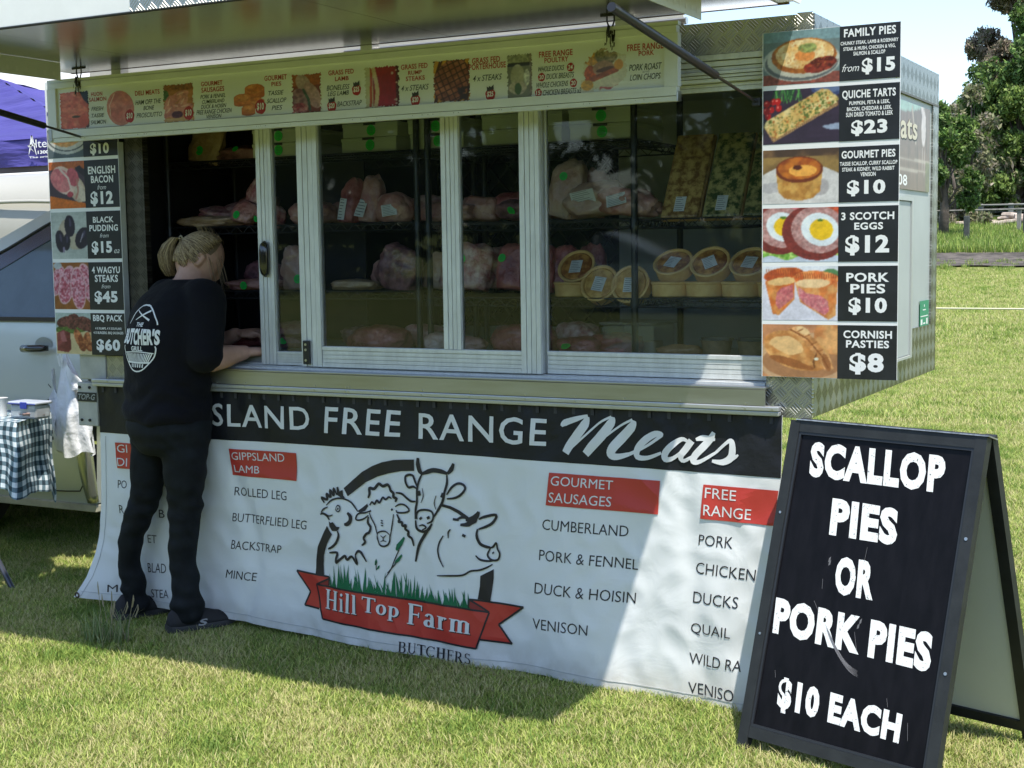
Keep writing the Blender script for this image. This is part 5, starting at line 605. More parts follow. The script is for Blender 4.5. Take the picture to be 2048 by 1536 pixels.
def gbar(mb, x0, x1, z0, z1, y, vert=True, depth=.022, n=4):
    """extruded window section with shallow grooves; visible face towards -y"""
    mb.box(x0, x1, y+.004, y+depth, z0, z1)
    if vert:
        w = (x1-x0)/n
        for i in range(n): g_ = .0016 if i else 0; mb.box(x0+w*i+g_, x0+w*(i+1)-g_, y-(.003 if i in (0, n-1) else 0), y+.004, z0, z1)
    else:
        w = (z1-z0)/n
        for i in range(n): g_ = .0016 if i else 0; mb.box(x0, x1, y-(.003 if i in (0, n-1) else 0), y+.004, z0+w*i+g_, z0+w*(i+1)-g_)
def sash(x0, x1, y, sl, sr, br, mull=None, ztop=2.020):
    root = MB(); gbar(root, x0, x0+sl, 1.066, ztop, y, True); r = root.build('sliding_window', ALU, TR)
    s = MB(); gbar(s, x1-sr, x1, 1.066, ztop, y, True); s.build('stile', ALU, r)
    b = MB(); gbar(b, x0+sl+.0005, x1-sr-.0005, 1.066, 1.066+br, y, False, n=5); b.build('bottom_rail', ALU, r)
    t = MB(); gbar(t, x0+sl+.0005, x1-sr-.0005, ztop-.026, ztop, y, False, n=2); t.build('top_rail', ALU, r)
    if mull:
        m_ = MB(); gbar(m_, mull[0], mull[1], 1.066+br+.0005, ztop-.0265, y+.001, True); m_.build('mullion', ALU, r)
    gl = MB(); gl.box(x0+sl-.004, x1-sr+.004, y+.012, y+.015, 1.066+br-.004, ztop-.022); gl.build('pane', GLASS, r)
    return r
wa = sash(-3.449, -3.155, .048, .073, .06, .052)
wb = sash(-3.234, -2.209, .020, .094, .078, .078, (-2.602, -2.529))
wc = sash(-2.212, -1.375, .048, .012, .035, .078)
h = MB(); rings = []
for i in range(13):
    t = i/12; z = 1.405+(.14)*t; w_ = .021*math.sqrt(max(.02, 1-abs(2*t-1)**5)); rings.append([(-3.412+w_*math.cos(a), .040-.026*math.sqrt(max(.05, 1-abs(2*t-1)**4))*max(0, math.sin(a))-.001, z) for a in np.linspace(0, 2*math.pi, 17)[:-1]])
h.loft(rings); h.build('handle', mat("gloss_black", (.008, .008, .01), .12, coat=.8), wa, smooth=True)
MB().box(-3.222, -3.192, .006, .018, 1.075, 1.165, .003).build('latch', BLACK, wb)
mb = MB()
for z in (1.09, 1.13, 1.15): mb.cyl((-3.207, .0065, z), (-3.207, .003, z), .005, n=8)
mb.build('latch_bolt', SCREW, wb)
# rear window, dark tinted with a diamond grille
mb = MB(); mb.box(-3.95, -2.70, YD-.04, YD-.03, 1.12, 2.02); mb.build('rear_window', mat("tinted_glass", (.012, .022, .02), .12, var=.6, vs=3), TR)
mb = MB(); y = YD-.085; s_ = .105
k = -12
def clipseg(x0, z0, x1, z1):
    a, b = 0., 1.; dx, dz = x1-x0, z1-z0
    for p, q in ((-dx, x0+3.95), (dx, -2.70-x0), (-dz, z0-1.12), (dz, 2.02-z0)):
        if abs(p) < 1e-9:
            if q < 0: return None
        else:
            r = q/p
            if p < 0: a = max(a, r)
            else: b = min(b, r)
    return (x0+a*dx, z0+a*dz, x0+b*dx, z0+b*dz) if a < b else None
for k in range(-12, 26):
    for sgn in (1, -1):
        xs = -3.95+k*s_; c_ = clipseg(xs, 1.12, xs+sgn*1.0*.88, 2.12)
        if c_: mb.cyl((c_[0], y, c_[1]), (c_[2], y, c_[3]), .006, n=5, cap=False)
mb.build('security_grille', mat("grille_black", (.01, .01, .01), .5), TR)
# roof awning, propped level on struts
AX0, AX1, AY0, AY1, AZ = -4.32, -1.29, -1.0, -.03, 2.236
aw = MB().box(AX0, AX1, AY0, AY1, AZ+.004, AZ+.062).build('awning', CREAM, TR)
mb = MB(); xs = [AX0+.002, -3.75, -2.52, -1.66, AX1-.06]
for a, b in zip(xs[:-1], xs[1:]): mb.box(a+.001, b-.001, AY0+.01, AY1-.004, AZ, AZ+.0035)
mb.build('underside_sheet', UNDER, aw)
MB().box(AX0-.004, -3.07, AY0-.012, AY0-.001, AZ-.002, AZ+.17, .002).build('fascia', mat("gloss_white", (.80, .80, .76), .35, var=.04, vs=7), aw)
MB().box(-3.07, AX1+.002, AY0-.014, AY0-.001, AZ-.002, AZ+.17).build('fascia', TRXZ, aw)
MB().box(AX1, AX1+.008, AY0-.001, AY1+.004, AZ-.004, AZ+.075).build('end_cap', mat("gloss_white", (.8, .8, .76)), aw)
MB().box(AX0, AX1, AY0-.016, AY0+.002, AZ-.006, AZ-.0025).build('edge_seal', RUBBER, aw)
MB().box(AX0, AX1-.03, AY1, AY1+.012, AZ-.001, AZ+.03).build('edge_seal', mat("rusty_edge", (.12, .07, .05), .8, var=.4, vs=30), aw)
mb = MB(); mb.cyl((-3.0, .02, 2.222), (-1.67, .02, 2.222), .012, n=10); mb.build('hinge_tube', SCREW, TR)
MB().box(-4.26, -1.68, .014, .022, 2.2, 2.25).build('hinge_flap', CREAM, TR)
mb = MB(); mb.box(-4.1, -4.05, -.03, .03, 2.2, 2.24); mb.box(-2.9, -2.85, -.03, .03, 2.2, 2.24); mb.box(-1.9, -1.85, -.03, .03, 2.2, 2.24); mb.build('hinge_bracket', SCREW, TR)
HOLE = mat("pale_hole", (.75, .76, .74), .5)
for xr, ya, yb_ in ((-1.505, -1.0, -.29), (-4.10, -1.0, -.30)):
    r = MB().box(xr-.003, xr, ya, yb_, AZ-.068, AZ-.001).build('rail', CREAM, aw)
    mb = MB()
    for i in range(9): yy = yb_-.035-.045*i; mb.disc((xr+.001, yy, AZ-.045), (0, .007, 0), (0, 0, .010), 10)
    mb.build('rail_hole', HOLE, r)
for xr, xa in ((-1.425, -1.47), (-4.16, -4.13)):
    lo = Vector((xr, -.015, 1.945)); hi = Vector((xa, -1.02, 2.10)); d = hi-lo
    s_ = MB(); s_.cyl(lo+d*.33, hi, .0125, n=12); st = s_.build('gas_strut', mat("strut_black", (.02, .02, .022), .4), TR, smooth='auto')
    q = MB(); q.cyl(lo, lo+d*.35, .0048, n=8); q.build('rod', mat("strut_rod", (.12, .12, .12), .3, .8), st)
    q = MB(); q.box(lo.x-.014, lo.x+.014, lo.y-.012, lo.y+.012, lo.z-.014, lo.z+.014, .004); q.build('end_socket', BLACK, st)
# hatch on the right end wall, picture sticker, green sticker
mb = MB(); mb.box(X1, X1+.028, .35, 1.235, 1.065, 1.66, .004); hd = mb.build('side_hatch', SIDEP, TR)
mb = MB(); mb.box(X1, X1+.034, 1.235, 1.262, 1.055, 1.675); mb.box(X1, X1+.034, .32, .3495, 1.055, 1.675); mb.box(X1, X1+.034, .35, 1.2345, 1.661, 1.675); mb.box(X1, X1+.034, .35, 1.2345, 1.055, 1.0645); mb.build('hatch_frame', mat('frame_grey', (.46, .48, .46), .4, .3), hd)
p = Pic(160, 56, (.46, .36, .31)); p.a *= (1+.35*(p.nz(7, 3, .35)-.5))[..., None]; p.put(p.Y > .97-.10*np.sin(p.X*1.3), (.62, .74, .68), tex=.1)
for x in (.35, .8, 1.3, 1.75, 2.2, 2.65): p.line([(x, 0), (x+.02, .8)], .008, (.26, .2, .17))
p.ell(2.5, .75, .12, .22, (.86, .8, .78), wob=.2, tex=.1); p.ell(2.42, .98, .06, .08, (.84, .78, .76), wob=.3); p.line([(2.45, .5), (2.44, .25)], .02, (.7, .62, .58)); p.line([(2.56, .5), (2.55, .2)], .015, (.7, .62, .58)); p.line([(0, .34), (2.9, .36)], .012, (.72, .66, .6)); p.line([(0, .22), (2.9, .24)], .012, (.72, .66, .6)); p.line([(1.9, .95), (2.1, .55)], .02, (.75, .68, .6)); p.put((p.X > 2.62) & (p.Y < .35), (.4, .4, .24), tex=.4)
PR = vcol_mat("print", .38, coat=.15)
sg = p.mesh('picture_sticker', .70, 1.695, 1.708, 2.045, lambda u, v: (X1+.0012, u, v), TR, PR)
LBL = mat("print_dark", (.03, .03, .025), .5); LWH = mat("print_white", (.78, .78, .74), .45); LCR = mat("print_cream", (.62, .56, .42), .5)
def side_text(s, q, m, par, dx, st='r'):
    b_, sp_, sh_ = STY[st]; V, F = text_shape(s, b_, sp_, sh_); P = quadmap(V, q)
    return MB().add([(X1+dx, a, c) for a, c in P], F).build('lettering', m, par, fixn=False)
side_text("Meats", [(.86, 1.995), (1.463, 1.992), (1.459, 1.902), (.86, 1.885)], LBL, sg, .0018); side_text("Meats", [(.852, 2.0), (1.455, 1.997), (1.451, 1.907), (.852, 1.89)], LCR, sg, .0024)
side_text("08", [(1.13, 1.764), (1.284, 1.764), (1.287, 1.722), (1.13, 1.722)], LWH, sg, .0018)
gs = MB().box(X1, X1+.0016, 1.55, 1.715, 1.155, 1.262).build('green_sticker', mat("sticker_green", (.03, .26, .13), .5), TR)
mb = MB(); mb.box(X1+.0016, X1+.002, 1.60, 1.66, 1.222, 1.226); mb.box(X1+.0016, X1+.002, 1.625, 1.635, 1.236, 1.246); mb.box(X1+.0016, X1+.002, 1.56, 1.70, 1.196, 1.200); mb.box(X1+.0016, X1+.002, 1.565, 1.595, 1.163, 1.186); mb.box(X1+.0016, X1+.002, 1.668, 1.695, 1.163, 1.188); mb.box(X1+.0016, X1+.002, 1.61, 1.65, 1.165, 1.171); mb.build('sticker_print', LWH, gs)
# black sheets standing in for the deep shade of left interior and ceiling
mb = MB(); mb.box(-4.20, -4.19, .09, 1.70, ZB+.06, ZT-.05); mb.box(-4.19, -3.40, 1.30, 1.32, ZB+.06, ZT-.05); mb.box(-4.19, -3.2, .09, 1.30, ZT-.056, ZT-.046); mb.build('shade_lining', DARKIN, TR)
# display base inside the windows
MB().box(-4.18, -1.31, .085, .80, ZB+.061, 1.112).build('display_base', mat("display_base", (.30, .31, .30), .5), TR)
# winder bracket below the left corner
br = MB().box(-4.372, -4.262, -.02, .06, .79, .972, .004).build('tow_bracket', mat("aged_cream", (.42, .42, .37)), TR)
MB().box(-4.370, -4.264, -.0235, -.0205, .893, .931).build('name_strip', mat("strip_black", (.015, .017, .015), .5), br)
V, F = text_shape("TOP-G", .02, 1.05, .35); P = quadmap(V, [(-4.364, .925), (-4.268, .925), (-4.268, .90), (-4.364, .90)]); MB().add([(a, -.0242, c) for a, c in P], F).build('lettering', mat("print_grey", (.3, .31, .29), .5), br, fixn=False)
mb = MB()
for x, z in ((-4.355, .952), (-4.30, .952), (-4.35, .815), (-4.305, .815)): mb.cyl((x, -.021, z), (x, -.026, z), .006, n=8)
mb.build('bolt', RUBBER, br)

# ------------------------------------------------------------------ hanging menu sign
SG = thing('menu_sign', 'long white framed menu sign hanging under the raised awning', 'menu sign', (-2.98, -.15, 1.95))
sx0, sx1, sz0, sz1 = -4.325, -1.632, 1.951, 2.196
SGM = mat("sign_panel", (.72, .74, .71), .42, var=.05, vs=3)
MB().box(sx0+.046, sx1-.046, -.148, -.135, sz0+.044, sz1-.034).build('panel', SGM, SG)
mb = MB()
for a, b, c, d, dy in ((sx0, sx1, sz0, sz0+.015, 0), (sx0+.004, sx1-.004, sz0+.017, sz0+.045, -.003), (sx0, sx1, sz1-.012, sz1, 0), (sx0+.004, sx1-.004, sz1-.035, sz1-.0135, -.003)): mb.box(a, b, -.156+dy, -.132, c, d)
mb.build('frame_rail', CREAM, SG)
for a, b in ((sx0, sx0+.046), (sx1-.046, sx1)): MB().box(a, b, -.1585, -.131, sz0+.0455, sz1-.0355).build('frame_stile', CREAM, SG)
mb = MB(); mb.box(sx0+.002, sx0+.02, -.162, -.1590, sz0+.004, sz0+.05); mb.box(sx1-.004, sx1+.001, -.16, -.13, sz0, sz0+.03); mb.build('corner_bracket', SCREW, SG)
for x in (-4.155, -1.862):
    k = MB(); k.tube([(x-.012, -.15, 2.236), (x-.013, -.15, 2.215), (x-.004, -.15, 2.192), (x+.004, -.15, 2.192), (x+.013, -.15, 2.215), (x+.012, -.15, 2.236)], .0028, 6); k.tube([(x-.035, -.15, 2.2335), (x+.035, -.15, 2.2335)], .0035, 6); k.tube([(x, -.164, 2.199), (x-.003, -.166, 2.18), (x+.003, -.166, 2.162)], .005, 6); k.build('hook', RUBBER, SG, smooth=True)
RED = mat("print_red", (.42, .055, .035), .5); DKG = mat("print_darkgreen", (.035, .05, .042), .5); GRY = mat("print_gray", (.3, .32, .3), .5); BDG = mat("badge_red", (.40, .02, .015), .45)
SPF = {'salmon': sp_salmon, 'ham': sp_ham, 'sausages': sp_saus, 'pies': sp_pies, 'lamb': sp_lamb, 'rump': sp_rump, 'porterhouse': sp_porter, 'poultry': sp_poultry, 'pork': sp_pork}
for nm, a, b, c, d in SG_PICS: SPF[nm]().mesh('picture', a, b, c, d, lambda u, v: (u, -.1487, v), SG, PR)
st2 = MB(); rs_ = random.Random(6)
for x in (-4.155, -1.862):
    for k in range(26): a = x+rs_.gauss(0, .010); z = 2.185-abs(rs_.gauss(0, .022)); w = rs_.uniform(.0008, .003); h_ = rs_.uniform(.006, .026); st2.add([(a-w, -.1598, z-h_), (a+w*.6, -.1598, z-h_*.8), (a+w, -.1598, z), (a-w*.7, -.1598, z+.003)], [(0, 1, 2, 3)])
for k in range(40): a = rs_.uniform(sx0+.1, sx1-.1); w = rs_.uniform(.0006, .0014); st2.add([(a-w, -.1624, sz0+.008), (a+w, -.1624, sz0+.008), (a+w, -.1624, sz0+.010), (a-w, -.1624, sz0+.0105)], [(0, 1, 2, 3)])
st2.build('grime_streak', mat("grime", (.05, .045, .03), .9), SG, fixn=False)['kind'] = 'stuff'
MB().box(sx0+.05, -2.6, -.1492, -.1486, sz0+.0455, sz0+.0475).build('painted_shadow_line', LBL, SG)  # thin dark strip painted as shadow along the panel's lower edge
acc = {}
bad = MB(); blk = MB()
for s, st, a, b, c, d in SG_TEXT:
    if st in 'of':
        w_, h_ = (b-a), (d-c); cx, cz = (a+b)/2, (c+d)/2; r = max(w_, h_)*.55
        bad.add([(cx+r*.92*math.cos(t)*(1+.06*math.sin(7*t)), -.1494, cz+r*math.sin(t)*(1+.05*math.sin(5*t+1))) for t in np.linspace(0, 6.283, 25)[:-1]], [tuple(range(24))])
        if st == 'f': blk.add([(cx-.012, -.1500, cz+r*.5), (cx+.014, -.1500, cz+r*.75), (cx+.013, -.1500, cz+r*1.55), (cx+.004, -.1500, cz+r*1.15), (cx-.003, -.1500, cz+r*1.35), (cx-.006, -.1500, cz+r*1.1), (cx-.013, -.1500, cz+r*1.3)], [tuple(range(7))])
        a, b = cx-w_*.34, cx+w_*.34; c, d = cz-h_*.3, cz+h_*.3; key, yy = 'W', -.1506
    else: key, yy = st, -.1489
    B_, S_, H_ = STY[st]; V, F = text_shape(s, B_, S_, H_); P = quadmap(V, [(a, d), (b, d), (b, c), (a, c)]); acc.setdefault(key, MB()).add([(u, yy, v) for u, v in P], F)
bo = bad.build('price_badge', BDG, SG, fixn=False); blk.build('badge_flame', LBL, bo, fixn=False)
for k, m_ in (('r', RED), ('k', DKG), ('g', GRY)): acc[k].build('lettering', m_, SG, fixn=False)
acc['W'].build('lettering', LWH, bo, fixn=False)

# ------------------------------------------------------------------ menu boards beside the window
WB = mat("board_white", (.80, .81, .80), .35, coat=.2); KB = mat("board_black", (.012, .013, .016), .42, coat=.12, var=.4, vs=9)
def board(name, label, x0, xs, x1, zlist, pics, texts, zt):
    t = thing(name, label, 'menu board', ((x0+x1)/2, -.03, zlist[-1][1]))
    MB().box(x0, x1, -.0300, -.0265, zlist[-1][1], zt).build('board', WB, t)
    for (a, b), pf in zip(zlist, pics):
        pf().mesh('picture', x0+.003, xs, b+.001, a, lambda u, v: (u, -.0306, v), t, PR)
        MB().box(xs, x1-.001, -.0312, -.0301, b, a).build('black_panel', KB, t)
    mb = MB()
    for s, st, a, b, c, d in texts:
        B_, S_, H_ = STY[st]; V, F = text_shape(s, B_, S_, H_); P = quadmap(V, [(a, d), (b, d), (b, c), (a, c)]); mb.add([(u, -.0317, v) for u, v in P], F)
    mb.build('lettering', mat("board_lettering", (.80, .81, .80), .45), t, fixn=False)
    return t
rz = [(2.152, 1.990), (1.976, 1.8097), (1.793, 1.626), (1.6135, 1.446), (1.433, 1.2645), (1.252, 1.0865)]
rb = board('menu_board', 'tall menu board right of the windows with pies, quiche tarts and scotch eggs', -1.402, -1.160, -.978, rz, [pic_family, pic_quiche, pic_gourmet, pic_scotch, pic_pork, pic_pasty], RB_TEXT, 2.153)
lz = [(2.087+.005, 1.898), (1.884, 1.692), (1.6775, 1.485), (1.4705, 1.276), (1.262, 1.090)]
lb = board('menu_board', 'tall menu board left of the windows, bacon, black pudding, wagyu steaks', -4.470, -4.268, -4.079, lz, [pic_plate, pic_bacon, pic_pudding, pic_wagyu, pic_bbq], LB_TEXT, 2.21)
for x in (-4.25, -4.1): MB().box(x-.01, x+.01, -.0262, -.0005, 1.5, 1.52).build('mounting_bracket', SCREW, lb)
for x in (-1.36, -1.28): MB().box(x-.01, x+.01, -.0262, -.0085, 1.5, 1.52).build('mounting_bracket', SCREW, rb)
MB().box(-4.0785, -4.0765, -.034, -.004, 1.10, 1.95).build('edge_strip', ALU, lb)
# ------------------------------------------------------------------ banner
BN = thing('banner', 'wide vinyl banner with black header and farm animal logo hung below the counter', 'banner', (-2.8, 0, 0))
def interp(T, x):
    if x <= T[0][0]: return T[0][1]
    for (a, b), (c, d) in zip(T[:-1], T[1:]):
        if x <= c: return b+(d-b)*(x-a)/(c-a)
    return T[-1][1]
BLf = sorted(BN_LEFT)
def byy(x, z):
    t = 1-min(1, max(0, z/.96)); xr = (x+4.3)/3.0
    base = -.024+t*(.050*(1-xr)-.062*xr)
    big = .009*math.sin(x*7.1+.8*math.sin(z*3))*t+.006*math.sin(x*13.3+z*3.1)*t
    fold = .011*math.exp(-((x+3.56-.10*math.sin(z*5))/.035)**2)*min(1, t*2.5)+.010*math.exp(-((x+1.63+.12*(z-.4))/.04)**2)*min(1, t*2)-.007*math.exp(-((x+1.50)/.05)**2)*t+.006*math.exp(-((x+2.3+.2*z)/.05)**2)*t
    top = .0035*math.sin(x*62)*max(0, 1-abs(z-.92)/.08)+.004*math.sin(x*23+3*noise.noise((x*3, 0, 0)))*max(0, 1-abs(z-.84)/.12)
    n_ = noise.noise((x*7, z*5, 1.3))*.006*t + abs(noise.noise((x*9+2*z, z*8, 4.)))*.010*min(1, t*3)
    curl = -.05*max(0, (-4.15-x)/.2)*max(0, (.35-z)/.35)
    return min(base+big+fold+top+n_+curl, .09)
NX, NZ = 240, 72
def bpt(u, v):
    z1 = .965; 
    xb = -4.436+(-1.335+4.436)*u; z0 = interp(BN_BOT, xb)+.006
    z = z0+(z1-z0)*v
    xl = interp(BLf, z); x = xl+(-1.335-xl)*u
    return x, z
V = []; F = []; blackq = []; whiteq = []
for j in range(NZ+1):
    for i in range(NX+1):
        x, z = bpt(i/NX, j/NZ); V.append((x, byy(x, z), z))
for j in range(NZ):
    for i in range(NX):
        q = (j*(NX+1)+i, j*(NX+1)+i+1, (j+1)*(NX+1)+i+1, (j+1)*(NX+1)+i); F.append(q)
VIN = bpy.data.materials.new("banner_vinyl"); VIN.use_nodes = True
n = VIN.node_tree; b = n.nodes["Principled BSDF"]; b.inputs["Base Color"].default_value = (.74, .76, .76, 1); b.inputs["Roughness"].default_value = .42; b.inputs["Coat Weight"].default_value = .12
tc = n.nodes.new("ShaderNodeTexCoord"); t1 = n.nodes.new("ShaderNodeTexNoise"); t1.inputs["Scale"].default_value = 7; t1.inputs["Detail"].default_value = 8; t1.inputs["Distortion"].default_value = 1.4; n.links.new(tc.outputs["Object"], t1.inputs["Vector"])
bp = n.nodes.new("ShaderNodeBump"); bp.inputs["Strength"].default_value = .35; bp.inputs["Distance"].default_value = .007; n.links.new(t1.outputs[0], bp.inputs["Height"]); n.links.new(bp.outputs[0], b.inputs["Normal"])
# grime along the bottom hem
sp = n.nodes.new("ShaderNodeSeparateXYZ"); n.links.new(tc.outputs["Object"], sp.inputs[0]); mr = n.nodes.new("ShaderNodeMapRange"); mr.inputs["From Min"].default_value = 0; mr.inputs["From Max"].default_value = .13; mr.inputs["To Min"].default_value = 1; mr.inputs["To Max"].default_value = 0; n.links.new(sp.outputs[2], mr.inputs["Value"])
t2 = n.nodes.new("ShaderNodeTexNoise"); t2.inputs["Scale"].default_value = 22; t2.inputs["Detail"].default_value = 8; n.links.new(tc.outputs["Object"], t2.inputs["Vector"])
mm = n.nodes.new("ShaderNodeMath"); mm.operation = 'MULTIPLY'; n.links.new(mr.outputs[0], mm.inputs[0]); n.links.new(t2.outputs[0], mm.inputs[1])
mx = n.nodes.new("ShaderNodeMix"); mx.data_type = 'RGBA'; mx.inputs[6].default_value = (.74, .76, .76, 1); mx.inputs[7].default_value = (.36, .31, .22, 1); n.links.new(mm.outputs[0], mx.inputs[0]); n.links.new(mx.outputs[2], b.inputs["Base Color"])
me = bpy.data.meshes.new('cloth'); me.from_pydata(V, [], F); cloth = link('cloth', me, VIN, BN, True)
# black header: a strip following the same surface, 1.2 mm proud
KV = mat("banner_black", (.010, .011, .015), .5, coat=.05, spec=.35, bump=.5, bs=14, bd=.01, var=.3, vs=5)
V = []; NXH = 300; NZH = 16
for j in range(NZH+1):
    for i in range(NXH+1):
        x = -4.262+(-1.336+4.262)*i/NXH; z0 = interp(BN_BLACK, x); z = z0+(.9655-z0)*j/NZH
        xl = interp(BLf, z)-.0005; x = xl+(x+4.262)*( -1.336-xl)/(2.926); V.append((x, byy(x, z)-.0014, z))
F = [(j*(NXH+1)+i, j*(NXH+1)+i+1, (j+1)*(NXH+1)+i+1, (j+1)*(NXH+1)+i) for j in range(NZH) for i in range(NXH)]
me = bpy.data.meshes.new('black_header'); me.from_pydata(V, [], F); hdr = link('black_header', me, KV, BN, True)
def flat_on(V2, F2, m, name, par, off=.0024, L=.03, black=False):
    V2, F2 = refine(V2, F2, L); return MB().add([(x, byy(x, z)-off, z) for x, z in V2], F2).build(name, m, par, fixn=False)
def strokes(poly, ws, smooth=True):
    """ribbon polygons along a polyline"""
    V = []; F = []
    if not isinstance(ws, (list, tuple)):
        w = ws; k = len(poly); ws = [w*(.55 if i in (0, k-1) and k > 2 else 1) for i in range(k)]
    P = [Vector(p) for p in poly]
    # catmull-rom
    if not smooth: pass
    elif len(P) > 2:
        Q = []; W = []
        for i in range(len(P)-1):
            p0 = P[max(i-1, 0)]; p1 = P[i]; p2 = P[i+1]; p3 = P[min(i+2, len(P)-1)]
            for s_ in range(4):
                t = s_/4; Q.append(.5*((2*p1)+(p2-p0)*t+(2*p0-5*p1+4*p2-p3)*t*t+(-p0+3*p1-3*p2+p3)*t**3)); W.append(ws[i]+(ws[i+1]-ws[i])*t)
        Q.append(P[-1]); W.append(ws[-1]); P, ws = Q, W
    else: P = [P[0]+(P[1]-P[0])*t for t in (0, 1)]; ws = [ws[0], ws[-1]]
    for i, p in enumerate(P):
        d = P[min(i+1, len(P)-1)]-P[max(i-1, 0)]
        d = d.normalized() if d.length > 1e-9 else Vector((1, 0)); nn = Vector((-d.y, d.x))*ws[i]/2; V += [tuple(p+nn), tuple(p-nn)]
    F = [(2*i, 2*i+1, 2*i+3, 2*i+2) for i in range(len(P)-1)]
    return V, F
BRED = mat("banner_red", (.50, .045, .035), .42, coat=.12); BGRN = mat("banner_green", (.0, .13, .055), .45); BLKP = mat("banner_print_black", (.018, .016, .024), .42)
for q in BN_BOX:
    TL, TRr, BRr, BL_ = q; flat_on([BL_, BRr, TRr, TL], [(0, 1, 2, 3)], BRED, 'red_box', BN, .0030, .02)
SER = {  # simple roman letters: (x0,y0,x1,y1,width) bars and arcs, unit cap height
}
def serif_shape(word, caph=1.0):
    """seriffed roman letters built from thick and thin strokes; returns verts, faces in cap-height units"""
    TK, TN, SF = .16, .06, .045; V = []; F = []
    def poly(p):
        k = len(V); V.extend(p); F.append(tuple(range(k, k+len(p))))
    def bar(x0, y0, x1, y1, w):
        d = Vector((x1-x0, y1-y0)).normalized(); 
        if abs(d.x) < .3: poly([(x0-w/2, y0), (x0+w/2, y0), (x1+w/2, y1), (x1-w/2, y1)])
        elif abs(d.y) < .3: poly([(x0, y0-w/2), (x1, y1-w/2), (x1, y1+w/2), (x0, y0+w/2)])
        else: h_ = w/2/abs(d.y); poly([(x0-h_, y0), (x0+h_, y0), (x1+h_, y1), (x1-h_, y1)])
    def ser(x, y, w=.30, up=False): poly([(x-w/2, y), (x+w/2, y), (x+w/2, y+SF), (x-w/2, y+SF)]) if not up else poly([(x-w/2, y-SF), (x+w/2, y-SF), (x+w/2, y), (x-w/2, y)])
    def arc(cx, cy, rx, ry, a0, a1, wt, wn, n=16):
        o = []; i_ = []
        for k in range(n+1):
            a = math.radians(a0+(a1-a0)*k/n); w = wn+(wt-wn)*abs(math.cos(a)); o.append((cx+(rx+w/2)*math.cos(a), cy+(ry+w/2)*math.sin(a))); i_.append((cx+(rx-w/2)*math.cos(a), cy+(ry-w/2)*math.sin(a)))
        for k in range(n): poly([o[k], o[k+1], i_[k+1], i_[k]])
    x = 0
    for ch in word:
        k0 = len(V); w = .5
        if ch == 'H': bar(.16, 0, .16, 1, TK); bar(.64, 0, .64, 1, TK); bar(.16, .5, .64, .5, TN); [ser(a, 0) or ser(a, 1, up=True) for a in (.16, .64)]; w = .86
        elif ch == 'i': bar(.14, 0, .14, .68, TK); ser(.14, 0); ser(.10, .68, .2, True); arc(.14, .88, .03, .03, 0, 360, .09, .09); w = .34
        elif ch == 'l': bar(.14, 0, .14, 1.02, TK); ser(.14, 0); ser(.10, 1.02, .2, True); w = .34
        elif ch == 'T': bar(.36, 0, .36, 1, TK); bar(0, .965, .72, .965, .07); ser(.36, 0, .34); bar(.02, .8, .02, 1, .05); bar(.70, .8, .70, 1, .05); w = .72
        elif ch == 'o': arc(.27, .34, .19, .31, 0, 360, TK, TN, 24); w = .58
        elif ch == 'p': bar(.14, -.3, .14, .68, TK); ser(.14, -.3); ser(.09, .68, .2, True); arc(.30, .34, .19, .31, -140, 140, TK, TN, 20); w = .62
        elif ch == 'F': bar(.16, 0, .16, 1, TK); ser(.16, 0); bar(.04, .965, .62, .965, .07); bar(.16, .5, .5, .5, TN); bar(.61, .74, .61, 1, .05); bar(.49, .38, .49, .62, .05); w = .68
        elif ch == 'a': bar(.36, .05, .36, .5, TK); arc(.24, .48, .13, .17, 0, 165, TK*.8, TN); arc(.22, .19, .13, .15, 40, 320, TK, TN); ser(.42, 0, .16); w = .54
        elif ch == 'r': bar(.14, 0, .14, .68, TK); ser(.14, 0); ser(.09, .68, .2, True); arc(.30, .46, .10, .18, 40, 165, TK, TN); w = .48
        elif ch == 'm':
            for a in (.14, .44, .74): bar(a, 0, a, .60 if a > .2 else .68, TK); ser(a, 0, .26)
            ser(.09, .68, .2, True); arc(.30, .55, .13, .10, 0, 170, TK*.7, TN); arc(.60, .55, .13, .10, 0, 170, TK*.7, TN); w = .92
        elif ch == 'B': TKq = .12; bar(.14, 0, .14, 1, TKq); bar(.02, .97, .36, .97, .05); bar(.02, .03, .38, .03, .05); bar(.14, .52, .38, .52, .05); arc(.34, .75, .16, .22, -90, 90, TKq, .05); arc(.36, .27, .19, .24, -90, 90, TKq, .05); w = .66
        elif ch == 'U': bar(.16, .3, .16, 1, .12); bar(.60, .3, .60, 1, .05); arc(.38, .3, .21, .27, 180, 360, .10, .05); ser(.16, 1, .26, True); ser(.60, 1, .2, True); w = .76
        elif ch == 'C': arc(.40, .5, .32, .47, 40, 320, .12, .05, 22); bar(.66, .72, .66, .98, .04); bar(.66, .05, .66, .2, .03); w = .76
        elif ch == 'E': bar(.15, 0, .15, 1, .12); bar(.03, .97, .56, .97, .05); bar(.03, .03, .58, .03, .05); bar(.15, .52, .42, .52, .05); bar(.56, .78, .56, 1, .04); bar(.59, 0, .59, .24, .04); bar(.43, .42, .43, .62, .04); w = .66
        elif ch == 'R': bar(.14, 0, .14, 1, .12); ser(.14, 0, .26); bar(.02, .97, .36, .97, .05); bar(.14, .50, .36, .50, .05); arc(.34, .74, .17, .23, -90, 90, .12, .05); bar(.60, 0, .34, .5, .12); ser(.62, 0, .2); w = .72
        elif ch == 'S': arc(.28, .74, .17, .21, 30, 265, .09, .06); arc(.28, .27, .19, .24, -150, 85, .10, .06); bar(.47, .76, .47, .98, .03); bar(.08, .02, .08, .24, .03); w = .58
        elif ch == 't': bar(.14, .05, .14, .85, TK); w = .4
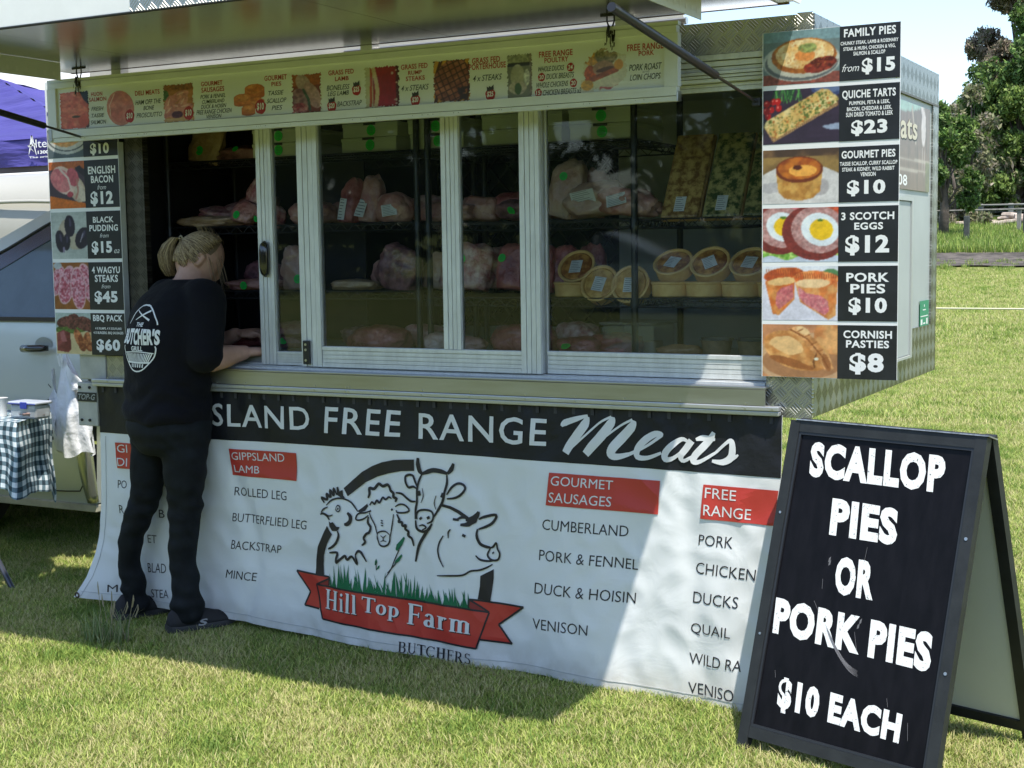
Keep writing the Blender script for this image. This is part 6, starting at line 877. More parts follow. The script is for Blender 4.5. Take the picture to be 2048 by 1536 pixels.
        for k in range(k0, len(V)): V[k] = (V[k][0]+x, V[k][1])
        x += w+.05
    return V, F
def fit(V): A = np.array(V, float); lo = A.min(0); hi = A.max(0); return (A-lo)/(hi-lo)
lets = {'w': [[], []], 'k': [[], []]}
def acc_add(D, V, F): k = len(D[0]); D[0].extend(map(tuple, V)); D[1].extend([tuple(i+k for i in f) for f in F])
for s, c, q in BN_TEXT:
    big = s in ('SLAND',) or (s in ('FREE', 'RANGE') and q[0][1] > .8)
    V, F = text_shape(s, .010 if big else (-.001 if c == 'w' else -.004), 1.12 if big else 1.0, 0); acc_add(lets[c], quadmap(V, q), F)
for ws, pts in MEATS: V, F = strokes(pts, ws); acc_add(lets['w'], V, F)
lw = flat_on(lets['w'][0], lets['w'][1], mat("banner_letter_white", (.70, .71, .71), .42, coat=.12, bump=.3, bs=14, bd=.01), 'lettering', BN, .0040, .015)
lk = flat_on(lets['k'][0], lets['k'][1], BLKP, 'lettering', BN, .0013, .012)
# logo
D = {'k': [[], []], 'r': [[], []], 'g': [[], []], 'd': [[], []]}
for c, pts in LOGO_FILLS: acc_add(D[c], pts, [tuple(range(len(pts)))])
logo = flat_on(D['r'][0], D['r'][1], BRED, 'logo', BN, .0028, .02)
tag(logo, 'round farm logo with chicken, sheep, cow and pig above a red ribbon')
flat_on(D['g'][0], D['g'][1], BGRN, 'grass_print', logo, .0032, .02)
flat_on(D['k'][0], D['k'][1], BLKP, 'ring_print', logo, .0032, .02)
flat_on(D['d'][0], D['d'][1], mat("banner_dark_red", (.22, .02, .02), .45), 'ribbon_fold', logo, .0032, .02)
D = [[], []]
for i, (w, pts) in enumerate(LOGO_STROKES):
    if RIB0 <= i < RIB0+5:
        for a_, b_ in zip(pts[:-1], pts[1:]): V, F = strokes([a_, b_], [w*1.25, w*1.25], False); acc_add(D, V, F)
    else: V, F = strokes(pts, w*1.4); acc_add(D, V, F)
flat_on(D[0], D[1], BLKP, 'line_art', logo, .0037, .02)
dk = [[], []]; dw = [[], []]
for s, c, q in BN_SERIF:
    V, F = serif_shape(s); P = quadmap(fit(V), q)
    acc_add(dw if c == 'w' else dk, P, F)
flat_on(dk[0], dk[1], BLKP, 'lettering', logo, .0032, .02)
flat_on([(x+.0035, z-.0035) for x, z in dw[0]], dw[1], BLKP, 'lettering_shadow', logo, .0041, .02)
flat_on(dw[0], dw[1], mat("banner_letter_white", (.7, .71, .71)), 'lettering', logo, .0046, .02)
# hem stitching lines and eyelets
st_ = MB(); pts = []
for i in range(120):
    x = -4.40+3.05*i/119; z = interp(BN_BOT, x)+.035; pts.append((x, byy(x, z)-.0016, z))
st_.tube(pts, .0009, 4); st_.tube([(interp(BLf, z)+.03, byy(interp(BLf, z)+.03, z)-.0016, z) for z in np.linspace(.06, .75, 40)], .0009, 4)
st_.build('stitching', mat("stitch", (.42, .44, .45), .6), BN)
x, z = -4.415, .062; e = MB(); y = byy(x, z)-.002
e.add([(x+r*math.cos(t), y-(.002 if r == .010 else .0005), z+r*math.sin(t)) for r in (.014, .010, .006) for t in np.linspace(0, 6.283, 17)[:-1]], [(k*16+i, k*16+(i+1) % 16, (k+1)*16+(i+1) % 16, (k+1)*16+i) for k in range(2) for i in range(16)]); e.build('eyelet', mat("old_brass", (.12, .09, .06), .5, .6), BN)
# banner hangs from little loops under the trim rail
mb = MB()
for i in range(42):
    x = -4.22+i*.0695; mb.box(x-.006, x+.006, -.0285, -.027, .936, .963)
mb.build('webbing_loop', mat("webbing", (.04, .04, .045), .7), BN)
# ------------------------------------------------------------------ wire racks and goods inside the trailer
RK = mat("rack_black", (.015, .016, .018), .4, coat=.1)
def rack(x0, x1, y0, y1, zs, label, ztop=2.06, zbot=1.113, px=None):
    t = thing('wire_shelf', label, 'wire shelf', ((x0+x1)/2, (y0+y1)/2, zbot), 'black wire shelf racks inside the trailer')
    for x in (px or (x0, x1)):
        for y in (y0, y1):
            p = MB(); p.cyl((x, y, zbot), (x, y, ztop), .0125, n=10)
            for z in zs: p.cyl((x, y, z-.035), (x, y, z-.004), .018, .016, n=10)
            p.build('post', RK, t, smooth='auto')
    for z in zs:
        s = MB(); r = .0032
        for (a, b) in (((x0, y0), (x1, y0)), ((x0, y1), (x1, y1)), ((x0, y0), (x0, y1)), ((x1, y0), (x1, y1))):
            for dz in (-.003, -.032): s.cyl((a[0], a[1], z+dz), (b[0], b[1], z+dz), r, n=5)
            Ld = math.hypot(b[0]-a[0], b[1]-a[1]); n = max(2, int(Ld/.032))
            pts = [(a[0]+(b[0]-a[0])*i/n, a[1]+(b[1]-a[1])*i/n, z-.003 if i % 2 else z-.032) for i in range(n+1)]; s.tube(pts, .0022, 4)
        for i in range(1, int((x1-x0)/.024)): s.box(x0+i*.024-.0015, x0+i*.024+.0015, y0, y1, z-.003, z)
        for k in (.25, .5, .75): s.box(x0, x1, y0+(y1-y0)*k-.002, y0+(y1-y0)*k+.002, z-.008, z-.0035)
        s.build('shelf', RK, t)
    return t
rack(-4.13, -2.885, .31, .75, (1.344, 1.612, 1.885), 'black wire shelf rack behind the open left window')
rack(-2.835, -1.982, .31, .75, (1.320, 1.603, 1.882), 'black wire shelf rack in the middle carrying white boxes on top')
rack(-1.965, -1.31, .31, .75, (1.320, 1.600), 'low black wire shelf rack at the right end holding quiche slabs', ztop=1.64, px=(-1.315,))
MB().box(-4.12, -3.42, .74, .748, 1.12, 2.06).build('shade_backing', DARKIN, TR)  # black sheet behind the left rack, put in for the shade there
STK = mat("fluoro_green", (.015, .60, .07), .5); STT = mat("fluoro_text", (.02, .22, .05), .6)
LAB = mat("paper_label", (.70, .71, .72), .55); LABT = mat("label_text", (.16, .17, .19), .6)
CARD = mat("white_card", (.55, .57, .50), .7, var=.05, vs=8)
def sticker(mb1, mb2, c, ax, az, r):
    """round price sticker: c centre, ax/az in-plane unit vectors"""
    c, ax, az = map(Vector, (c, ax, az)); n = ax.cross(az).normalized(); mb1.disc(c, ax*r, az*r, 18)
    for k in (-.45, -.15, .15, .45):
        w = r*.62*(1-abs(k)*.7); o = c+az*(k*r)+n*.0006; mb2.add([o-ax*w, o+ax*w, o+ax*w+az*r*.1, o-ax*w+az*r*.1], [(0, 1, 2, 3)])
def label(mb1, mb2, c, ax, az, w, h, rows=7):
    c, ax, az = map(Vector, (c, ax, az)); n = ax.cross(az).normalized(); mb1.add([c-ax*w/2-az*h/2, c+ax*w/2-az*h/2, c+ax*w/2+az*h/2, c-ax*w/2+az*h/2], [(0, 1, 2, 3)])
    for k in range(rows):
        t = .42-.84*k/(rows-1); ww = w*random.uniform(.22, .42); o = c+az*(t*h)+n*.0006-ax*(w*.42-ww); mb2.add([o-ax*ww, o+ax*ww, o+ax*ww+az*h*.035, o-ax*ww+az*h*.035], [(0, 1, 2, 3)])
# white boxes
where = ['on top seen through the narrow left pane', 'on top behind the large pane', 'on top just left of the mullion', 'on top just right of the mullion', 'on top at the right stile of the large pane', 'on top at the right rack post']
bx = [(-3.68, -3.43, 1), (-3.238, -2.983, 1), (-2.925, -2.69, 1), (-2.60, -2.44, 0), (-2.42, -2.27, 0), (-2.24, -1.998, 1)]
tz = 1.886
for i, (a, b, st) in enumerate(bx):
    for k in (0, 1):
        z0 = tz+k*.0565; dx = random.uniform(-.006, .006)
        t = thing('white_box', ('lower' if k == 0 else 'upper')+' white box of a pair '+where[i], 'box', ((a+b)/2, .45, z0), 'white cardboard boxes on the top shelves')
        MB().box(a+dx, b+dx, .325, .62, z0+.0005, z0+.050, .002).build('box', CARD, t)
        MB().box(a+dx-.002, b+dx+.002, .3225, .622, z0+.042, z0+.0555, .002).build('lid', CARD, t)
        if st:
            m1, m2 = MB(), MB(); sticker(m1, m2, ((a+b)/2+.008+dx, .3212, z0+.026), (1, 0, 0), (0, 0, 1), .021); s_ = m1.build('price_sticker', STK, t, fixn=False); m2.build('sticker_text', STT, s_, fixn=False)
            MB().box((a+b)/2-.028+dx, (a+b)/2+.028+dx, .3215, .3222, z0+.046, z0+.0558).build('tab', BLACK, t)
# pies
CRUST = mat("pie_crust", (.66, .38, .13), .55, vs=30, bump=.4, bs=80, col2=(.80, .54, .22), coat=.25)
PTOP = mat("pie_top_dark", (.26, .08, .02), .4, vs=28, hard=.1, col2=(.66, .32, .08), coat=.2, bump=.4, bs=50)
PTOL = mat("pie_top_light", (.50, .25, .06), .4, vs=28, hard=.1, col2=(.78, .48, .15), coat=.2, bump=.4, bs=50)
def pie(x, y, z, r=.060, tilt=0, yaw_=0, top=PTOP, lab=True, labrot=0, where_='', flip=False, lift=None):
    h = .055
    t = thing('pie', where_, 'pie', (0, 0, 0), 'pork and scallop pies on the lower right shelf')
    prof = [(0.001, 0), (r*.90, 0), (r*.97, .004), (r*1.0, h*.8), (r*1.05, h*.86), (r*1.06, h*.95), (r*1.01, h), (r*.93, h*.97), (r*.88, h*.88), (.001, h*.88)]
    MB().lathe((0, 0, 0), prof, 28).build('crust', CRUST, t, smooth='auto')
    tp = MB().lathe((0, 0, 0), [(.001, h*.885), (r*.45, h*.93), (r*.8, h*.93), (r*.90, h*.885)][::-1], 28).build('filling', top, t, smooth=True)
    MB().disc((0, 0, h*.965), (r*.16, 0, 0), (0, r*.16, 0), 12).build('vent', mat("pie_vent", (.10, .04, .02), .5), tp) if not lab else None
    if lab:
        m1, m2 = MB(), MB(); label(m1, m2, (0, -.004, h*.985), (math.cos(labrot), math.sin(labrot), 0), (-math.sin(labrot), math.cos(labrot), 0), .046, .056); l_ = m1.build('label', LAB, t, fixn=False); m2.build('label_text', LABT, l_, fixn=False)
    t.rotation_euler = (tilt, 0, yaw_); t.location = (x, y, z)
    return t
zl = 1.3215
flatz = zl
spots = [(-2.262, 'plain pie lying flat at the left stile, under a tilted labelled one'), (-1.875, 'plain pie lying flat right of the rack post, first in the bottom row'), (-1.745, 'plain pie lying flat, middle of the bottom row right of the post'), (-1.612, 'plain pie lying flat, third in the bottom row right of the post'), (-1.482, 'plain pie lying flat, rightmost and half hidden by the menu board')]
for x, w in spots: pie(x, .385, flatz, .0685, lab=False, where_=w, top=PTOL)
T_ = math.radians
for x, z, ti, tp, lr, w in ((-2.245, zl+.075, 52, PTOP, .05, 'brown topped pie with label tilted on a flat pie beside the window stile'), (-2.135, zl+.048, 62, PTOL, -.15, 'golden pie with label leaning on the shelf, second from the window stile'), (-2.013, zl+.048, 66, PTOL, .02, 'golden pie with label leaning just left of the rack post'),
                           (-1.868, zl+.078, 38, PTOP, -.25, 'dark topped pie with label resting over the first flat pie right of the post'), (-1.727, zl+.082, 46, PTOP, .5, 'dark glossy pie with crooked label, middle of the upper right row'), (-1.582, zl+.078, 42, PTOP, -.15, 'dark topped pie with label at the right, beside the menu board'), (-1.462, zl+.08, 46, PTOP, .1, 'dark topped pie mostly hidden by the menu board')):
    pie(x, .42 if z > zl+.07 else .385, z+(.006 if z > zl+.07 else -.022), .0695, T_(ti), 0, tp, True, lr, w)
# quiche slabs
QM = {'o': mat("quiche_orange", (.20, .09, .02), .5, vs=38, hard=.09, col2=(.58, .38, .12), bump=.4, bs=60, coat=.25), 'g': mat("quiche_green", (.045, .07, .015), .5, vs=30, hard=.07, col2=(.50, .42, .16), bump=.5, bs=60, coat=.25), 'c': mat("quiche_crust", (.45, .27, .1), .6, var=.25, vs=40)}
for xa, xb, k, hh, w in ((-1.905, -1.765, 'o', .345, 'tall orange brown quiche slab with label, leftmost leaning slab'), (-1.748, -1.612, 'g', .345, 'tall quiche slab speckled dark green with label, second leaning slab'), (-1.600, -1.522, 'g', .34, 'narrow visible green quiche slab, third leaning slab'), (-1.512, -1.41, 'o', .30, 'orange quiche slab mostly hidden behind the right menu board')):
    t = thing('quiche_slab', w, 'quiche', (0, 0, 0), 'quiche slabs leaning on the middle right shelf')
    MB().box(xa, xb, 0, .028, 0, hh, .005).build('filling', QM[k], t)
    MB().box(xa-.003, xb+.003, .012, .034, -.001, hh+.004, .004).build('crust', QM['c'], t)
    if xb-xa > .1:
        m1, m2 = MB(), MB(); label(m1, m2, ((xa+xb)/2-.004, -.0012, .052), (1, 0, 0), (0, 0, 1), .040, .060); l_ = m1.build('label', LAB, t, fixn=False); m2.build('label_text', LABT, l_, fixn=False)
    t.rotation_euler = (T_(-30), 0, 0); t.location = (0, .36, 1.604)
# meat packs
def meatmat(name, a, b_, sc=14): return mat(name, a, .4, vs=sc, col2=b_, coat=.22, bump=.9, bs=34, bd=.010, hard=.13)
MM = {'red': meatmat("meat_red", (.22, .03, .03), (.50, .17, .15)), 'pink': meatmat("meat_pink", (.38, .14, .12), (.58, .34, .28), 14), 'pale': meatmat("meat_pale", (.50, .29, .22), (.60, .44, .35), 9), 'marble': meatmat("meat_marbled", (.34, .08, .085), (.68, .46, .40), 24), 'rind': meatmat("meat_rind", (.45, .28, .14), (.55, .40, .25), 12), 'dark': meatmat("meat_dark", (.09, .03, .04), (.32, .15, .16), 18)}
def lump(sx, sy, sz, seed, amp=.12, flat=.0, sub=4, px=2.4):
    bm = bmesh.new(); bmesh.ops.create_icosphere(bm, subdivisions=sub, radius=1.0); r = random.Random(seed); o = Vector((r.random()*50, r.random()*50, 0))
    for v in bm.verts:
        d = 1+amp*1.2*noise.noise(v.co*1.6+o)+amp*.7*noise.noise(v.co*3.5+o)-amp*.8*abs(noise.noise(v.co*6+o)); c = v.co
        q = (abs(c.x)**px+abs(c.y)**px+abs(c.z)**px)**(-1/px); c = c*q*d
        v.co = Vector((c.x*sx, c.y*sy, max(c.z*sz, -sz*.75)+sz*.75))
    bm.verts.index_update(); V = [tuple(v.co) for v in bm.verts]; F = [[v.index for v in f.verts] for f in bm.faces]; bm.free(); return V, F
GRP = 'packs of meat on the trailer shelves'
def pack(name, w, cat, x, y, z, size, mk, seed, rot=(0, 0, 0), stick=None, lab=None, amp=.14, px=2.7):
    t = thing(name, w, cat, (0, 0, 0), GRP); size = tuple(q*k for q, k in zip(size, (1.16, 1.1, 1.2))); V, F = lump(*size, seed, amp, px=px)
    o = MB().add(V, F).build('meat', MM[mk], t, smooth=True)
    bv = BVHTree.FromPolygons([Vector(p) for p in V], F)
    f_ = Vector((0, -1, 0)); Mr = Matrix.Rotation(rot[2], 4, 'Z') @ Matrix.Rotation(rot[1], 4, 'Y') @ Matrix.Rotation(rot[0], 4, 'X'); inv = Mr.inverted()
    def onsurf(u, v, wd, ht, kind, ang=0):
        # ray from the front, in world orientation, onto the pack
        orig = inv @ Vector((u, -.5, v)); d = (inv @ Vector((0, 1, 0))).normalized(); hit, nrm, _, _ = bv.ray_cast(orig, d)
        if hit is None: return
        nrm = (Mr @ nrm).normalized(); c = Mr @ hit+nrm*.003; ax = Vector((1, 0, 0)); ax = (ax-nrm*ax.dot(nrm)).normalized(); az = -ax.cross(nrm).normalized()
        if az.z < 0: az = -az; 
        ca, sa = math.cos(ang), math.sin(ang); ax, az = ax*ca+az*sa, -ax*sa+az*ca
        m1, m2 = MB(), MB()
        if kind == 's': sticker(m1, m2, c, ax, az, wd)
        else: label(m1, m2, c, ax, az, wd, ht)
        iv = Mr.inverted(); m1.xf(iv); m2.xf(iv)
        a_ = m1.build('price_sticker' if kind == 's' else 'label', STK if kind == 's' else LAB, t, fixn=False); m2.build('sticker_text' if kind == 's' else 'label_text', STT if kind == 's' else LABT, a_, fixn=False)
    if stick: onsurf(*stick, .021 if len(stick) < 3 else stick[2], 0, 's') if len(stick) < 3 else onsurf(stick[0], stick[1], stick[2], 0, 's')
    if lab: onsurf(lab[0], lab[1], lab[2], lab[3], 'l', lab[4] if len(lab) > 4 else 0)
    t.rotation_euler = rot; t.location = (x, y, z)
    return t
z1, z2, z3, z4 = 1.113, 1.3455, 1.6135, 1.886
# shelf above the customer's head
pack('meat_pack', 'flat yellow crumbed pack lying at the front left of the shelf over her head', 'meat pack', -3.98, .40, z3, (.125, .08, .022), 'rind', 3, (0, 0, .1))
pack('meat_pack', 'pink bacon pack lying behind the crumbed pack over her head', 'meat pack', -3.93, .46, z3+.03, (.12, .07, .02), 'marble', 4, (.25, .18, .1))
pack('meat_pack', 'dark red meat pack with pale fat edge, stacked behind the bacon pack', 'meat pack', -3.87, .52, z3+.055, (.10, .07, .02), 'marble', 5, (.3, .12, -.1))
pack('meat_pack', 'pink ham pack at the top of the heap over her head', 'meat pack', -3.84, .56, z3+.085, (.08, .05, .022), 'pink', 6, (.3, .1, 0))
pack('meat_pack', 'round sliced pink pack standing upright over her head', 'meat pack', -3.765, .44, z3+.09, (.052, .03, .055), 'marble', 7, (-.3, .3, 0))
pack('meat_pack', 'round sliced pack with green sticker in front of the upright one', 'meat pack', -3.80, .38, z3+.01, (.052, .03, .045), 'pink', 8, (-.35, .2, 0), stick=(-.005, .035, .017))
pack('meat_pack', 'leaning pink pack with green sticker against the window stile over her head', 'meat pack', -3.70, .40, z3+.0, (.06, .035, .05), 'marble', 9, (-.5, .5, 0), stick=(-.02, .03, .017))
pack('meat_pack', 'brown meat slab with green sticker on the top left shelf', 'meat pack', -4.03, .42, z4, (.075, .03, .10), 'rind', 10, (-.3, .15, 0), stick=(0, .05, .02))
pack('meat_pack', 'dim dark meat pack on the top left shelf', 'meat pack', -3.82, .45, z4, (.12, .06, .03), 'dark', 11, stick=(0, .045, .014))
# low shelf by her face
pack('meat_pack', 'striped pink pack with green sticker standing just right of her head', 'meat pack', -3.72, .42, z2+.02, (.10, .03, .05), 'dark', 12, (-.5, .25, 0), stick=(.0, .06, .018))
pack('meat_pack', 'flat pink pack with green sticker on the shelf below her head', 'meat pack', -3.73, .38, z2, (.12, .07, .022), 'pink', 13, stick=(0, .02, .017))
pack('meat_pack', 'dull pink pack under the narrow left pane on the middle shelf', 'meat pack', -3.46, .42, z3, (.09, .06, .045), 'pink', 14)
pack('chicken_pack', 'pale whole chicken with green sticker behind the narrow left pane', 'chicken', -3.51, .40, z2, (.075, .06, .085), 'pale', 15, stick=(.03, .045, .019), amp=.22)
pack('meat_pack', 'flat dark pack with green sticker at the bottom of the narrow pane', 'meat pack', -3.50, .30, z1, (.09, .06, .025), 'dark', 16, stick=(.01, .03, .016))
pack('meat_pack', 'heap of dark red meat at her hand', 'meat pack', -3.72, .34, z1, (.12, .08, .03), 'red', 17, (0, 0, .2))
pack('meat_pack', 'pale backed pack lying at her hand', 'meat pack', -3.60, .46, z1+.03, (.10, .06, .03), 'pink', 31, (.2, 0, .2))
# behind the large pane
pack('ham_pack', 'red ham pack with tall white label, left of the pair', 'ham', -3.265, .40, z3, (.042, .035, .085), 'red', 18, (-.15, .12, 0), lab=(-.012, .055, .036, .085, -.15))
pack('ham_pack', 'orange red ham pack with tall white label, right of the pair', 'ham', -3.19, .42, z3, (.045, .035, .092), 'pink', 19, (-.15, .12, 0), lab=(-.008, .065, .042, .09, -.15))
pack('ham_pack', 'stack of labelled rolled joints left of the dark rack posts', 'ham', -3.06, .42, z3, (.07, .05, .055), 'pink', 20, lab=(.01, .045, .06, .045, .2))
pack('meat_pack', 'low pink pack behind the middle of the large pane', 'meat pack', -2.84, .45, z3, (.11, .06, .035), 'pink', 21)
pack('meat_pack', 'low wrapped pack with green sticker right of the mullion', 'meat pack', -2.47, .42, z3, (.10, .06, .035), 'dark', 22, stick=(-.03, .03, .017))
pack('ham_pack', 'tall pink ham leaning at the right stile with pale fat edge', 'ham', -2.33, .42, z3, (.06, .04, .105), 'pale', 23, (-.1, .3, 0), stick=(.03, .15, .016))
pack('ham_pack', 'dim pink ham in the shadow just right of the stile', 'ham', -2.235, .50, z3, (.05, .04, .085), 'pink', 24, (0, .1, 0))
pack('ham_pack', 'large tied pink joint with white label left of the smaller joint', 'ham', -2.17, .42, z3, (.10, .07, .062), 'pale', 25, (0, -.1, .1), lab=(-.03, .07, .09, .05, .15), amp=.18)
pack('ham_pack', 'smaller pink joint with white label leaning at the rack post', 'ham', -2.045, .38, z3, (.10, .06, .048), 'pink', 26, (0, .1, 0), lab=(-.01, .055, .075, .045, .25), amp=.18)
pack('meat_pack', 'small pink end of a pack poking past the rack post', 'meat pack', -1.955, .45, z3+.003, (.035, .04, .016), 'pink', 27)
pack('meat_pack', 'low orange pack at the left end of the low shelf behind the large pane', 'meat pack', -3.24, .40, z2, (.10, .06, .02), 'rind', 28)
pack('meat_pack', 'dark leg of lamb leaning left of the rack posts', 'meat pack', -3.06, .42, z2, (.085, .05, .085), 'dark', 29, (0, .25, 0))
pack('steak_pack', 'long brown rib pack with green sticker left of the mullion', 'steak pack', -2.75, .42, z2, (.095, .035, .085), 'marble', 30, (-.2, .05, 0), stick=(0, .12, .019), px=4)
pack('steak_pack', 'vacuum packed dark steak behind the right side of the mullion', 'steak pack', -2.54, .42, z2, (.06, .028, .083), 'red', 32, (-.2, .08, 0), stick=(-.035, .12, .017), px=4)
wg = pack('steak_pack', 'vacuum packed wagyu steak with green sticker and printed band', 'steak pack', -2.425, .40, z2-.006, (.062, .028, .085), 'red', 33, (-.2, .05, 0), stick=(-.005, .115, .020), px=4); wl_ = wg.location.copy(); wr_ = wg.rotation_euler.copy(); wg.location = (0, 0, 0); wg.rotation_euler = (0, 0, 0)
V, F = text_shape("WAGYU", .03, 1.0, 0); P = quadmap(V, [(-.035, .052), (.035, .050), (.035, .032), (-.035, .034)]); iv = (Matrix.Rotation(.05, 4, 'Y') @ Matrix.Rotation(-.2, 4, 'X')).inverted()
bd_ = MB().add([tuple(iv @ Vector(p)) for p in [(-.042, -.036, .024), (.042, -.036, .024), (.042, -.029, .062), (-.042, -.029, .062)]], [(0, 1, 2, 3)]).build('band', BLACK, wg, fixn=False)
MB().add([tuple(iv @ Vector((a, -.0372+.0075*(c-.024)/.038*.93, c))) for a, c in P], F).build('lettering', LAB, bd_, fixn=False); wg.location = wl_; wg.rotation_euler = wr_
pack('steak_pack', 'vacuum packed dark steak between the wagyu pack and the window stile', 'steak pack', -2.335, .43, z2, (.05, .028, .08), 'red', 34, (-.2, .1, 0), px=4)
pack('meat_pack', 'broad heap of red mince low behind the large pane', 'meat pack', -3.06, .30, z1, (.115, .08, .045), 'red', 35)
pack('meat_pack', 'round pale topped pack low beside the mullion', 'meat pack', -2.78, .28, z1, (.05, .05, .035), 'pale', 36)
pack('meat_pack', 'orange pink pack low behind the mullion', 'meat pack', -2.68, .32, z1, (.07, .05, .028), 'pink', 37)
pack('meat_pack', 'big wrapped red roast low right of the mullion', 'meat pack', -2.42, .30, z1, (.115, .08, .052), 'red', 38)
pack('meat_pack', 'dark wrapped pack low right of the mullion', 'meat pack', -2.54, .42, z1, (.07, .05, .045), 'dark', 39)
pack('meat_pack', 'red meat pack with green sticker low right of the window stile', 'meat pack', -2.19, .30, z1, (.075, .06, .032), 'red', 40, stick=(-.03, .035, .019))
pack('meat_pack', 'flat red pack beside the clear container', 'meat pack', -2.08, .36, z1, (.09, .06, .038), 'red', 41)
for i, (x, y, z, sz, mk, w) in enumerate(((-3.36, .50, z3, (.07, .05, .04), 'pink', 'pink pack behind the stile of the large pane'), (-2.96, .52, z3, (.08, .05, .05), 'marble', 'streaky pack behind the paired rack posts'), (-2.72, .50, z3, (.08, .05, .045), 'pink', 'pink pack left of the mullion on the middle shelf'), (-2.58, .52, z3, (.08, .05, .05), 'red', 'red pack behind the mullion on the middle shelf'), (-2.40, .56, z3, (.09, .05, .045), 'marble', 'streaky pack in the shade behind the tall ham'),
        (-3.15, .52, z2, (.08, .05, .055), 'pink', 'pink pack behind the low orange pack'), (-2.92, .50, z2, (.06, .04, .07), 'pale', 'pale joint behind the paired rack posts'), (-2.64, .50, z2, (.07, .04, .075), 'marble', 'streaky rib pack behind the mullion'), (-2.27, .54, z2, (.05, .04, .08), 'red', 'red pack in the shade of the window stile'), (-3.22, .42, z1, (.09, .06, .04), 'dark', 'dark pack low at the left of the large pane'), (-2.93, .42, z1, (.08, .06, .045), 'pink', 'pink pack low behind the mince heap'), (-2.30, .50, z1, (.08, .06, .05), 'marble', 'streaky roast low behind the window stile'))):
    pack('meat_pack', w, 'meat pack', x, y, z, sz, mk, 60+i, (-.15, .1, 0))
# clear container, tubs, pasty
CLR = glass_mat("clear_plastic", (.86, .88, .88), .12, boost=.05, haze=.10, hazecol=(.7, .7, .7))
t = thing('clear_container', 'clear plastic container with pale cheeses inside at the rack post', 'container', (-2.0, .40, 1.113))
MB().box(-2.105, -1.905, .30, .50, 1.114, 1.222, .006).build('body', CLR, t); MB().box(-2.115, -1.895, .292, .508, 1.223, 1.233, .003).build('lid', CLR, t)
MB().lathe((-2.06, .38, 1.116), [(.001, 0), (.035, 0), (.04, .03), (.035, .058), (.001, .06)], 18).build('cheese', mat("cheese_pale", (.62, .52, .36), .5, var=.1, vs=20), t, smooth='auto'); MB().lathe((-1.95, .40, 1.116), [(.001, 0), (.035, 0), (.036, .045), (.001, .048)], 18).build('cheese', mat("cheese_tan", (.45, .36, .22), .5, var=.1, vs=20), t, smooth='auto')
for i, (x, w) in enumerate(((-1.694, 'round tub with clear lid, left of the two tubs'), (-1.56, 'round tub with clear lid beside the right menu board'))):
    t = thing('tub', w, 'tub', (x, .36, 1.113), 'brown filled tubs below the pies'); MB().lathe((x, .36, 1.1135), [(.001, 0), (.046, 0), (.056, .058), (.001, .059)], 24).build('tub_body', mat("pate_tub", (.30, .20, .11), .35, var=.2, vs=30, coat=.5), t, smooth='auto'); MB().lathe((x, .36, 1.1725), [(.001, 0), (.060, 0), (.061, .006), (.056, .008), (.001, .008)], 24).build('lid', CLR, t, smooth='auto')
t = thing('pasty', 'brown pasty lying low left of the tubs', 'pasty', (-1.82, .33, 1.113)); V, F = lump(.085, .045, .024, 55, .12); MB().add([(a-1.82, b+.33, c+1.114) for a, b, c in V], F).build('pastry', mat("pasty_crust", (.30, .15, .07), .5, vs=30, col2=(.5, .3, .15), coat=.3), t, smooth=True)
# ------------------------------------------------------------------ customer
def remesh(V, F, vox, smooth=4, fac=.5):
    me = bpy.data.meshes.new("r"); me.from_pydata([tuple(v) for v in V], [], F)
    bm = bmesh.new(); bm.from_mesh(me); bmesh.ops.recalc_face_normals(bm, faces=bm.faces[:]); bm.to_mesh(me); bm.free()
    o = bpy.data.objects.new("r", me); COL.objects.link(o); md = o.modifiers.new("r", 'REMESH'); md.mode = 'VOXEL'; md.voxel_size = vox
    if smooth: s = o.modifiers.new("s", 'SMOOTH'); s.iterations = smooth; s.factor = fac
    dg = bpy.context.evaluated_depsgraph_get(); m2 = bpy.data.meshes.new_from_object(o.evaluated_get(dg)); bpy.data.objects.remove(o); bpy.data.meshes.remove(me)
    return m2
def ring(c, ax, ay, a, b, n=28, p=2.3):
    c, ax, ay = Vector(c), Vector(ax), Vector(ay); R = []
    for i in range(n):
        t = 2*math.pi*i/n; x, y = math.cos(t), math.sin(t); q = (abs(x)**p+abs(y)**p)**(-1/p); R.append(c+ax*(a*x*q)+ay*(b*y*q))
    return R
def limb(mb, pts, rad, n=20, sub=4, flat=1.0):
    P = [Vector(p) for p in pts]; Q = []; R = []
    for i in range(len(P)-1):
        p0 = P[max(i-1, 0)]; p1 = P[i]; p2 = P[i+1]; p3 = P[min(i+2, len(P)-1)]
        for s in range(sub):
            t = s/sub; Q.append(.5*((2*p1)+(p2-p0)*t+(2*p0-5*p1+4*p2-p3)*t*t+(-p0+3*p1-3*p2+p3)*t**3)); R.append(rad[i]+(rad[i+1]-rad[i])*(t*t*(3-2*t)))
    Q.append(P[-1]); R.append(rad[-1])
    # rounded ends
    d0 = (Q[0]-Q[1]).normalized(); d1 = (Q[-1]-Q[-2]).normalized()
    Q = [Q[0]+d0*R[0]*.75, Q[0]+d0*R[0]*.45]+Q+[Q[-1]+d1*R[-1]*.45, Q[-1]+d1*R[-1]*.75]; R = [R[0]*.35, R[0]*.85]+R+[R[-1]*.85, R[-1]*.35]
    mb.tube(Q, R, n)
hv = Vector((.34, .94, 0)).normalized(); rv = Vector((.94, -.34, 0)).normalized(); UPV = Vector((0, 0, 1)); P0 = Vector((-3.80, -.095, 0))
def W(l, f, z): return P0+rv*l+hv*f+UPV*z
PE = thing('person', 'person in black t-shirt and jeans with blond ponytail leaning on the trailer counter', 'person', (-3.8, -.1, 0))
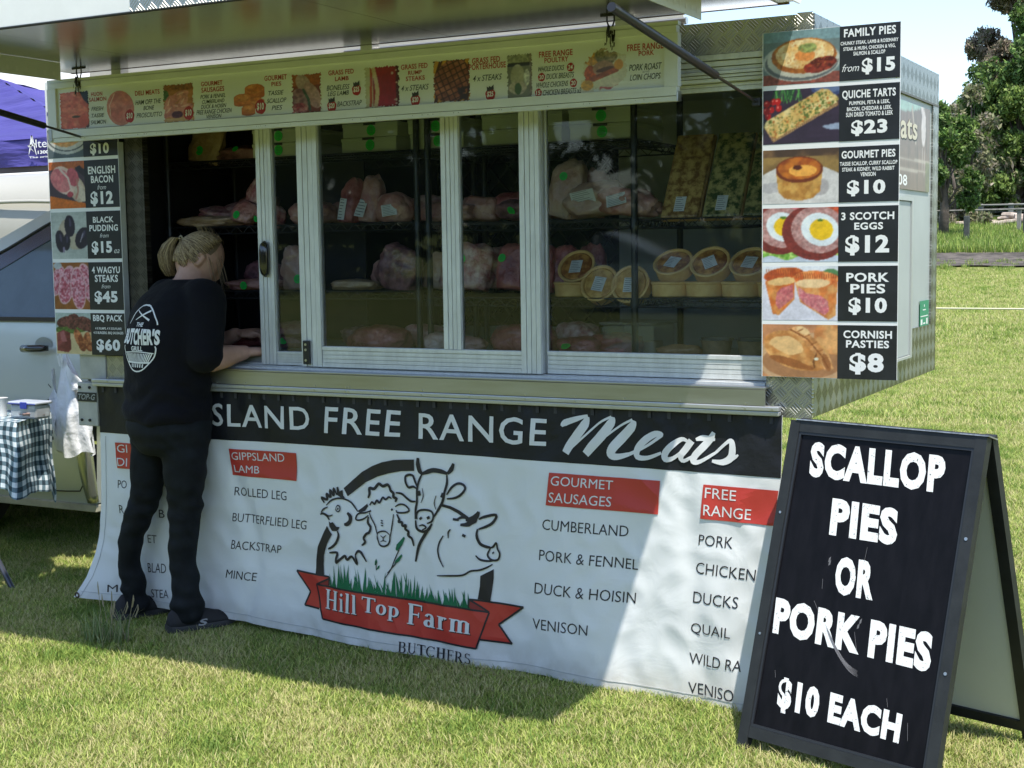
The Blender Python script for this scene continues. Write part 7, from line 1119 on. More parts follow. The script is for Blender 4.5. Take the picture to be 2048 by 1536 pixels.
SKIN = mat("skin", (.47, .27, .19), .5, var=.10, vs=14, sss=.12, col2=(.58, .34, .25), bump=.08, bs=160)
TEE = mat("black_cotton", (.0045, .0045, .007), .85, bump=.35, bs=26, bd=.012, sheen=.03, spec=.2); JEAN = mat("black_denim", (.007, .009, .011), .8, var=.5, vs=12, bump=.35, bs=420, bd=.001, spec=.25)
shR = W(.165, .075, 1.325); elR = Vector((-3.575, -.145, 1.10)); wrR = Vector((-3.525, .035, 1.112)); haR = Vector((-3.500, .075, 1.112))
shL = W(-.165, .085, 1.325); elL = W(-.17, .25, 1.13); wrL = Vector((-3.70, .20, 1.17)); haL = Vector((-3.65, .23, 1.175))
hipL, kneL, ankL = Vector((-3.915, -.06, .80)), Vector((-3.975, -.09, .45)), Vector((-4.05, -.055, .10)); hipR, kneR, ankR = Vector((-3.715, -.125, .80)), Vector((-3.725, -.10, .45)), Vector((-3.742, -.115, .10))
headC = Vector((-3.752, .055, 1.478)); lookd = (hv*.74+rv*.25-UPV*.60).normalized(); upd = (UPV-lookd*UPV.dot(lookd)).normalized(); sided = lookd.cross(upd).normalized()
if sided.dot(rv) < 0: sided = -sided
bd = MB()
rings = [ring(W(0, f, z), rv, hv, a, b_) for z, f, a, b_ in ((.74, 0, .12, .10), (.80, 0, .165, .125), (.95, 0, .15, .115), (1.10, .01, .16, .12), (1.22, .025, .17, .12), (1.31, .055, .165, .10), (1.37, .085, .11, .075), (1.40, .10, .06, .06))]
bd.loft(rings)
limb(bd, [W(0, .09, 1.36), W(.0, .115, 1.42), headC-upd*.03-lookd*.01], [.06, .056, .055])
hb = bmesh.new(); bmesh.ops.create_icosphere(hb, subdivisions=4, radius=1)
for v in hb.verts:
    c = v.co.copy(); x, y, z = c.x, c.y, c.z        # x side, y forward, z up of the head
    sx, sy, sz = .074, .094, .108; jaw = max(0, -z); px = x*sx*(1-.30*jaw*jaw); py = y*sy*(1-.08*jaw)+(.012*jaw if y > 0 else -.02*jaw*0); pz = z*sz
    if y > 0:
        nose = math.exp(-((x/.13)**2+((z+.18)/.20)**2)); py += .022*nose
        brow = math.exp(-((z-.12)/.12)**2)*math.exp(-(x/.6)**2); py += .004*brow
        for sx_ in (-.36, .36): py -= .008*math.exp(-(((x-sx_)/.16)**2+((z-.0)/.11)**2))
        py += .005*math.exp(-((x/.25)**2+((z+.52)/.06)**2))+.004*math.exp(-((x/.2)**2+((z+.66)/.06)**2))+.006*math.exp(-((x/.25)**2+((z+.9)/.14)**2))
    v.co = headC+sided*px+lookd*py+upd*pz
hb.verts.index_update(); bd.add([v.co for v in hb.verts], [[v.index for v in f.verts] for f in hb.faces]); hb.free()
for sg_ in (1, -1):      # ears
    e0 = headC+sided*(.074*sg_)-lookd*.004-upd*.012; pts = []
    for i in range(9): t = math.radians(-120+260*i/8); pts.append(e0+upd*(.026*math.sin(t))-lookd*(.014*math.cos(t)*-1+.010)+sided*sg_*(.004+.006*math.sin(t/2)**2))
    bd.tube(pts, [.0045, .005, .005, .005, .005, .005, .005, .005, .004], 8); limb(bd, [e0-upd*.02, e0+upd*.016], [.010, .012], 10, 2)
limb(bd, [shR, elR, wrR], [.052, .045, .029]); limb(bd, [elR, elR+(wrR-elR)*.3, wrR], [.040, .043, .028]); limb(bd, [shL, elL, wrL], [.052, .042, .028])
def hand(mb, w, h, up, side, curl=1.0):
    """w wrist, h knuckle centre; fingers curl down round towards the palm"""
    f = (h-w).normalized(); s = side.normalized(); u = s.cross(f).normalized()
    if u.dot(up) < 0: u = -u
    rings = []
    for t, a, b_ in ((-.05, .020, .016), (.15, .027, .018), (.5, .036, .019), (.85, .041, .018), (1.02, .040, .014)): rings.append(ring(w+(h-w)*t*1.0+f*(.03*t), s, u, a, b_, 16, 2.6))
    mb.loft(rings); k0 = h+f*.035
    for i, (ln, off) in enumerate(((.80, -.030), (.92, -.010), (.88, .011), (.70, .031))):
        b0 = k0+s*off-f*(.004*abs(i-1)); L_ = .030*ln; a1, a2, a3 = .9*curl, 1.9*curl, 2.7*curl; p = [b0-f*.012, b0]; cur = b0
        for a, q in ((a1*.6, 1.15), (a2*.75, .95), (a3*.85, .75)): dd = f*math.cos(a)-u*math.sin(a); cur = cur+dd*L_*q; p.append(cur)
        mb.tube(p, [.0095, .0105, .0095, .0088, .0075], 8)
    tb = w+f*.035-s*.028; mb.tube([tb, tb+f*.022-s*.016-u*.006, tb+f*.045-s*.010-u*.014, tb+f*.062+s*.004-u*.018], [.013, .012, .0105, .008], 8)
hand(bd, wrR, haR, UPV, (rv*1.0), 1.0); hand(bd, wrL, haL, UPV, (hv*1.0-rv*.2), .8)
limb(bd, [hipL, Vector((-3.935, -.075, .665)), Vector((-3.960, -.09, .512)), Vector((-4.030, -.09, .375)), Vector((-4.060, -.08, .265)), Vector((-4.064, -.065, .165)), Vector((-4.058, -.050, .075))], [.076, .060, .042, .034, .031, .030, .030]); limb(bd, [hipR, Vector((-3.715, -.12, .665)), Vector((-3.728, -.11, .52)), Vector((-3.745, -.115, .385)), Vector((-3.748, -.115, .285)), Vector((-3.745, -.11, .18)), Vector((-3.742, -.100, .075))], [.076, .064, .045, .037, .033, .031, .031])
bm_ = remesh(bd.v, bd.f, .0056, 3, .4); body = link('body', bm_, SKIN, PE, True)
# shirt
sh = MB()
rows = ((.845, -.012, .188, .150), (.87, -.012, .193, .154), (.93, -.008, .188, .150), (.99, -.004, .186, .150), (1.06, .0, .190, .152), (1.14, .004, .196, .155), (1.21, .012, .200, .152), (1.27, .025, .200, .142), (1.32, .042, .185, .125), (1.355, .060, .152, .102), (1.385, .080, .105, .082), (1.40, .092, .080, .072))
sh.loft([ring(W(0, f, z), rv, hv, a, b_, 36, 2.35) for z, f, a, b_ in rows])
limb(sh, [shR-rv*.05, shR+rv*.005-UPV*.01, shR+(elR-shR)*.5+rv*.0, elR+(elR-shR)*.02+(wrR-elR)*.02], [.078, .082, .077, .070], 22); limb(sh, [shL+rv*.05, shL-UPV*.01, shL+(elL-shL)*.5, elL+(elL-shL)*-.05], [.078, .078, .07, .062], 22)
sm = remesh(sh.v, sh.f, .010, 6, .5)
co = np.empty(len(sm.vertices)*3); sm.vertices.foreach_get("co", co); co = co.reshape(-1, 3); no = np.empty(len(sm.vertices)*3); sm.vertices.foreach_get("normal", no); no = no.reshape(-1, 3)
for i in range(len(co)):
    p = Vector(co[i]); z = p.z
    w_ = .007*noise.noise(Vector((p.x*5, p.y*5, z*9)))+.005*noise.noise(Vector((p.x*10+3, p.y*10, z*22)))*(1.4 if z < 1.05 else .8)+.004*math.sin(z*70+9*noise.noise(Vector((p.x*5, p.y*5, 2))))*(1 if z < 1.0 else .25)
    co[i] += no[i]*w_
sm.vertices.foreach_set("co", co.ravel()); sm.update(); shirt = link('t_shirt', sm, TEE, PE, True)
# jeans
jn = MB()
jn.loft([ring(W(0, f, z), rv, hv, a, b_, 32, 2.4) for z, f, a, b_ in ((.72, -.005, .13, .105), (.76, -.008, .165, .135), (.82, -.010, .185, .150), (.88, -.006, .180, .145), (.94, 0, .165, .13), (.96, 0, .15, .12))])
limb(jn, [hipL+UPV*.02, Vector((-3.935, -.075, .665)), Vector((-3.960, -.09, .512)), Vector((-4.030, -.09, .375)), Vector((-4.060, -.08, .265)), Vector((-4.064, -.065, .165)), Vector((-4.058, -.055, .070))], [.096, .080, .060, .050, .047, .050, .057], 24, 5)
limb(jn, [hipR+UPV*.02, Vector((-3.715, -.12, .665)), Vector((-3.726, -.11, .52)), Vector((-3.743, -.115, .385)), Vector((-3.746, -.115, .285)), Vector((-3.745, -.11, .18)), Vector((-3.744, -.105, .080))], [.100, .088, .068, .058, .055, .057, .063], 24, 5)
jm = remesh(jn.v, jn.f, .0095, 5, .5)
co = np.empty(len(jm.vertices)*3); jm.vertices.foreach_get("co", co); co = co.reshape(-1, 3); no = np.empty(len(jm.vertices)*3); jm.vertices.foreach_get("normal", no); no = no.reshape(-1, 3)
for i in range(len(co)):
    p = Vector(co[i]); z = p.z; k_ = math.exp(-((z-.47)/.10)**2)*1.0+math.exp(-((z-.14)/.09)**2)*1.25+math.exp(-((z-.76)/.07)**2)*.5+.22
    side = noise.noise(Vector((p.x*6, p.y*6, z*2+7)))
    co[i] += no[i]*(.0026*k_*math.sin(z*80+11*side+(p.x+p.y)*18)*(.5+noise.noise(Vector((p.x*7, p.y*7, z*5+3))))+.009*noise.noise(Vector((p.x*8, p.y*8, z*22)))*(k_+.35)+.003*noise.noise(Vector((p.x*5, p.y*5, z*7))))
jm.vertices.foreach_set("co", co.ravel()); jm.update(); link('jeans', jm, JEAN, PE, True)
# shoes
SOLE = mat("shoe_sole", (.03, .03, .031), .6); UPPER = mat("shoe_upper", (.010, .010, .011), .75, bump=.4, bs=220, bd=.002)
def shoe(heel, toe, sidev):
    f = (toe-heel).normalized(); s = Vector((f.y, -f.x, 0)); L_ = (toe-heel).length; up = UPV; rr = []; so = []
    for t, w_, h_, zl in ((0.0, .018, .035, .028), (.03, .030, .062, .026), (.12, .036, .086, .024), (.25, .036, .090, .024), (.38, .037, .082, .024), (.52, .041, .068, .024), (.68, .046, .055, .024), (.82, .045, .046, .026), (.93, .036, .038, .028), (.985, .018, .028, .032)):
        c = heel+f*(L_*t); R_ = []
        for i in range(20):
            a = 2*math.pi*i/20; x = math.cos(a)*w_*(1-.25*max(0, math.sin(a))); z = zl+max(0, math.sin(a))*(h_*1.12-.02)+min(0, math.sin(a))*.006; R_.append(c+s*x+up*z)
        rr.append(R_)
    for t, w_, z1_ in ((-.01, .020, .03), (.03, .036, .026), (.15, .040, .024), (.4, .038, .023), (.65, .050, .024), (.82, .049, .026), (.95, .036, .030), (1.005, .016, .036)):
        c = heel+f*(L_*t); zb = .002 if t < .75 else .002+(t-.75)*.05; so.append([c+s*w_+up*zb, c+s*w_*1.02+up*(z1_*.6), c+s*w_*.97+up*z1_, c-s*w_*.97+up*z1_, c-s*w_*1.02+up*(z1_*.6), c-s*w_+up*zb])
    o = MB().loft(rr).build('shoe', UPPER, PE, smooth=True); MB().loft(so).build('sole', SOLE, o, smooth='auto')
    lc = MB()
    for k in range(6): t = .42+.055*k; z = .086-.011*k; c = heel+f*(L_*t); lc.tube([c-s*.018+up*(z-.008), c+up*(z+.002), c+s*.018+up*(z-.008)], .0022, 5)
    lc.build('laces', mat("laces", (.02, .02, .02), .8), o); return o, f, s
o1, f1, s1 = shoe(Vector((-4.110, -.125, .012)), Vector((-4.005, .125, .012)), 1); o2, f2, s2 = shoe(Vector((-3.782, -.180, .012)), Vector((-3.638, .068, .012)), 1)
V, F = text_shape("S", .03, 1, .25); c = Vector((-3.782, -.18, 0))+f2*.135+s2*.043; mk = MB().add([c+f2*(u-.5)*.045+UPV*(.030+v*.024)-s2*(v*.007) for u, v in V], F); mk.build('emblem', mat("shoe_grey", (.25, .25, .25), .5), o2, fixn=False)
# hair
HR = bpy.data.materials.new("blond_hair"); HR.use_nodes = True; b = HR.node_tree.nodes["Principled BSDF"]; b.inputs["Roughness"].default_value = .42; at = HR.node_tree.nodes.new("ShaderNodeAttribute"); at.attribute_name = "Col"; HR.node_tree.links.new(at.outputs["Color"], b.inputs["Base Color"])
def strands(curves, rad, cols):
    mb = MB(); C_ = []
    for c, r, k in zip(curves, rad, cols):
        n0 = len(mb.v); n = len(c); mb.tube(c, [r*(1-.55*(i/(n-1))**2) for i in range(n)], 4); C_ += [k]*(len(mb.v)-n0)
    return mb, C_
tie = headC-lookd*.104+upd*.022-sided*.010; rr_ = random.Random(5); cur = []; rad = []; cols = []
def hcol(): 
    t = rr_.random(); c = (.15, .10, .05) if t < .3 else ((.33, .24, .13) if t < .75 else (.55, .43, .26)); k = rr_.uniform(.8, 1.15); return (c[0]*k, c[1]*k, c[2]*k, 1)
for i in range(2600):          # from the hairline back to the tie
    a = rr_.uniform(0, 2*math.pi); e = rr_.uniform(.22, 1.42)
    ax_ = (tie-headC).normalized(); u_ = ax_.orthogonal().normalized(); v_ = ax_.cross(u_)
    d0 = (ax_*math.cos(e*1.18)+(u_*math.cos(a)+v_*math.sin(a))*math.sin(e*1.18)).normalized()
    loc = Vector((d0.dot(sided), d0.dot(lookd), d0.dot(upd)))
    if loc.y > .45 or (loc.z < -.35 and loc.y > -.35) or (loc.z < -.62): continue
    if abs(loc.x) > .75 and loc.y > -.10 and loc.z < .05: continue
    pts = []
    for k in range(7):
        t = k/6; d = (d0*(1-t)+ax_*t).normalized(); L_ = Vector((d.dot(sided)*.079, d.dot(lookd)*.101, d.dot(upd)*.116)); p = headC+sided*L_.x+lookd*L_.y+upd*L_.z; p = p*(1-t**6)+tie*t**6
        pts.append(p+Vector((noise.noise(p*30+Vector((i, 0, 0))), noise.noise(p*30+Vector((0, i, 0))), 0))*.0015)
    cur.append(pts); rad.append(rr_.uniform(.0009, .0015)); cols.append(hcol())
for i in range(1100):          # ponytail
    a = rr_.uniform(0, 6.283); q = math.sqrt(rr_.random()); o_ = (rv*math.cos(a)+hv*math.sin(a)); ln = rr_.uniform(.115, .158)
    back = (-hv*.70-rv*.70).normalized(); L0 = ln-.01
    P_ = [tie+o_*q*.007, tie+back*.026+o_*q*.015+UPV*.006, tie+back*.050+o_*q*.025-UPV*.022, tie+back*.064+o_*q*.031-UPV*(L0*.5), tie+back*.060+o_*q*.028-UPV*(L0*.8), tie+back*.048+o_*q*.020-UPV*L0]
    cur.append([p+Vector((rr_.uniform(-1, 1), rr_.uniform(-1, 1), 0))*.0025 for p in P_]); rad.append(rr_.uniform(.0008, .0014)); cols.append(hcol())
for i in range(14):          # loose wisps at the temple and crown
    b0 = headC+sided*(.072+.006*rr_.random())+lookd*rr_.uniform(.01, .06)+upd*rr_.uniform(0, .06); q = [b0]
    for k in range(6): q.append(q[-1]-UPV*.019+lookd*.004+sided*rr_.uniform(-.002, .005)+rv*.002)
    cur.append(q); rad.append(.0007); cols.append(hcol())
for i in range(26):
    d = (upd*.8+sided*rr_.uniform(-.5, .6)-lookd*rr_.uniform(-.3, .6)).normalized(); b0 = headC+d*.112; cur.append([b0, b0+d*.012-lookd*.012, b0+d*.018-lookd*.03]); rad.append(.0006); cols.append(hcol())
hm, hc = strands(cur, rad, cols)
# under-cap so that no scalp shows
bmh = bmesh.new(); bmesh.ops.create_icosphere(bmh, subdivisions=3, radius=1); kill = []
for v in bmh.verts:
    x, y, z = v.co
    if y > .42 or (z < -.35 and y > -.35) or z < -.6 or (abs(x) > .75 and y > -.12 and z < .08): kill.append(v)
    v.co = headC+sided*x*.0770+lookd*y*.0985+upd*z*.1135
bmesh.ops.delete(bmh, geom=kill, context='VERTS'); bmh.verts.index_update(); n0 = len(hm.v); hm.add([v.co for v in bmh.verts], [[v.index for v in f.verts] for f in bmh.faces]); hc += [(.14, .095, .05, 1)]*(len(hm.v)-n0); bmh.free()
me = bpy.data.meshes.new('hair'); me.from_pydata(hm.v, [], hm.f); a_ = me.color_attributes.new("Col", 'FLOAT_COLOR', 'POINT'); a_.data.foreach_set("color", np.array(hc).ravel()); hair = link('hair', me, HR, PE, True)
MB().tube([tie+(rv*math.cos(t)+UPV*math.sin(t))*.012 for t in np.linspace(0, 6.283, 13)], .0035, 6).build('hair_tie', mat("hair_tie", (.35, .30, .2), .7), hair, smooth=True)
# eyes (face is turned away)
ey = MB()
for s_ in (-1, 1):
    c = headC+sided*(.027*s_)+lookd*.071-upd*.002; e_ = bmesh.new(); bmesh.ops.create_icosphere(e_, subdivisions=2, radius=.0105); e_.verts.index_update(); ey.add([v.co+c for v in e_.verts], [[v.index for v in f.verts] for f in e_.faces]); e_.free()
ey.build('eye', mat("eye", (.6, .58, .55), .2), PE, smooth=True)
# print on the back of the shirt, draped by casting onto the cloth
sv = [v.co.copy() for v in sm.vertices]; bvh = BVHTree.FromPolygons(sv, [tuple(p.vertices) for p in sm.polygons])
pc = W(.0, -.6, 1.185); pr = rv; PRW = mat("print_white", (.78, .78, .74))
def drape(V, F, name, m, par, off=.003, L=.012):
    V, F = refine(V, F, L); out = []
    for u, v in V:
        o_ = pc+pr*u+UPV*v; hit, nn, _, _ = bvh.ray_cast(o_, hv); out.append((hit+nn*off) if hit is not None else (o_+hv*.45))
    return MB().add(out, F).build(name, m, par, fixn=False)
D = [[], []]
ps = 1.0
def tx(s, cx, cz, w_, h_, bold=.03, arch=0):
    V, F = text_shape(s, bold, 1.05, 0); P = [(cx+(u-.5)*w_, cz+(v-.5)*h_*(1+arch*(1-(2*u-1)**2)) ) for u, v in V]; acc_add(D, P, F)
XO = .035
tx("THE", XO-.005, .045, .05, .016); tx("BUTCHER'S", XO, .0, .225, .058, .05, .12); tx("GRILL", XO-.005, -.046, .07, .018)
def octo(f=1): return [(XO+f*x, f*z) for x, z in ((-.028, .115), (.028, .115), (.085, .068), (.098, .046))]
for pts in (octo(), [(XO-x+XO, z) for x, z in octo()], [(XO+.095, -.035), (XO+.098, -.05), (XO+.08, -.085), (XO+.028, -.128), (XO-.028, -.128), (XO-.08, -.085), (XO-.098, -.05), (XO-.095, -.035)]):
    V, F = strokes(pts, [.005]*len(pts)); acc_add(D, V, F)
for a, b_ in (((-.05, .062), (.045, .098)), ((-.045, .098), (.05, .062))): V, F = strokes([(XO+a[0], a[1]), (XO+b_[0], b_[1])], [.003, .008]); acc_add(D, V, F)
V, F = strokes([(XO-.088, -.062), (XO, -.058), (XO+.088, -.062)], [.004]*3); acc_add(D, V, F); V, F = strokes([(XO-.07, -.098), (XO, -.100), (XO+.07, -.098)], [.006]*3); acc_add(D, V, F)
for i in range(17): x0 = -.08+.01*i; V, F = strokes([(XO+x0, -.064), (XO+x0*.72, -.098)], [.005, .004]); acc_add(D, V, F)
for i in range(6): x0 = -.035+.014*i; V, F = strokes([(XO+x0, -.104), (XO+x0*.9, -.118)], [.006, .006]); acc_add(D, V, F)
drape(D[0], D[1], 'back_print', PRW, shirt)
# ------------------------------------------------------------------ A-frame sign
BLx, BLy = -1.3577, -.4019; th = -.29284; d_ = Vector((math.cos(th), math.sin(th), 0)); n_ = Vector((-math.sin(th), math.cos(th), 0))
AFs, AFh, AFw, AFL = .28471, .96530, .63843, 1.0064
up_ = (n_*AFs+Vector((0, 0, AFh))).normalized(); fr = d_.cross(up_)          # towards the viewer
if fr.y > 0: fr = -fr
O_ = Vector((BLx, BLy, 0))
AFR = mat("aframe_steel", (.020, .022, .023), .48, var=.25, vs=14, bump=.12, bs=120, spec=.4); AFP = mat("aframe_panel", (.0055, .005, .0065), .42, coat=.04, var=.35, vs=30, stretch=(1, 1, .06), spec=.15)
AB = thing('sandwich_board', 'black two sided sandwich board with hand size white pie lettering', 'sandwich board', tuple(O_+d_*AFw/2+n_*AFs))
def P3(u, v, w): return O_+d_*u+up_*v+fr*w
def ab(mb, u0, u1, v0, v1, w0, w1): mb.obox(P3(u0, v0, w0), d_*(u1-u0), up_*(v1-v0), fr*(w1-w0))
fw_ = .034
fp = MB(); ab(fp, fw_, AFw-fw_, .075, AFL-fw_, -.016, -.010); fpo = fp.build('front_panel', AFP, AB)
for a, b in ((0, fw_), (AFw-fw_, AFw)):
    m = MB(); ab(m, a, b, 0, AFL, -.028, 0); m.build('stile', AFR, AB)
for v in (.042, AFL-fw_):
    m = MB(); ab(m, fw_+.0005, AFw-fw_-.0005, v, v+fw_-.0005, -.026, -.001); m.build('cross_rail', AFR, AB)
m = MB(); ab(m, .02, AFw+.006, AFL+.0005, AFL+.004, -.05, .004); m.build('top_strip', mat("worn_alloy", (.40, .40, .40), .4, .7, var=.5, vs=40), AB)
m = MB()
for a, b, c, d in ((fw_, fw_+.008, .076, AFL-fw_), (AFw-fw_-.008, AFw-fw_, .076, AFL-fw_), (fw_+.008, AFw-fw_-.008, AFL-fw_-.008, AFL-fw_), (fw_+.008, AFw-fw_-.008, .076, .084)): ab(m, a, b, c, d, -.0098, -.0035)
m.build('inner_bead', mat("aframe_bead", (.02, .022, .026), .4), AB)
# rear leaf mirrored about the hinge line
top = P3(0, AFL, -.028); up2 = (-n_*(AFs+.02)+Vector((0, 0, AFh))).normalized(); fr2 = up2.cross(d_); 
if fr2.y < 0: fr2 = -fr2
L2 = top.z/up2.z; O2 = top-up2*L2+n_*.004
def rb2(mb, u0, u1, v0, v1, w0, w1): mb.obox(O2+d_*u0+up2*v0+fr2*w0, d_*(u1-u0), up2*(v1-v0), fr2*(w1-w0))
for a, b in ((0, fw_), (AFw-fw_, AFw)):
    m = MB(); rb2(m, a, b, 0, L2, 0, .028); m.build('stile', AFR, AB)
for v in (.042, L2-fw_):
    m = MB(); rb2(m, fw_+.0005, AFw-fw_-.0005, v, v+fw_-.0005, .001, .026); m.build('cross_rail', AFR, AB)
m = MB(); rb2(m, fw_, AFw-fw_, .075, L2-fw_, .010, .016); rp = m.build('rear_panel', mat("coreflute_grey", (.66, .69, .66), .5, var=.03, vs=3), AB)
m = MB()
for u in (.12, .52): m.cyl(top+d_*u, top+d_*(u+.05), .008, n=10)
m.build('hinge', BLACK, AB)
m = MB()
for v in (.35, .72): m.cyl(P3(AFw-.017, v, .0), P3(AFw-.017, v, .002), .005, n=8); m.cyl(P3(.017, v, .0), P3(.017, v, .002), .004, n=8)
m.build('rivet', SCREW, AB)
# worn white lettering
WL = bpy.data.materials.new("worn_white"); WL.use_nodes = True; n = WL.node_tree; b = n.nodes["Principled BSDF"]; b.inputs["Roughness"].default_value = .5
tc = n.nodes.new("ShaderNodeTexCoord"); tn = n.nodes.new("ShaderNodeTexNoise"); tn.inputs["Scale"].default_value = 120; tn.inputs["Detail"].default_value = 6; tn.inputs["Roughness"].default_value = .8; n.links.new(tc.outputs["Object"], tn.inputs["Vector"])
rp_ = n.nodes.new("ShaderNodeValToRGB"); rp_.color_ramp.elements[0].position = .36; rp_.color_ramp.elements[0].color = (.03, .03, .04, 1); rp_.color_ramp.elements[1].position = .42; rp_.color_ramp.elements[1].color = (.80, .81, .80, 1); n.links.new(tn.outputs[0], rp_.inputs[0]); n.links.new(rp_.outputs[0], b.inputs["Base Color"])
m = MB(); rj = random.Random(3)
for s, q in AF_TEXT:
    V, F = text_shape(s, .055, 1.12, 0)
    V = V+np.array([[rj.uniform(-.0015, .0015), rj.uniform(-.005, .005)] for _ in range(len(V))])/max(1, len(s)*.35); P = quadmap(V, q)
    m.add([P3(u, v, -.0092) for u, v in P], F)
lt = m.build('lettering', WL, fpo, fixn=False)
m = MB()
for k in range(11):
    t0 = rj.uniform(0, .25); a0 = .195+k*.0014; pts = []
    for i in range(9):
        t = t0+(1-t0)*i/8*rj.uniform(.96, 1); ang = math.radians(200+80*t); pts.append(P3(.225+.13*t+k*.0005, .40-.115*math.sin(t*1.5)-k*.0018+.02, -.0090))
    m.tube(pts, [.00015+.00055*math.sin(math.pi*i/8)*rj.random() for i in range(9)], 3)
for k in range(7):
    u = rj.uniform(.06, .58); v = rj.uniform(.12, .9); m.tube([P3(u, v, -.0092), P3(u+rj.uniform(-.02, .02), v-rj.uniform(.01, .06), -.0092)], .0004, 3)
m.build('scuff_mark', mat("scuff", (.13, .13, .14), .7), fpo)
m = MB(); 
for u, v in ((.203, .595), (.205, .585), (.335, .435), (.33, .42)): m.add([P3(u, v, -.009), P3(u+.006, v+.004, -.009), P3(u+.007, v+.018, -.009), P3(u+.001, v+.012, -.009)], [(0, 1, 2, 3)])
m.build('paint_chip', mat("scuff", (.3, .3, .31)), fpo)
# ------------------------------------------------------------------ left: vehicle, table, tents
PAINT = mat("pearl_paint", (.56, .59, .55), .28, .25, coat=.9, var=.03, vs=2); WIN = mat("car_glass", (.085, .11, .12), .06, spec=.8, var=.3, vs=1.5)
CAR = thing('parked_wagon', 'pale silver wagon parked left of the trailer behind the gingham table', 'car', (-6.9, 1.6, 0))
def side(x, z):     # bulge of the body side
    return .80-.05*math.sin(math.pi*min(1, max(0, (z-.2)/1.0)))+max(0, z-1.18)*.42
def car_panel(xs, zf0, zf1, m, name, par, off=0, nx=40, nz=18):
    mb = MB(); mb.grid(lambda u, v: (xs[0]+(xs[1]-xs[0])*u, side(0, zf0(xs[0]+(xs[1]-xs[0])*u)+(zf1(xs[0]+(xs[1]-xs[0])*u)-zf0(xs[0]+(xs[1]-xs[0])*u))*v)-off, zf0(xs[0]+(xs[1]-xs[0])*u)+(zf1(xs[0]+(xs[1]-xs[0])*u)-zf0(xs[0]+(xs[1]-xs[0])*u))*v), nx, nz); return mb.build(name, m, par, smooth=True)
def roofz(x):
    T = [(-9.0, .75), (-8.7, 1.0), (-7.4, 1.16), (-6.6, 1.30), (-6.1, 1.50), (-5.9, 1.585), (-5.75, 1.655), (-5.6, 1.725), (-5.45, 1.778), (-5.3, 1.808), (-5.12, 1.80), (-5.07, 1.55)]
    return interp(T, x)
car_panel((-9.0, -5.09), lambda x: .262, lambda x: min(1.19, roofz(x)), PAINT, 'body_side', CAR)
# full body: far side, roof, bonnet, ends
mb = MB(); xs = [-9.0, -8.7, -7.4, -6.6, -6.1, -5.75, -5.45, -5.3, -5.12, -5.09]
mb.grid(lambda u, v: (lambda x: (x, side(0, roofz(x))+.002+(1.66-2*max(0, roofz(x)-1.18)*.42)*v, roofz(x)+.05*math.sin(math.pi*v)))(-9.0+3.91*u), 60, 12)
mb.grid(lambda u, v: (-9.0+3.91*u, 2.52, .27+(roofz(-9.0+3.91*u)-.3)*v), 40, 6)
mb.grid(lambda u, v: (-5.09+.03*math.sin(math.pi*v), .78+1.7*u, .27+1.5*v), 10, 10)
mb.build('body_shell', PAINT, CAR, smooth=True)
def arch(x): return interp([(-7.3, 1.20), (-6.6, 1.26), (-6.2, 1.38), (-5.95, 1.475), (-5.8, 1.54), (-5.72, 1.58), (-5.62, 1.632), (-5.52, 1.68), (-5.42, 1.72), (-5.32, 1.748), (-5.22, 1.762), (-5.1, 1.76)], x)
car_panel((-6.9, -5.10), lambda x: 1.19, lambda x: max(1.195, arch(x)-.10), WIN, 'side_window', CAR, .003)
car_panel((-6.9, -5.10), lambda x: max(1.19, arch(x)-.10), lambda x: arch(x)-.012, mat("door_frame_bronze", (.10, .09, .10), .25, .6, coat=.6), 'window_frame', CAR, .008)
mb = MB(); mb.tube([(x, side(0, arch(x))-.012, arch(x)) for x in np.linspace(-6.9, -5.1, 24)], .006, 6); mb.build('rain_channel', RUBBER, CAR)
car_panel((-7.0, -5.10), lambda x: arch(x)+.0 if arch(x) < roofz(x) else roofz(x), lambda x: roofz(x), PAINT, 'roof_rail', CAR, .004)
mb = MB(); mb.box(-6.9, -5.11, .776, .80, 1.172, 1.192); mb.build('belt_moulding', mat("belt_black", (.03, .022, .022), .5), CAR)
mb = MB(); sx_ = [(-5.155, .78), (-5.158, .62), (-5.175, .45), (-5.172, .36), (-5.20, .325), (-5.30, .318), (-5.8, .305)]
mb.tube([(x, side(0, z)-.0005, z) for x, z in sx_], .0035, 6); mb.build('door_seam', RUBBER, CAR)
mb = MB(); mb.tube([(-5.108, side(0, z)-.012-.012*math.sin((z-.26)*6), z) for z in np.linspace(.28, .84, 16)], [.030+.010*math.sin((z-.3)*8) for z in np.linspace(.28, .84, 16)], 12); mb.build('corner_moulding', mat("brushed_moulding", (.45, .46, .40), .25, .7), CAR, smooth=True)
MB().box(-9.0, -5.09, .775, .84, .225, .262, .004).build('sill_step', mat("sill_tan", (.40, .38, .29), .6, var=.15, vs=10), CAR)
hdl = MB(); hdl.tube([(-5.50, .752, 1.035), (-5.485, .722, 1.038), (-5.42, .712, 1.040), (-5.36, .715, 1.042), (-5.33, .740, 1.042)], [.016, .020, .019, .018, .014], 10); hdl.build('door_handle', mat("gloss_black", (.008, .008, .01)), CAR, smooth=True)
MB().disc((-5.40, side(0, 1.05)-.001, 1.052), (.062, 0, 0), (0, 0, .042), 24).build('painted_recess', mat("recess_shade", (.30, .32, .29), .4), CAR, fixn=False)  # flat disc; the shade of the handle recess is put into its colour
for x in (-8.3, -6.25):
    w = MB().cyl((x, .82, .33), (x, 1.02, .33), .33, n=28).build('wheel', RUBBER, CAR, smooth='auto'); MB().cyl((x, .812, .33), (x, .83, .33), .2, n=20).build('rim', SCREW, w)
MB().box(-8.9, -5.2, .95, 2.45, .22, .262).build('underbody', DARKIN, CAR)
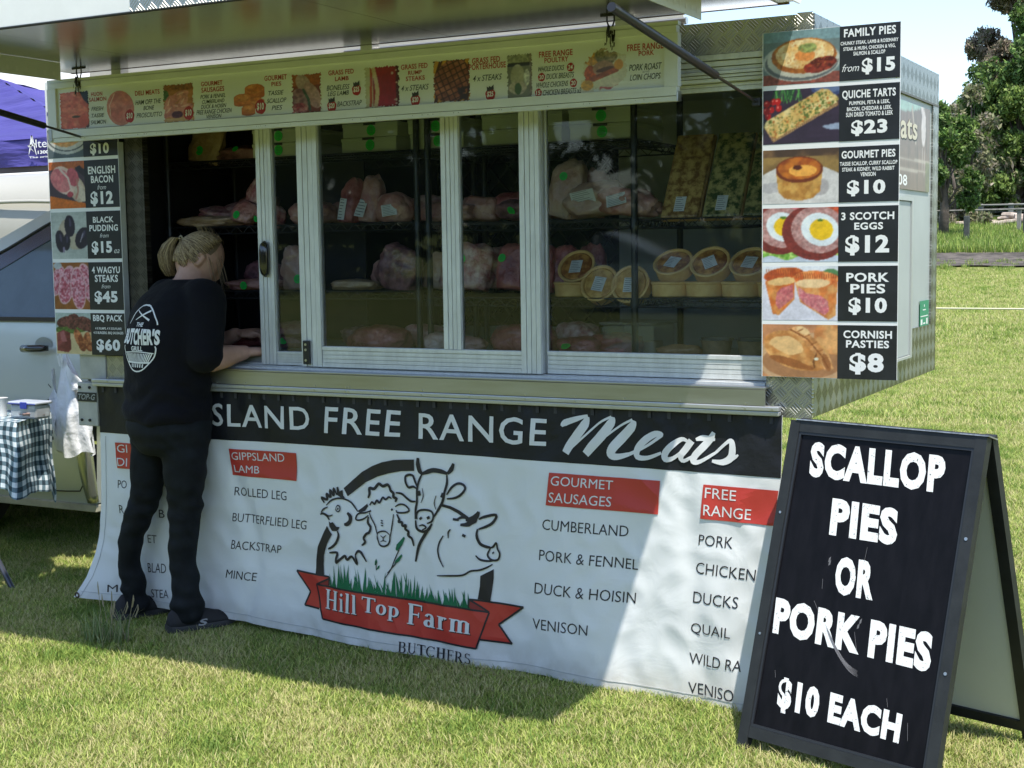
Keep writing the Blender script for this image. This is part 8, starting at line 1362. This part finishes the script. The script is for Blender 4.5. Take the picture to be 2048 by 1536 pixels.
for i, (x, y) in enumerate(((-6.5, -24.0), (-1.2, -27.0))):      # two more cars across the field behind the viewer, mirrored in the panes
    c2_ = copy_tree(CAR); c2_.rotation_euler.z = math.pi; c2_.location = (x-4.5, y, 0); c2_['label'] = ('pale silver wagon across the field, seen only mirrored in the large pane', 'pale silver wagon further right across the field, seen only mirrored in the panes')[i]
# table with gingham cloth
GX = bpy.data.materials.new("gingham"); GX.use_nodes = True; n = GX.node_tree; L = n.links; b = n.nodes["Principled BSDF"]; b.inputs["Roughness"].default_value = .85
tc = n.nodes.new("ShaderNodeTexCoord"); sp = n.nodes.new("ShaderNodeSeparateXYZ"); L.new(tc.outputs["UV"], sp.inputs[0]); fs_ = []
for k in (0, 1):
    m1 = n.nodes.new("ShaderNodeMath"); m1.operation = 'FRACT'; L.new(sp.outputs[k], m1.inputs[0]); m2 = n.nodes.new("ShaderNodeMath"); m2.operation = 'GREATER_THAN'; m2.inputs[1].default_value = .5; L.new(m1.outputs[0], m2.inputs[0]); fs_.append(m2.outputs[0])
ad = n.nodes.new("ShaderNodeMath"); ad.operation = 'ADD'; L.new(fs_[0], ad.inputs[0]); L.new(fs_[1], ad.inputs[1]); hf = n.nodes.new("ShaderNodeMath"); hf.operation = 'MULTIPLY'; hf.inputs[1].default_value = .5; L.new(ad.outputs[0], hf.inputs[0])
rp_ = n.nodes.new("ShaderNodeValToRGB"); rp_.color_ramp.interpolation = 'CONSTANT'; e = rp_.color_ramp.elements; e[0].color = (.62, .68, .72, 1); e[1].position = .4; e[1].color = (.12, .19, .23, 1); x_ = e.new(.9); x_.color = (.015, .035, .05, 1); L.new(hf.outputs[0], rp_.inputs[0]); L.new(rp_.outputs[0], b.inputs["Base Color"])
TB = thing('folding_table', 'folding table under a checked cloth beside the trailer', 'table', (-5.5, .25, 0))
tzz = .770; MB().prism([(-6.3, .07), (-4.84, .07), (-4.99, .40), (-6.3, .42)], lambda p: (p[0], p[1], tzz-.03), lambda p: (p[0], p[1], tzz-.004)).build('table_top', WHITE, TB)
for a, b_ in (((-5.45, .10, tzz-.03), (-4.945, .10, .0)), ((-5.8, .36, tzz-.03), (-5.45, .42, .0)), ((-6.2, .12, tzz-.03), (-6.05, .10, 0)), ((-6.2, .45, tzz-.03), (-6.05, .5, 0))):
    MB().tube([a, b_], .013, 10).build('leg', mat("dark_steel", (.06, .065, .08), .4, .5), TB)
CT = bpy.data.meshes.new('tablecloth'); V = []; F = []; UV = []
def clothpt(s, t):
    """s along the table front edge then round the right end; t down the drop"""
    q = max(0, s-1.48); x = -6.30+min(s, 1.48)-.43*q; y = .06+.9*q; tb_ = min(1, max(0, (s-1.38)/.20)); tb_ = tb_*tb_*(3-2*tb_); an = -math.pi/2+tb_*math.radians(64.5); nx, ny = math.cos(an), math.sin(an)
    w = .020*math.sin(s*26)*t+.014*math.sin(s*47+1)*t+.010*math.sin(s*11)*t+.022*t
    if abs(s-1.48) < .12: w += .05*t*(1-abs(s-1.48)/.12)
    drop = .300+.02*math.exp(-((s-1.48)/.05)**2)+.012*math.sin(s*9)+.07*max(0, s-1.48)/.4+(.07*math.exp(-((s-1.86)/.03)**2))
    return (x+nx*w+(.006*math.sin(t*9+s*7)), y+ny*w, tzz+.002-drop*t)
NS, NT = 150, 18
for j in range(NT+1):
    for i in range(NS+1): s = 1.87*i/NS; V.append(clothpt(s, j/NT)); UV.append((s/.043+.18*math.sin(j*.35), (j/NT*.33)/.043))
F = [(j*(NS+1)+i, j*(NS+1)+i+1, (j+1)*(NS+1)+i+1, (j+1)*(NS+1)+i) for j in range(NT) for i in range(NS)]
k = len(V)
for j in range(9):
    for i in range(41): y = .06+.35*j/8; x = -6.30+(1.48-.43*(y-.06)/.9)*i/40; V.append((x, y, tzz+.002)); UV.append(((x+6.3)/.043, -(y-.06)/.043))
F += [(k+j*41+i, k+j*41+i+1, k+(j+1)*41+i+1, k+(j+1)*41+i) for j in range(8) for i in range(40)]
CT.from_pydata(V, [], F); uvl = CT.uv_layers.new(name="UVMap"); 
for lp in CT.loops: uvl.data[lp.index].uv = UV[lp.vertex_index]
tclo = link('tablecloth', CT, GX, None, True); tag(tclo, 'dark green and white gingham cloth draped over the table at the left edge', 'tablecloth')
t = thing('food_container', 'clear plastic food container with blue clips on the gingham cloth', 'container', (-4.89, .2, tzz))
MB().box(-4.975, -4.815, .16, .25, tzz+.003, tzz+.066, .010).build('tub_body', glass_mat('cloudy_plastic', (.8, .84, .86), .15, boost=.03, haze=.38, hazecol=(.72, .76, .80)), t); MB().box(-4.982, -4.808, .154, .256, tzz+.068, tzz+.080, .004).build('lid', mat("lid_clear", (.46, .50, .56), .3, coat=.3), t)
mb = MB(); mb.box(-4.90, -4.860, .148, .1535, tzz+.050, tzz+.080, .002); mb.box(-4.988, -4.9825, .18, .23, tzz+.048, tzz+.080, .002); mb.box(-4.98, -4.81, .152, .1538, tzz+.069, tzz+.073); mb.build('clip', mat("blue_clip", (.03, .05, .32), .35), t)
V, F = lump(.055, .045, .018, 77, .3); MB().add([(a-4.885, b_+.20, c+tzz+.006) for a, b_, c in V], F).build('food', mat("brown_food", (.20, .13, .11), .6, var=.4, vs=40), t, smooth=True)
t = thing('cup', 'white paper cup at the left edge of the table', 'cup', (-5.075, .2, tzz)); MB().lathe((-5.078, .2, tzz+.003), [(.001, 0), (.025, 0), (.031, .082), (.033, .085), (.030, .085), (.025, .01), (.001, .008)], 20).build('cup_body', mat("paper_white", (.8, .79, .76), .6), t, smooth='auto')
# bunched white plastic bag hung between car door and trailer
BG = mat("thin_white_plastic", (.68, .70, .72), .35, coat=.2, bump=.6, bs=18, bd=.02); mb = MB()
def bagpt(u, v):
    a = 2*math.pi*u; r = .012+.075*min(1, v*1.7)+.018*v; z = 1.03-.48*v; cx = -5.075+.055*v+.01*math.sin(v*5); w = 1+.22*math.sin(a*5+v*3)+.12*math.sin(a*9-v*8)
    return (cx+r*w*math.cos(a), .60+.45*r*w*math.sin(a), z-.015*math.sin(a*3)*v)
mb.grid(bagpt, 56, 30)
def earpt(u, v): return (-5.03+.10*u+.01*math.sin(v*9), .565-.012*math.sin(u*6), 1.0-.12*u-.085*v-.02*math.sin(u*7)*v)
mb.grid(earpt, 14, 8); mb.grid(lambda u, v: (-5.12-.035*u*math.sin(v*3.1), .575-.02*math.sin(v*9+u*3), .96-.33*v), 8, 16); mb.grid(lambda u, v: (-5.06-.03*u, .56+.01*v, 1.03+.012*math.sin(u*7)-.05*v), 5, 5)
bg_ = mb.build('plastic_bag', BG, None, smooth=True, fixn=False); tag(bg_, 'bunched white plastic bag hanging from the car door handle', 'bag')
mb = MB(); mb.add([(-5.128, .535, .885), (-5.105, .532, .868), (-5.103, .532, .874), (-5.126, .535, .891)], [(0, 1, 2, 3)])
for i in range(7): mb.box(-5.135+.003*i, -5.125+.003*i, .5345, .5350, .80-.03*i, .808-.03*i+.008)
k_ = mb.build('printed_mark', LBL, bg_, fixn=False)
# blue gazebo
BL_ = mat("gazebo_blue", (.05, .042, .21), .7, var=.15, vs=3, bump=.9, bs=2.5, bd=.10, stretch=(.35, 1, 2.2)); GZ = thing('gazebo', 'blue gazebo with white lettering behind the car at the left', 'gazebo', (-11.6, 7.4, 0))
gx0, gx1, gy0, gy1, ze, zv, ap = -15.0, -10.2, 6.0, 9.1, 2.68, 2.40, Vector((-13.1, 7.55, 3.55))
def wr(x, z, k=1): return .018*math.sin(x*8+z*3)+.012*math.sin(z*31+x*2)*k
mb = MB(); mb.grid(lambda u, v: (gx0+(gx1-gx0)*u, gy0+wr(gx0+(gx1-gx0)*u, v), zv+(ze-zv)*v), 60, 6); mb.grid(lambda u, v: (gx1+wr(u*3, v), gy0+(gy1-gy0)*u, zv+(ze-zv)*v), 30, 6); mb.grid(lambda u, v: (gx0, gy0+(gy1-gy0)*u, zv+(ze-zv)*v), 6, 3)
for a, b_ in (((gx0, gy0), (gx1, gy0)), ((gx1, gy0), (gx1, gy1)), ((gx1, gy1), (gx0, gy1)), ((gx0, gy1), (gx0, gy0))):
    def rf(u, v, a=a, b_=b_): p = Vector((a[0]+(b_[0]-a[0])*u, a[1]+(b_[1]-a[1])*u, ze)); q = p+(ap-p)*v; q.z -= .10*math.sin(math.pi*v)*math.sin(math.pi*u)+.012*math.sin(v*40+u*3); return q
    mb.grid(rf, 40, 24)
gc = mb.build('canopy', BL_, GZ, smooth=True, fixn=False)
MB().box(gx0, gx1, gy0+.03, gy0+.06, 2.345, 2.41).build('valance_frame', mat("frame_dark", (.06, .05, .05), .6), GZ)
for x, y in ((gx1-.03, gy0+.03), (gx0+.03, gy0+.03), (gx1-.03, gy1-.03), (gx0+.03, gy1-.03)): MB().box(x-.02, x+.02, y-.02, y+.02, 0, 2.5).build('pole', SCREW, GZ)
mb = MB()
for s_, q, bo_ in (("ltec", [(-10.885, 2.655), (-10.66, 2.655), (-10.66, 2.575), (-10.885, 2.575)], .0), ("1300", [(-10.86, 2.545), (-10.71, 2.545), (-10.71, 2.512), (-10.86, 2.512)], .03), ("The original", [(-10.985, 2.492), (-10.60, 2.492), (-10.60, 2.468), (-10.985, 2.468)], .02)):
    V, F = text_shape(s_, bo_, 1, 0); mb.add([(a, 5.955, c) for a, c in quadmap(V, q)], F)
for p in ([(-10.99, 2.50), (-10.945, 2.70), (-10.925, 2.70), (-10.93, 2.62)], [(-10.945, 2.70), (-10.925, 2.70), (-10.875, 2.50), (-10.895, 2.53)], [(-11.0, 2.60), (-10.88, 2.625), (-10.88, 2.605), (-10.95, 2.59)], [(-11.0, 2.60), (-10.985, 2.605), (-10.875, 2.50), (-10.88, 2.51)]): mb.add([(a, 5.955, c) for a, c in p], [tuple(range(len(p)))])
mb.build('lettering', LWH, gc, fixn=False)
# striped canopy standing over the car and table, above the picture; it shades them and shows in the polished awning
SC_ = thing('striped_canopy', 'red and white striped canopy over the silver car, reflected in the raised awning', 'canopy', (-6.4, 1.1, 0))
for i in range(24):
    x = -8.2+.158*i; MB().grid(lambda u, v: (x+.158*u, -.12+2.5*v, 2.78+.10*math.sin(math.pi*v)), 1, 8).add([(x, -.12, 2.62), (x+.158, -.12, 2.62), (x+.158, -.12, 2.78), (x, -.12, 2.78)], [(0, 1, 2, 3)]).build('stripe', mat("stripe_red", (.45, .05, .05), .6) if i % 2 else mat("stripe_white", (.75, .74, .72), .6), SC_, fixn=False)
for x, y in ((-8.15, -.08), (-8.15, 2.33)): MB().cyl((x, y, 0), (x, y, 2.75), .02, n=8).build('pole', SCREW, SC_)
# white marquee behind it and cream caravan in front of it
MQ = thing('marquee', 'white marquee roof rising behind the blue gazebo', 'marquee', (-17, 14, 0)); MW = mat("marquee_white", (.52, .52, .51), .7)
mb = MB(); mb.grid(lambda u, v: (-26+14*u, 12+.02*math.sin(u*30), 2.3+.5*v), 40, 3); mb.grid(lambda u, v: (-26+14*u, 12+3*v, 2.8+2.8*v-.3*math.sin(math.pi*v)), 40, 14); mb.grid(lambda u, v: (-12-1.2*v*0, 12+6*u, 2.3+.5*v), 10, 3); mb.grid(lambda u, v: (-26+14*u, 18-3*v, 2.8+2.8*v), 20, 8); mb.build('roof_cover', MW, MQ, smooth=True, fixn=False)
for x in (-25.9, -19, -12.1): MB().box(x-.04, x+.04, 12.02, 12.1, 0, 2.4).build('pole', SCREW, MQ)
CV = thing('caravan', 'cream rounded caravan side between the car roof and the gazebo', 'caravan', (-10, 4.6, 0)); CVM = mat("caravan_cream", (.37, .36, .31), .45, var=.03, vs=2, coat=.2)
mb = MB(); n_c = 34; rings = []
for i in range(n_c+1):
    x = -14.0+6.4*i/n_c; e = min(1, (i+.6)/3, (n_c-i+.6)/3); pr_ = []
    for k in range(28):
        a = 2*math.pi*k/28; q = (abs(math.cos(a))**5+abs(math.sin(a))**5)**(-1/5); z = 1.25+.96*math.sin(a)*q*(.85+.15*e); y = 5.0+1.05*math.cos(a)*q*(.85+.15*e)
        if y < 4.6: y -= .035*math.exp(-((z-(1.98-.10*(x+9.9)))/.05)**2)-.03*math.exp(-((z-(1.90-.10*(x+9.9)))/.06)**2)
        pr_.append((x, y, z))
    rings.append(pr_)
mb.loft(rings); cvb = mb.build('body', CVM, CV, smooth=True)
MB().tube([(x, 3.955, 1.97-.05*(x+10)+.03*math.sin(x*2)) for x in np.linspace(-12, -8, 20)], .016, 6).build('moulding', CVM, CV, smooth=True)
for x in (-11.5, -10.3): w = MB().cyl((x, 4.0, .33), (x, 4.2, .33), .32, n=24).build('wheel', RUBBER, CV, smooth='auto'); MB().cyl((x, 3.99, .33), (x, 4.01, .33), .19, n=20).build('rim', SCREW, w)
# ------------------------------------------------------------------ far right: fence, posts, logs, trees, rope
OLDW = mat("weathered_wood", (.20, .19, .17), .85, var=.35, vs=6, stretch=(1, 1, .3)); PALEW = mat("pale_wood", (.20, .20, .19), .8, var=.2, vs=5)
def at(px_x, D):
    """ground point along the compass direction of the far field, D metres from the viewpoint"""
    a = math.radians(px_x); x = D*math.sin(a); y = -4.3+D*math.cos(a); return Vector((x, y, gz(x, y)))
# directions: the trailer's right edge is about -11.4 degrees, the right picture edge about -8.2
FN = thing('paddock_fence', 'weathered post and rail fence with wire under the far trees', 'fence', tuple(at(-10, 61)))
angs = [-16, -14.8, -13.6, -12.4, -11.15, -9.85, -8.75, -7.6, -6.4, -5.2]
ps_ = [at(a, 61) for a in angs]
for p in ps_: MB().box(p.x-.10, p.x+.10, p.y-.08, p.y+.08, p.z-.1, p.z+.86, .02).build('post', PALEW, FN)
for a, b_ in zip(ps_[:-1], ps_[1:]):
    MB().tube([a+Vector((0, -.1, .80)), b_+Vector((0, -.1, .80))], .04, 6).build('rail', PALEW, FN)
    m = MB()
    for k in (.2, .36, .52, .66): m.cyl(a+Vector((0, 0, k)), b_+Vector((0, 0, k)), .012, n=4)
    m.build('wire', mat("dull_wire", (.2, .2, .19), .6, .4), FN)
FN2 = thing('rail_fence', 'dark low single rail fence in front of the paddock fence', 'fence', tuple(at(-10, 54)))
angs = [-16, -13.5, -11.3, -8.45, -6.2]; ps_ = [at(a, 54) for a in angs]
for p in ps_: MB().box(p.x-.07, p.x+.07, p.y-.07, p.y+.07, p.z-.1, p.z+.95, .02).build('post', OLDW, FN2)
for a, b_ in zip(ps_[:-1], ps_[1:]): MB().tube([a+Vector((0, -.09, .93)), b_+Vector((0, -.09, .93))], .028, 6).build('rail', OLDW, FN2)
for i, (a, D, w) in enumerate(((-10.35, 50, 'dark stub post standing in the green grass before the fence'), (-8.2, 51, 'dark stub post near the right edge of the picture'))):
    p = at(a, D); o = MB().box(p.x-.09, p.x+.09, p.y-.09, p.y+.09, p.z-.1, p.z+.95, .03).build('bollard', mat("dark_post", (.05, .055, .05), .8, var=.3, vs=8)); tag(o, w, 'post', 'dark posts in the paddock grass')
LOGM = mat("bleached_log", (.32, .24, .19), .85, var=.3, vs=4, col2=(.55, .47, .40), bump=.4, bs=14, bd=.03)
lr = random.Random(8)
for i in range(16):
    a = -9.55+1.9*lr.random(); D = 57+lr.random()*1.6; p = at(a, D)+Vector((0, 0, .08+.42*lr.random()*max(.2, 1-abs(a+8.5)/1.4))); l = .5+lr.random()*1.1; an = lr.uniform(-.5, .5); d = Vector((math.cos(an), math.sin(an), lr.uniform(-.12, .12))); r = .07+lr.random()*.13
    o = MB().tube([p-d*l, p-d*l*.3+Vector((0, 0, lr.uniform(-.03, .05))), p+d*l*.4, p+d*l], [r*.9, r, r*.95, r*.7], 8).build('log', LOGM); tag(o, 'bleached log in the heap of logs under the far trees', 'log', 'heap of logs under the far trees')
LEAF = vcol_mat("leaf", .6, spec=.3, trans=.3); BARK = mat("bark", (.09, .07, .055), .9, var=.4, vs=5, bump=.5, bs=10, bd=.04)
def crown(clusters, n, size, pal, seed, droop=.3):
    r = np.random.default_rng(seed); wts = np.array([c[3]**2 for c in clusters]); wts = wts/wts.sum(); V = np.empty((n*4, 3)); Cc = np.empty((n*4, 4)); Cc[:, 3] = 1
    ci = r.choice(len(clusters), n, p=wts); C = np.array([[c[0], c[1], c[2]] for c in clusters])[ci]; R = np.array([c[3] for c in clusters])[ci]
    d = r.normal(size=(n, 3)); d /= np.linalg.norm(d, axis=1)[:, None]; rad = R*(r.random(n)**.42)
    # sub clumps
    sub = r.normal(size=(len(clusters), 26, 3)); sub /= np.linalg.norm(sub, axis=2)[:, :, None]; si = r.integers(0, 26, n); sc = sub[ci, si]; P = C+sc*(R*.74)[:, None]+d*(rad*.36)[:, None]; P[:, 2] *= 1
    a = r.normal(size=(n, 3)); a /= np.linalg.norm(a, axis=1)[:, None]; b = np.cross(a, r.normal(size=(n, 3))); b /= np.linalg.norm(b, axis=1)[:, None]; a[:, 2] -= droop; s = size*(.55+.9*r.random(n))[:, None]
    V[0::4] = P-a*s*.5; V[1::4] = P+b*s*.22; V[2::4] = P+a*s*.5; V[3::4] = P-b*s*.22
    pal = np.array(pal); k = r.integers(0, len(pal), n); kk = pal[(k+si+ci*3) % len(pal)]*(.7+.6*r.random(n))[:, None]
    for j in range(4): Cc[j::4, :3] = kk
    F = np.arange(n*4).reshape(n, 4)
    me = bpy.data.meshes.new('crown'); me.from_pydata(V.tolist(), [], F.tolist()); at_ = me.color_attributes.new("Col", 'FLOAT_COLOR', 'POINT'); at_.data.foreach_set("color", Cc.ravel()); return me
def tree(label, base, h, r_, pal, n, size, seed, trunk=.3, cl=None, dense=True, low=.25):
    t = thing('tree', label, 'tree', tuple(base)); rr = random.Random(seed); K = []
    for i in range(cl or 16):
        a = rr.random()*6.283; f_ = rr.random(); z = h*(low+(1-low)*f_*.93); prof = math.sin(math.pi*min(1, .22+.74*f_))**.8; q = r_*prof*math.sqrt(rr.random()); K.append((q*math.cos(a), q*math.sin(a), z, r_*rr.uniform(.28, .46)*(1-.25*f_)))
    m = MB(); top = Vector((rr.uniform(-.3, .3), rr.uniform(-.3, .3), h*.72)); m.tube([(0, 0, -.3), (rr.uniform(-.1, .1), 0, h*.2), (rr.uniform(-.3, .3), rr.uniform(-.2, .2), h*.45), tuple(top)], [trunk, trunk*.8, trunk*.5, trunk*.18], 9)
    for c in K[::1]: z0 = c[2]*rr.uniform(.35, .7); b0 = Vector((top.x*z0/h, top.y*z0/h, z0)); e = Vector(c[:3]); m.tube([b0, b0+(e-b0)*.5+Vector((0, 0, .05*h)), e], [trunk*.28, trunk*.16, trunk*.04], 5)
    m.build('trunk', BARK, None, smooth=True); tr = bpy.context.scene.objects[-1] if False else COL.objects[-1]; tr.parent = t; tr.location = (0, 0, 0)
    o = link('crown', crown(K, n, size, pal, seed), LEAF, None); o.parent = t; return t
GR = [(.07, .14, .03), (.12, .21, .045), (.18, .28, .07), (.05, .09, .025), (.14, .18, .07)]; OL = [(.18, .20, .09), (.26, .25, .14), (.13, .16, .07), (.30, .26, .20)]; BR = [(.26, .21, .16), (.20, .17, .12), (.32, .26, .19), (.14, .15, .08)]; YL = [(.18, .27, .06), (.26, .34, .09), (.12, .19, .045), (.07, .11, .03)]
tree('large dense green tree filling the right edge behind the fence', at(-7.2, 66), 9.6, 3.9, GR, 80000, .24, 1, .42, 30, low=.08)
tree('bright green drooping tree in front of the big tree at the right edge', at(-8.5, 63.5), 6.6, 2.2, YL, 42000, .22, 2, .25, 20, low=.05)
tree('brown leaved tree top rising behind the big green tree', at(-8.35, 70), 12.2, 2.8, BR, 42000, .24, 3, .4, 18, low=.45)
tree('dark olive tree low between the brown tree and the trailer', at(-9.9, 64), 4.2, 2.3, OL+GR[:2], 36000, .22, 4, .2, 16, low=.02)
tree('thin grey branched sapling against the sky', at(-10.25, 60), 5.8, 1.2, OL, 3200, .20, 5, .10, 14, low=.25)
tree('green bush beside the trailer edge with a dark trunk', at(-11.25, 52), 5.1, 1.25, GR+YL[:1], 16000, .20, 6, .2, 12, low=.12)
tree('low olive bush in front of the fence beside the trailer edge', at(-10.9, 58), 3.4, 1.5, OL, 14000, .20, 7, .15, 10, low=.02)
tree('dull green tree far behind the fence gap', at(-10.4, 85), 6.2, 4.2, OL, 22000, .28, 8, .3, 16, low=.02)
tree('broad green tree further right beyond the picture edge', at(-4.5, 66), 11, 4.8, GR, 40000, .30, 9, .4, 20, low=.1)
tree('broad green tree hidden behind the trailer', at(-14.5, 66), 6.5, 4.0, GR, 24000, .32, 10, .35, 16, low=.1)
# rope line with orange marker across the field behind the trailer
RP = thing('rope_barrier', 'thin pale rope strung across the field with an orange marker', 'rope', (-3.0, 10.4, 0))
MB().tube([(-7.0, 10.1, .84), (-3.02, 10.38, .832), (2.5, 10.95, .80)], .009, 6).build('rope', mat("rope_pale", (.62, .60, .42), .8), RP)
for x, y in ((-7.0, 10.1), (2.5, 10.95)): MB().cyl((x, y, 0), (x, y, .95), .015, n=8).build('stake', SCREW, RP)
MB().box(-3.06, -2.98, 10.36, 10.39, .80, .86, .01).build('marker', mat("marker_orange", (.75, .12, .02), .6), RP)
# white sign post at the right edge beyond the sandwich board
t = thing('white_post', 'white post with black band at the right edge beyond the sandwich board', 'post', (-.715, 1.03, 0)); MB().box(-.735, -.700, 1.02, 1.045, .02, .30, .003).build('shaft', mat("paper_white", (.8, .79, .76)), t); MB().box(-.737, -.698, 1.018, 1.047, .15, .19, .002).build('band', BLACK, t)
# tall grass tuft by her feet with seed heads
rg = random.Random(11); m = MB(); cols = []
for i in range(150):
    a = rg.random()*6.283; r = .07*math.sqrt(rg.random()); b0 = Vector((-3.93+r*1.6*math.cos(a), -.355+r*math.sin(a), 0)); h = rg.uniform(.05, .15); le = Vector((rg.uniform(-.8, 1.1), rg.uniform(-.6, .4), 0))*h*.8; w = .0022; s_ = Vector((le.y, -le.x, 0)); s_ = s_.normalized()*w if s_.length > 1e-6 else Vector((w, 0, 0)); n0 = len(m.v)
    m.add([b0-s_, b0+s_, b0+s_*.8+le*.35+UPV*h*.6, b0-s_*.8+le*.35+UPV*h*.6, b0+le+UPV*h*.95], [(0, 1, 2, 3), (3, 2, 4)]); c = rg.choice([(.22, .30, .12), (.30, .36, .17), (.40, .40, .22), (.16, .24, .08)]); cols += [(*c, 1)]*(len(m.v)-n0)
for i in range(9):
    b0 = Vector((-3.93+rg.uniform(-.08, .10), -.35+rg.uniform(-.04, .04), 0)); h = rg.uniform(.14, .24); le = Vector((rg.uniform(-.06, .10), rg.uniform(-.05, .03), 0)); n0 = len(m.v)
    m.tube([b0, b0+le*.4+UPV*h*.5, b0+le+UPV*h], [.0012, .001, .0008], 4); q = b0+le+UPV*h; m.tube([q-le*.2-UPV*.05, q-UPV*.02, q], [.0022, .0030, .001], 5); cols += [(.42, .37, .25, 1)]*(len(m.v)-n0)
me = bpy.data.meshes.new('grass_tuft'); me.from_pydata(m.v, [], m.f); a_ = me.color_attributes.new("Col", 'FLOAT_COLOR', 'POINT'); a_.data.foreach_set("color", np.array(cols).ravel()); tag(link('grass_tuft', me, MBL), 'tall pale grass tuft with seed heads at her feet', 'grass tuft')
# trees behind the viewer, seen only as reflections in the panes
K = []; rb_ = random.Random(21)
for i in range(40): a = math.radians(100+170*i/39); R = 34+rb_.uniform(-4, 4); K.append((R*math.sin(a), -4.3+R*math.cos(a), rb_.uniform(1, 6.5), rb_.uniform(2.4, 4.2)))
o = link('tree_belt', crown(K, 60000, .7, [(.03, .05, .015), (.04, .07, .02), (.02, .035, .012)], 31), LEAF); tag(o, 'dark belt of trees across the field behind the viewer', 'trees', kind='stuff')
# parts whose pieces are too small to pick apart stay joined
for o in SC.objects:
    if o.type == 'MESH' and o.parent is not None and o.name.split('.')[0] in {'screw', 'rail_hole', 'webbing_loop', 'rivet', 'bolt', 'latch_bolt', 'laces', 'wire', 'hinge', 'label_text', 'sticker_text', 'lettering', 'lettering_shadow', 'stitching', 'scuff_mark', 'paint_chip', 'sticker_print', 'printed_mark', 'hinge_bracket', 'line_art', 'grass_print', 'ring_print', 'back_print', 'security_grille', 'badge_flame', 'price_badge', 'black_panel_', 'corner_bracket', 'hook', 'clip', 'ribbon_fold'}:
        o['kind'] = 'stuff'
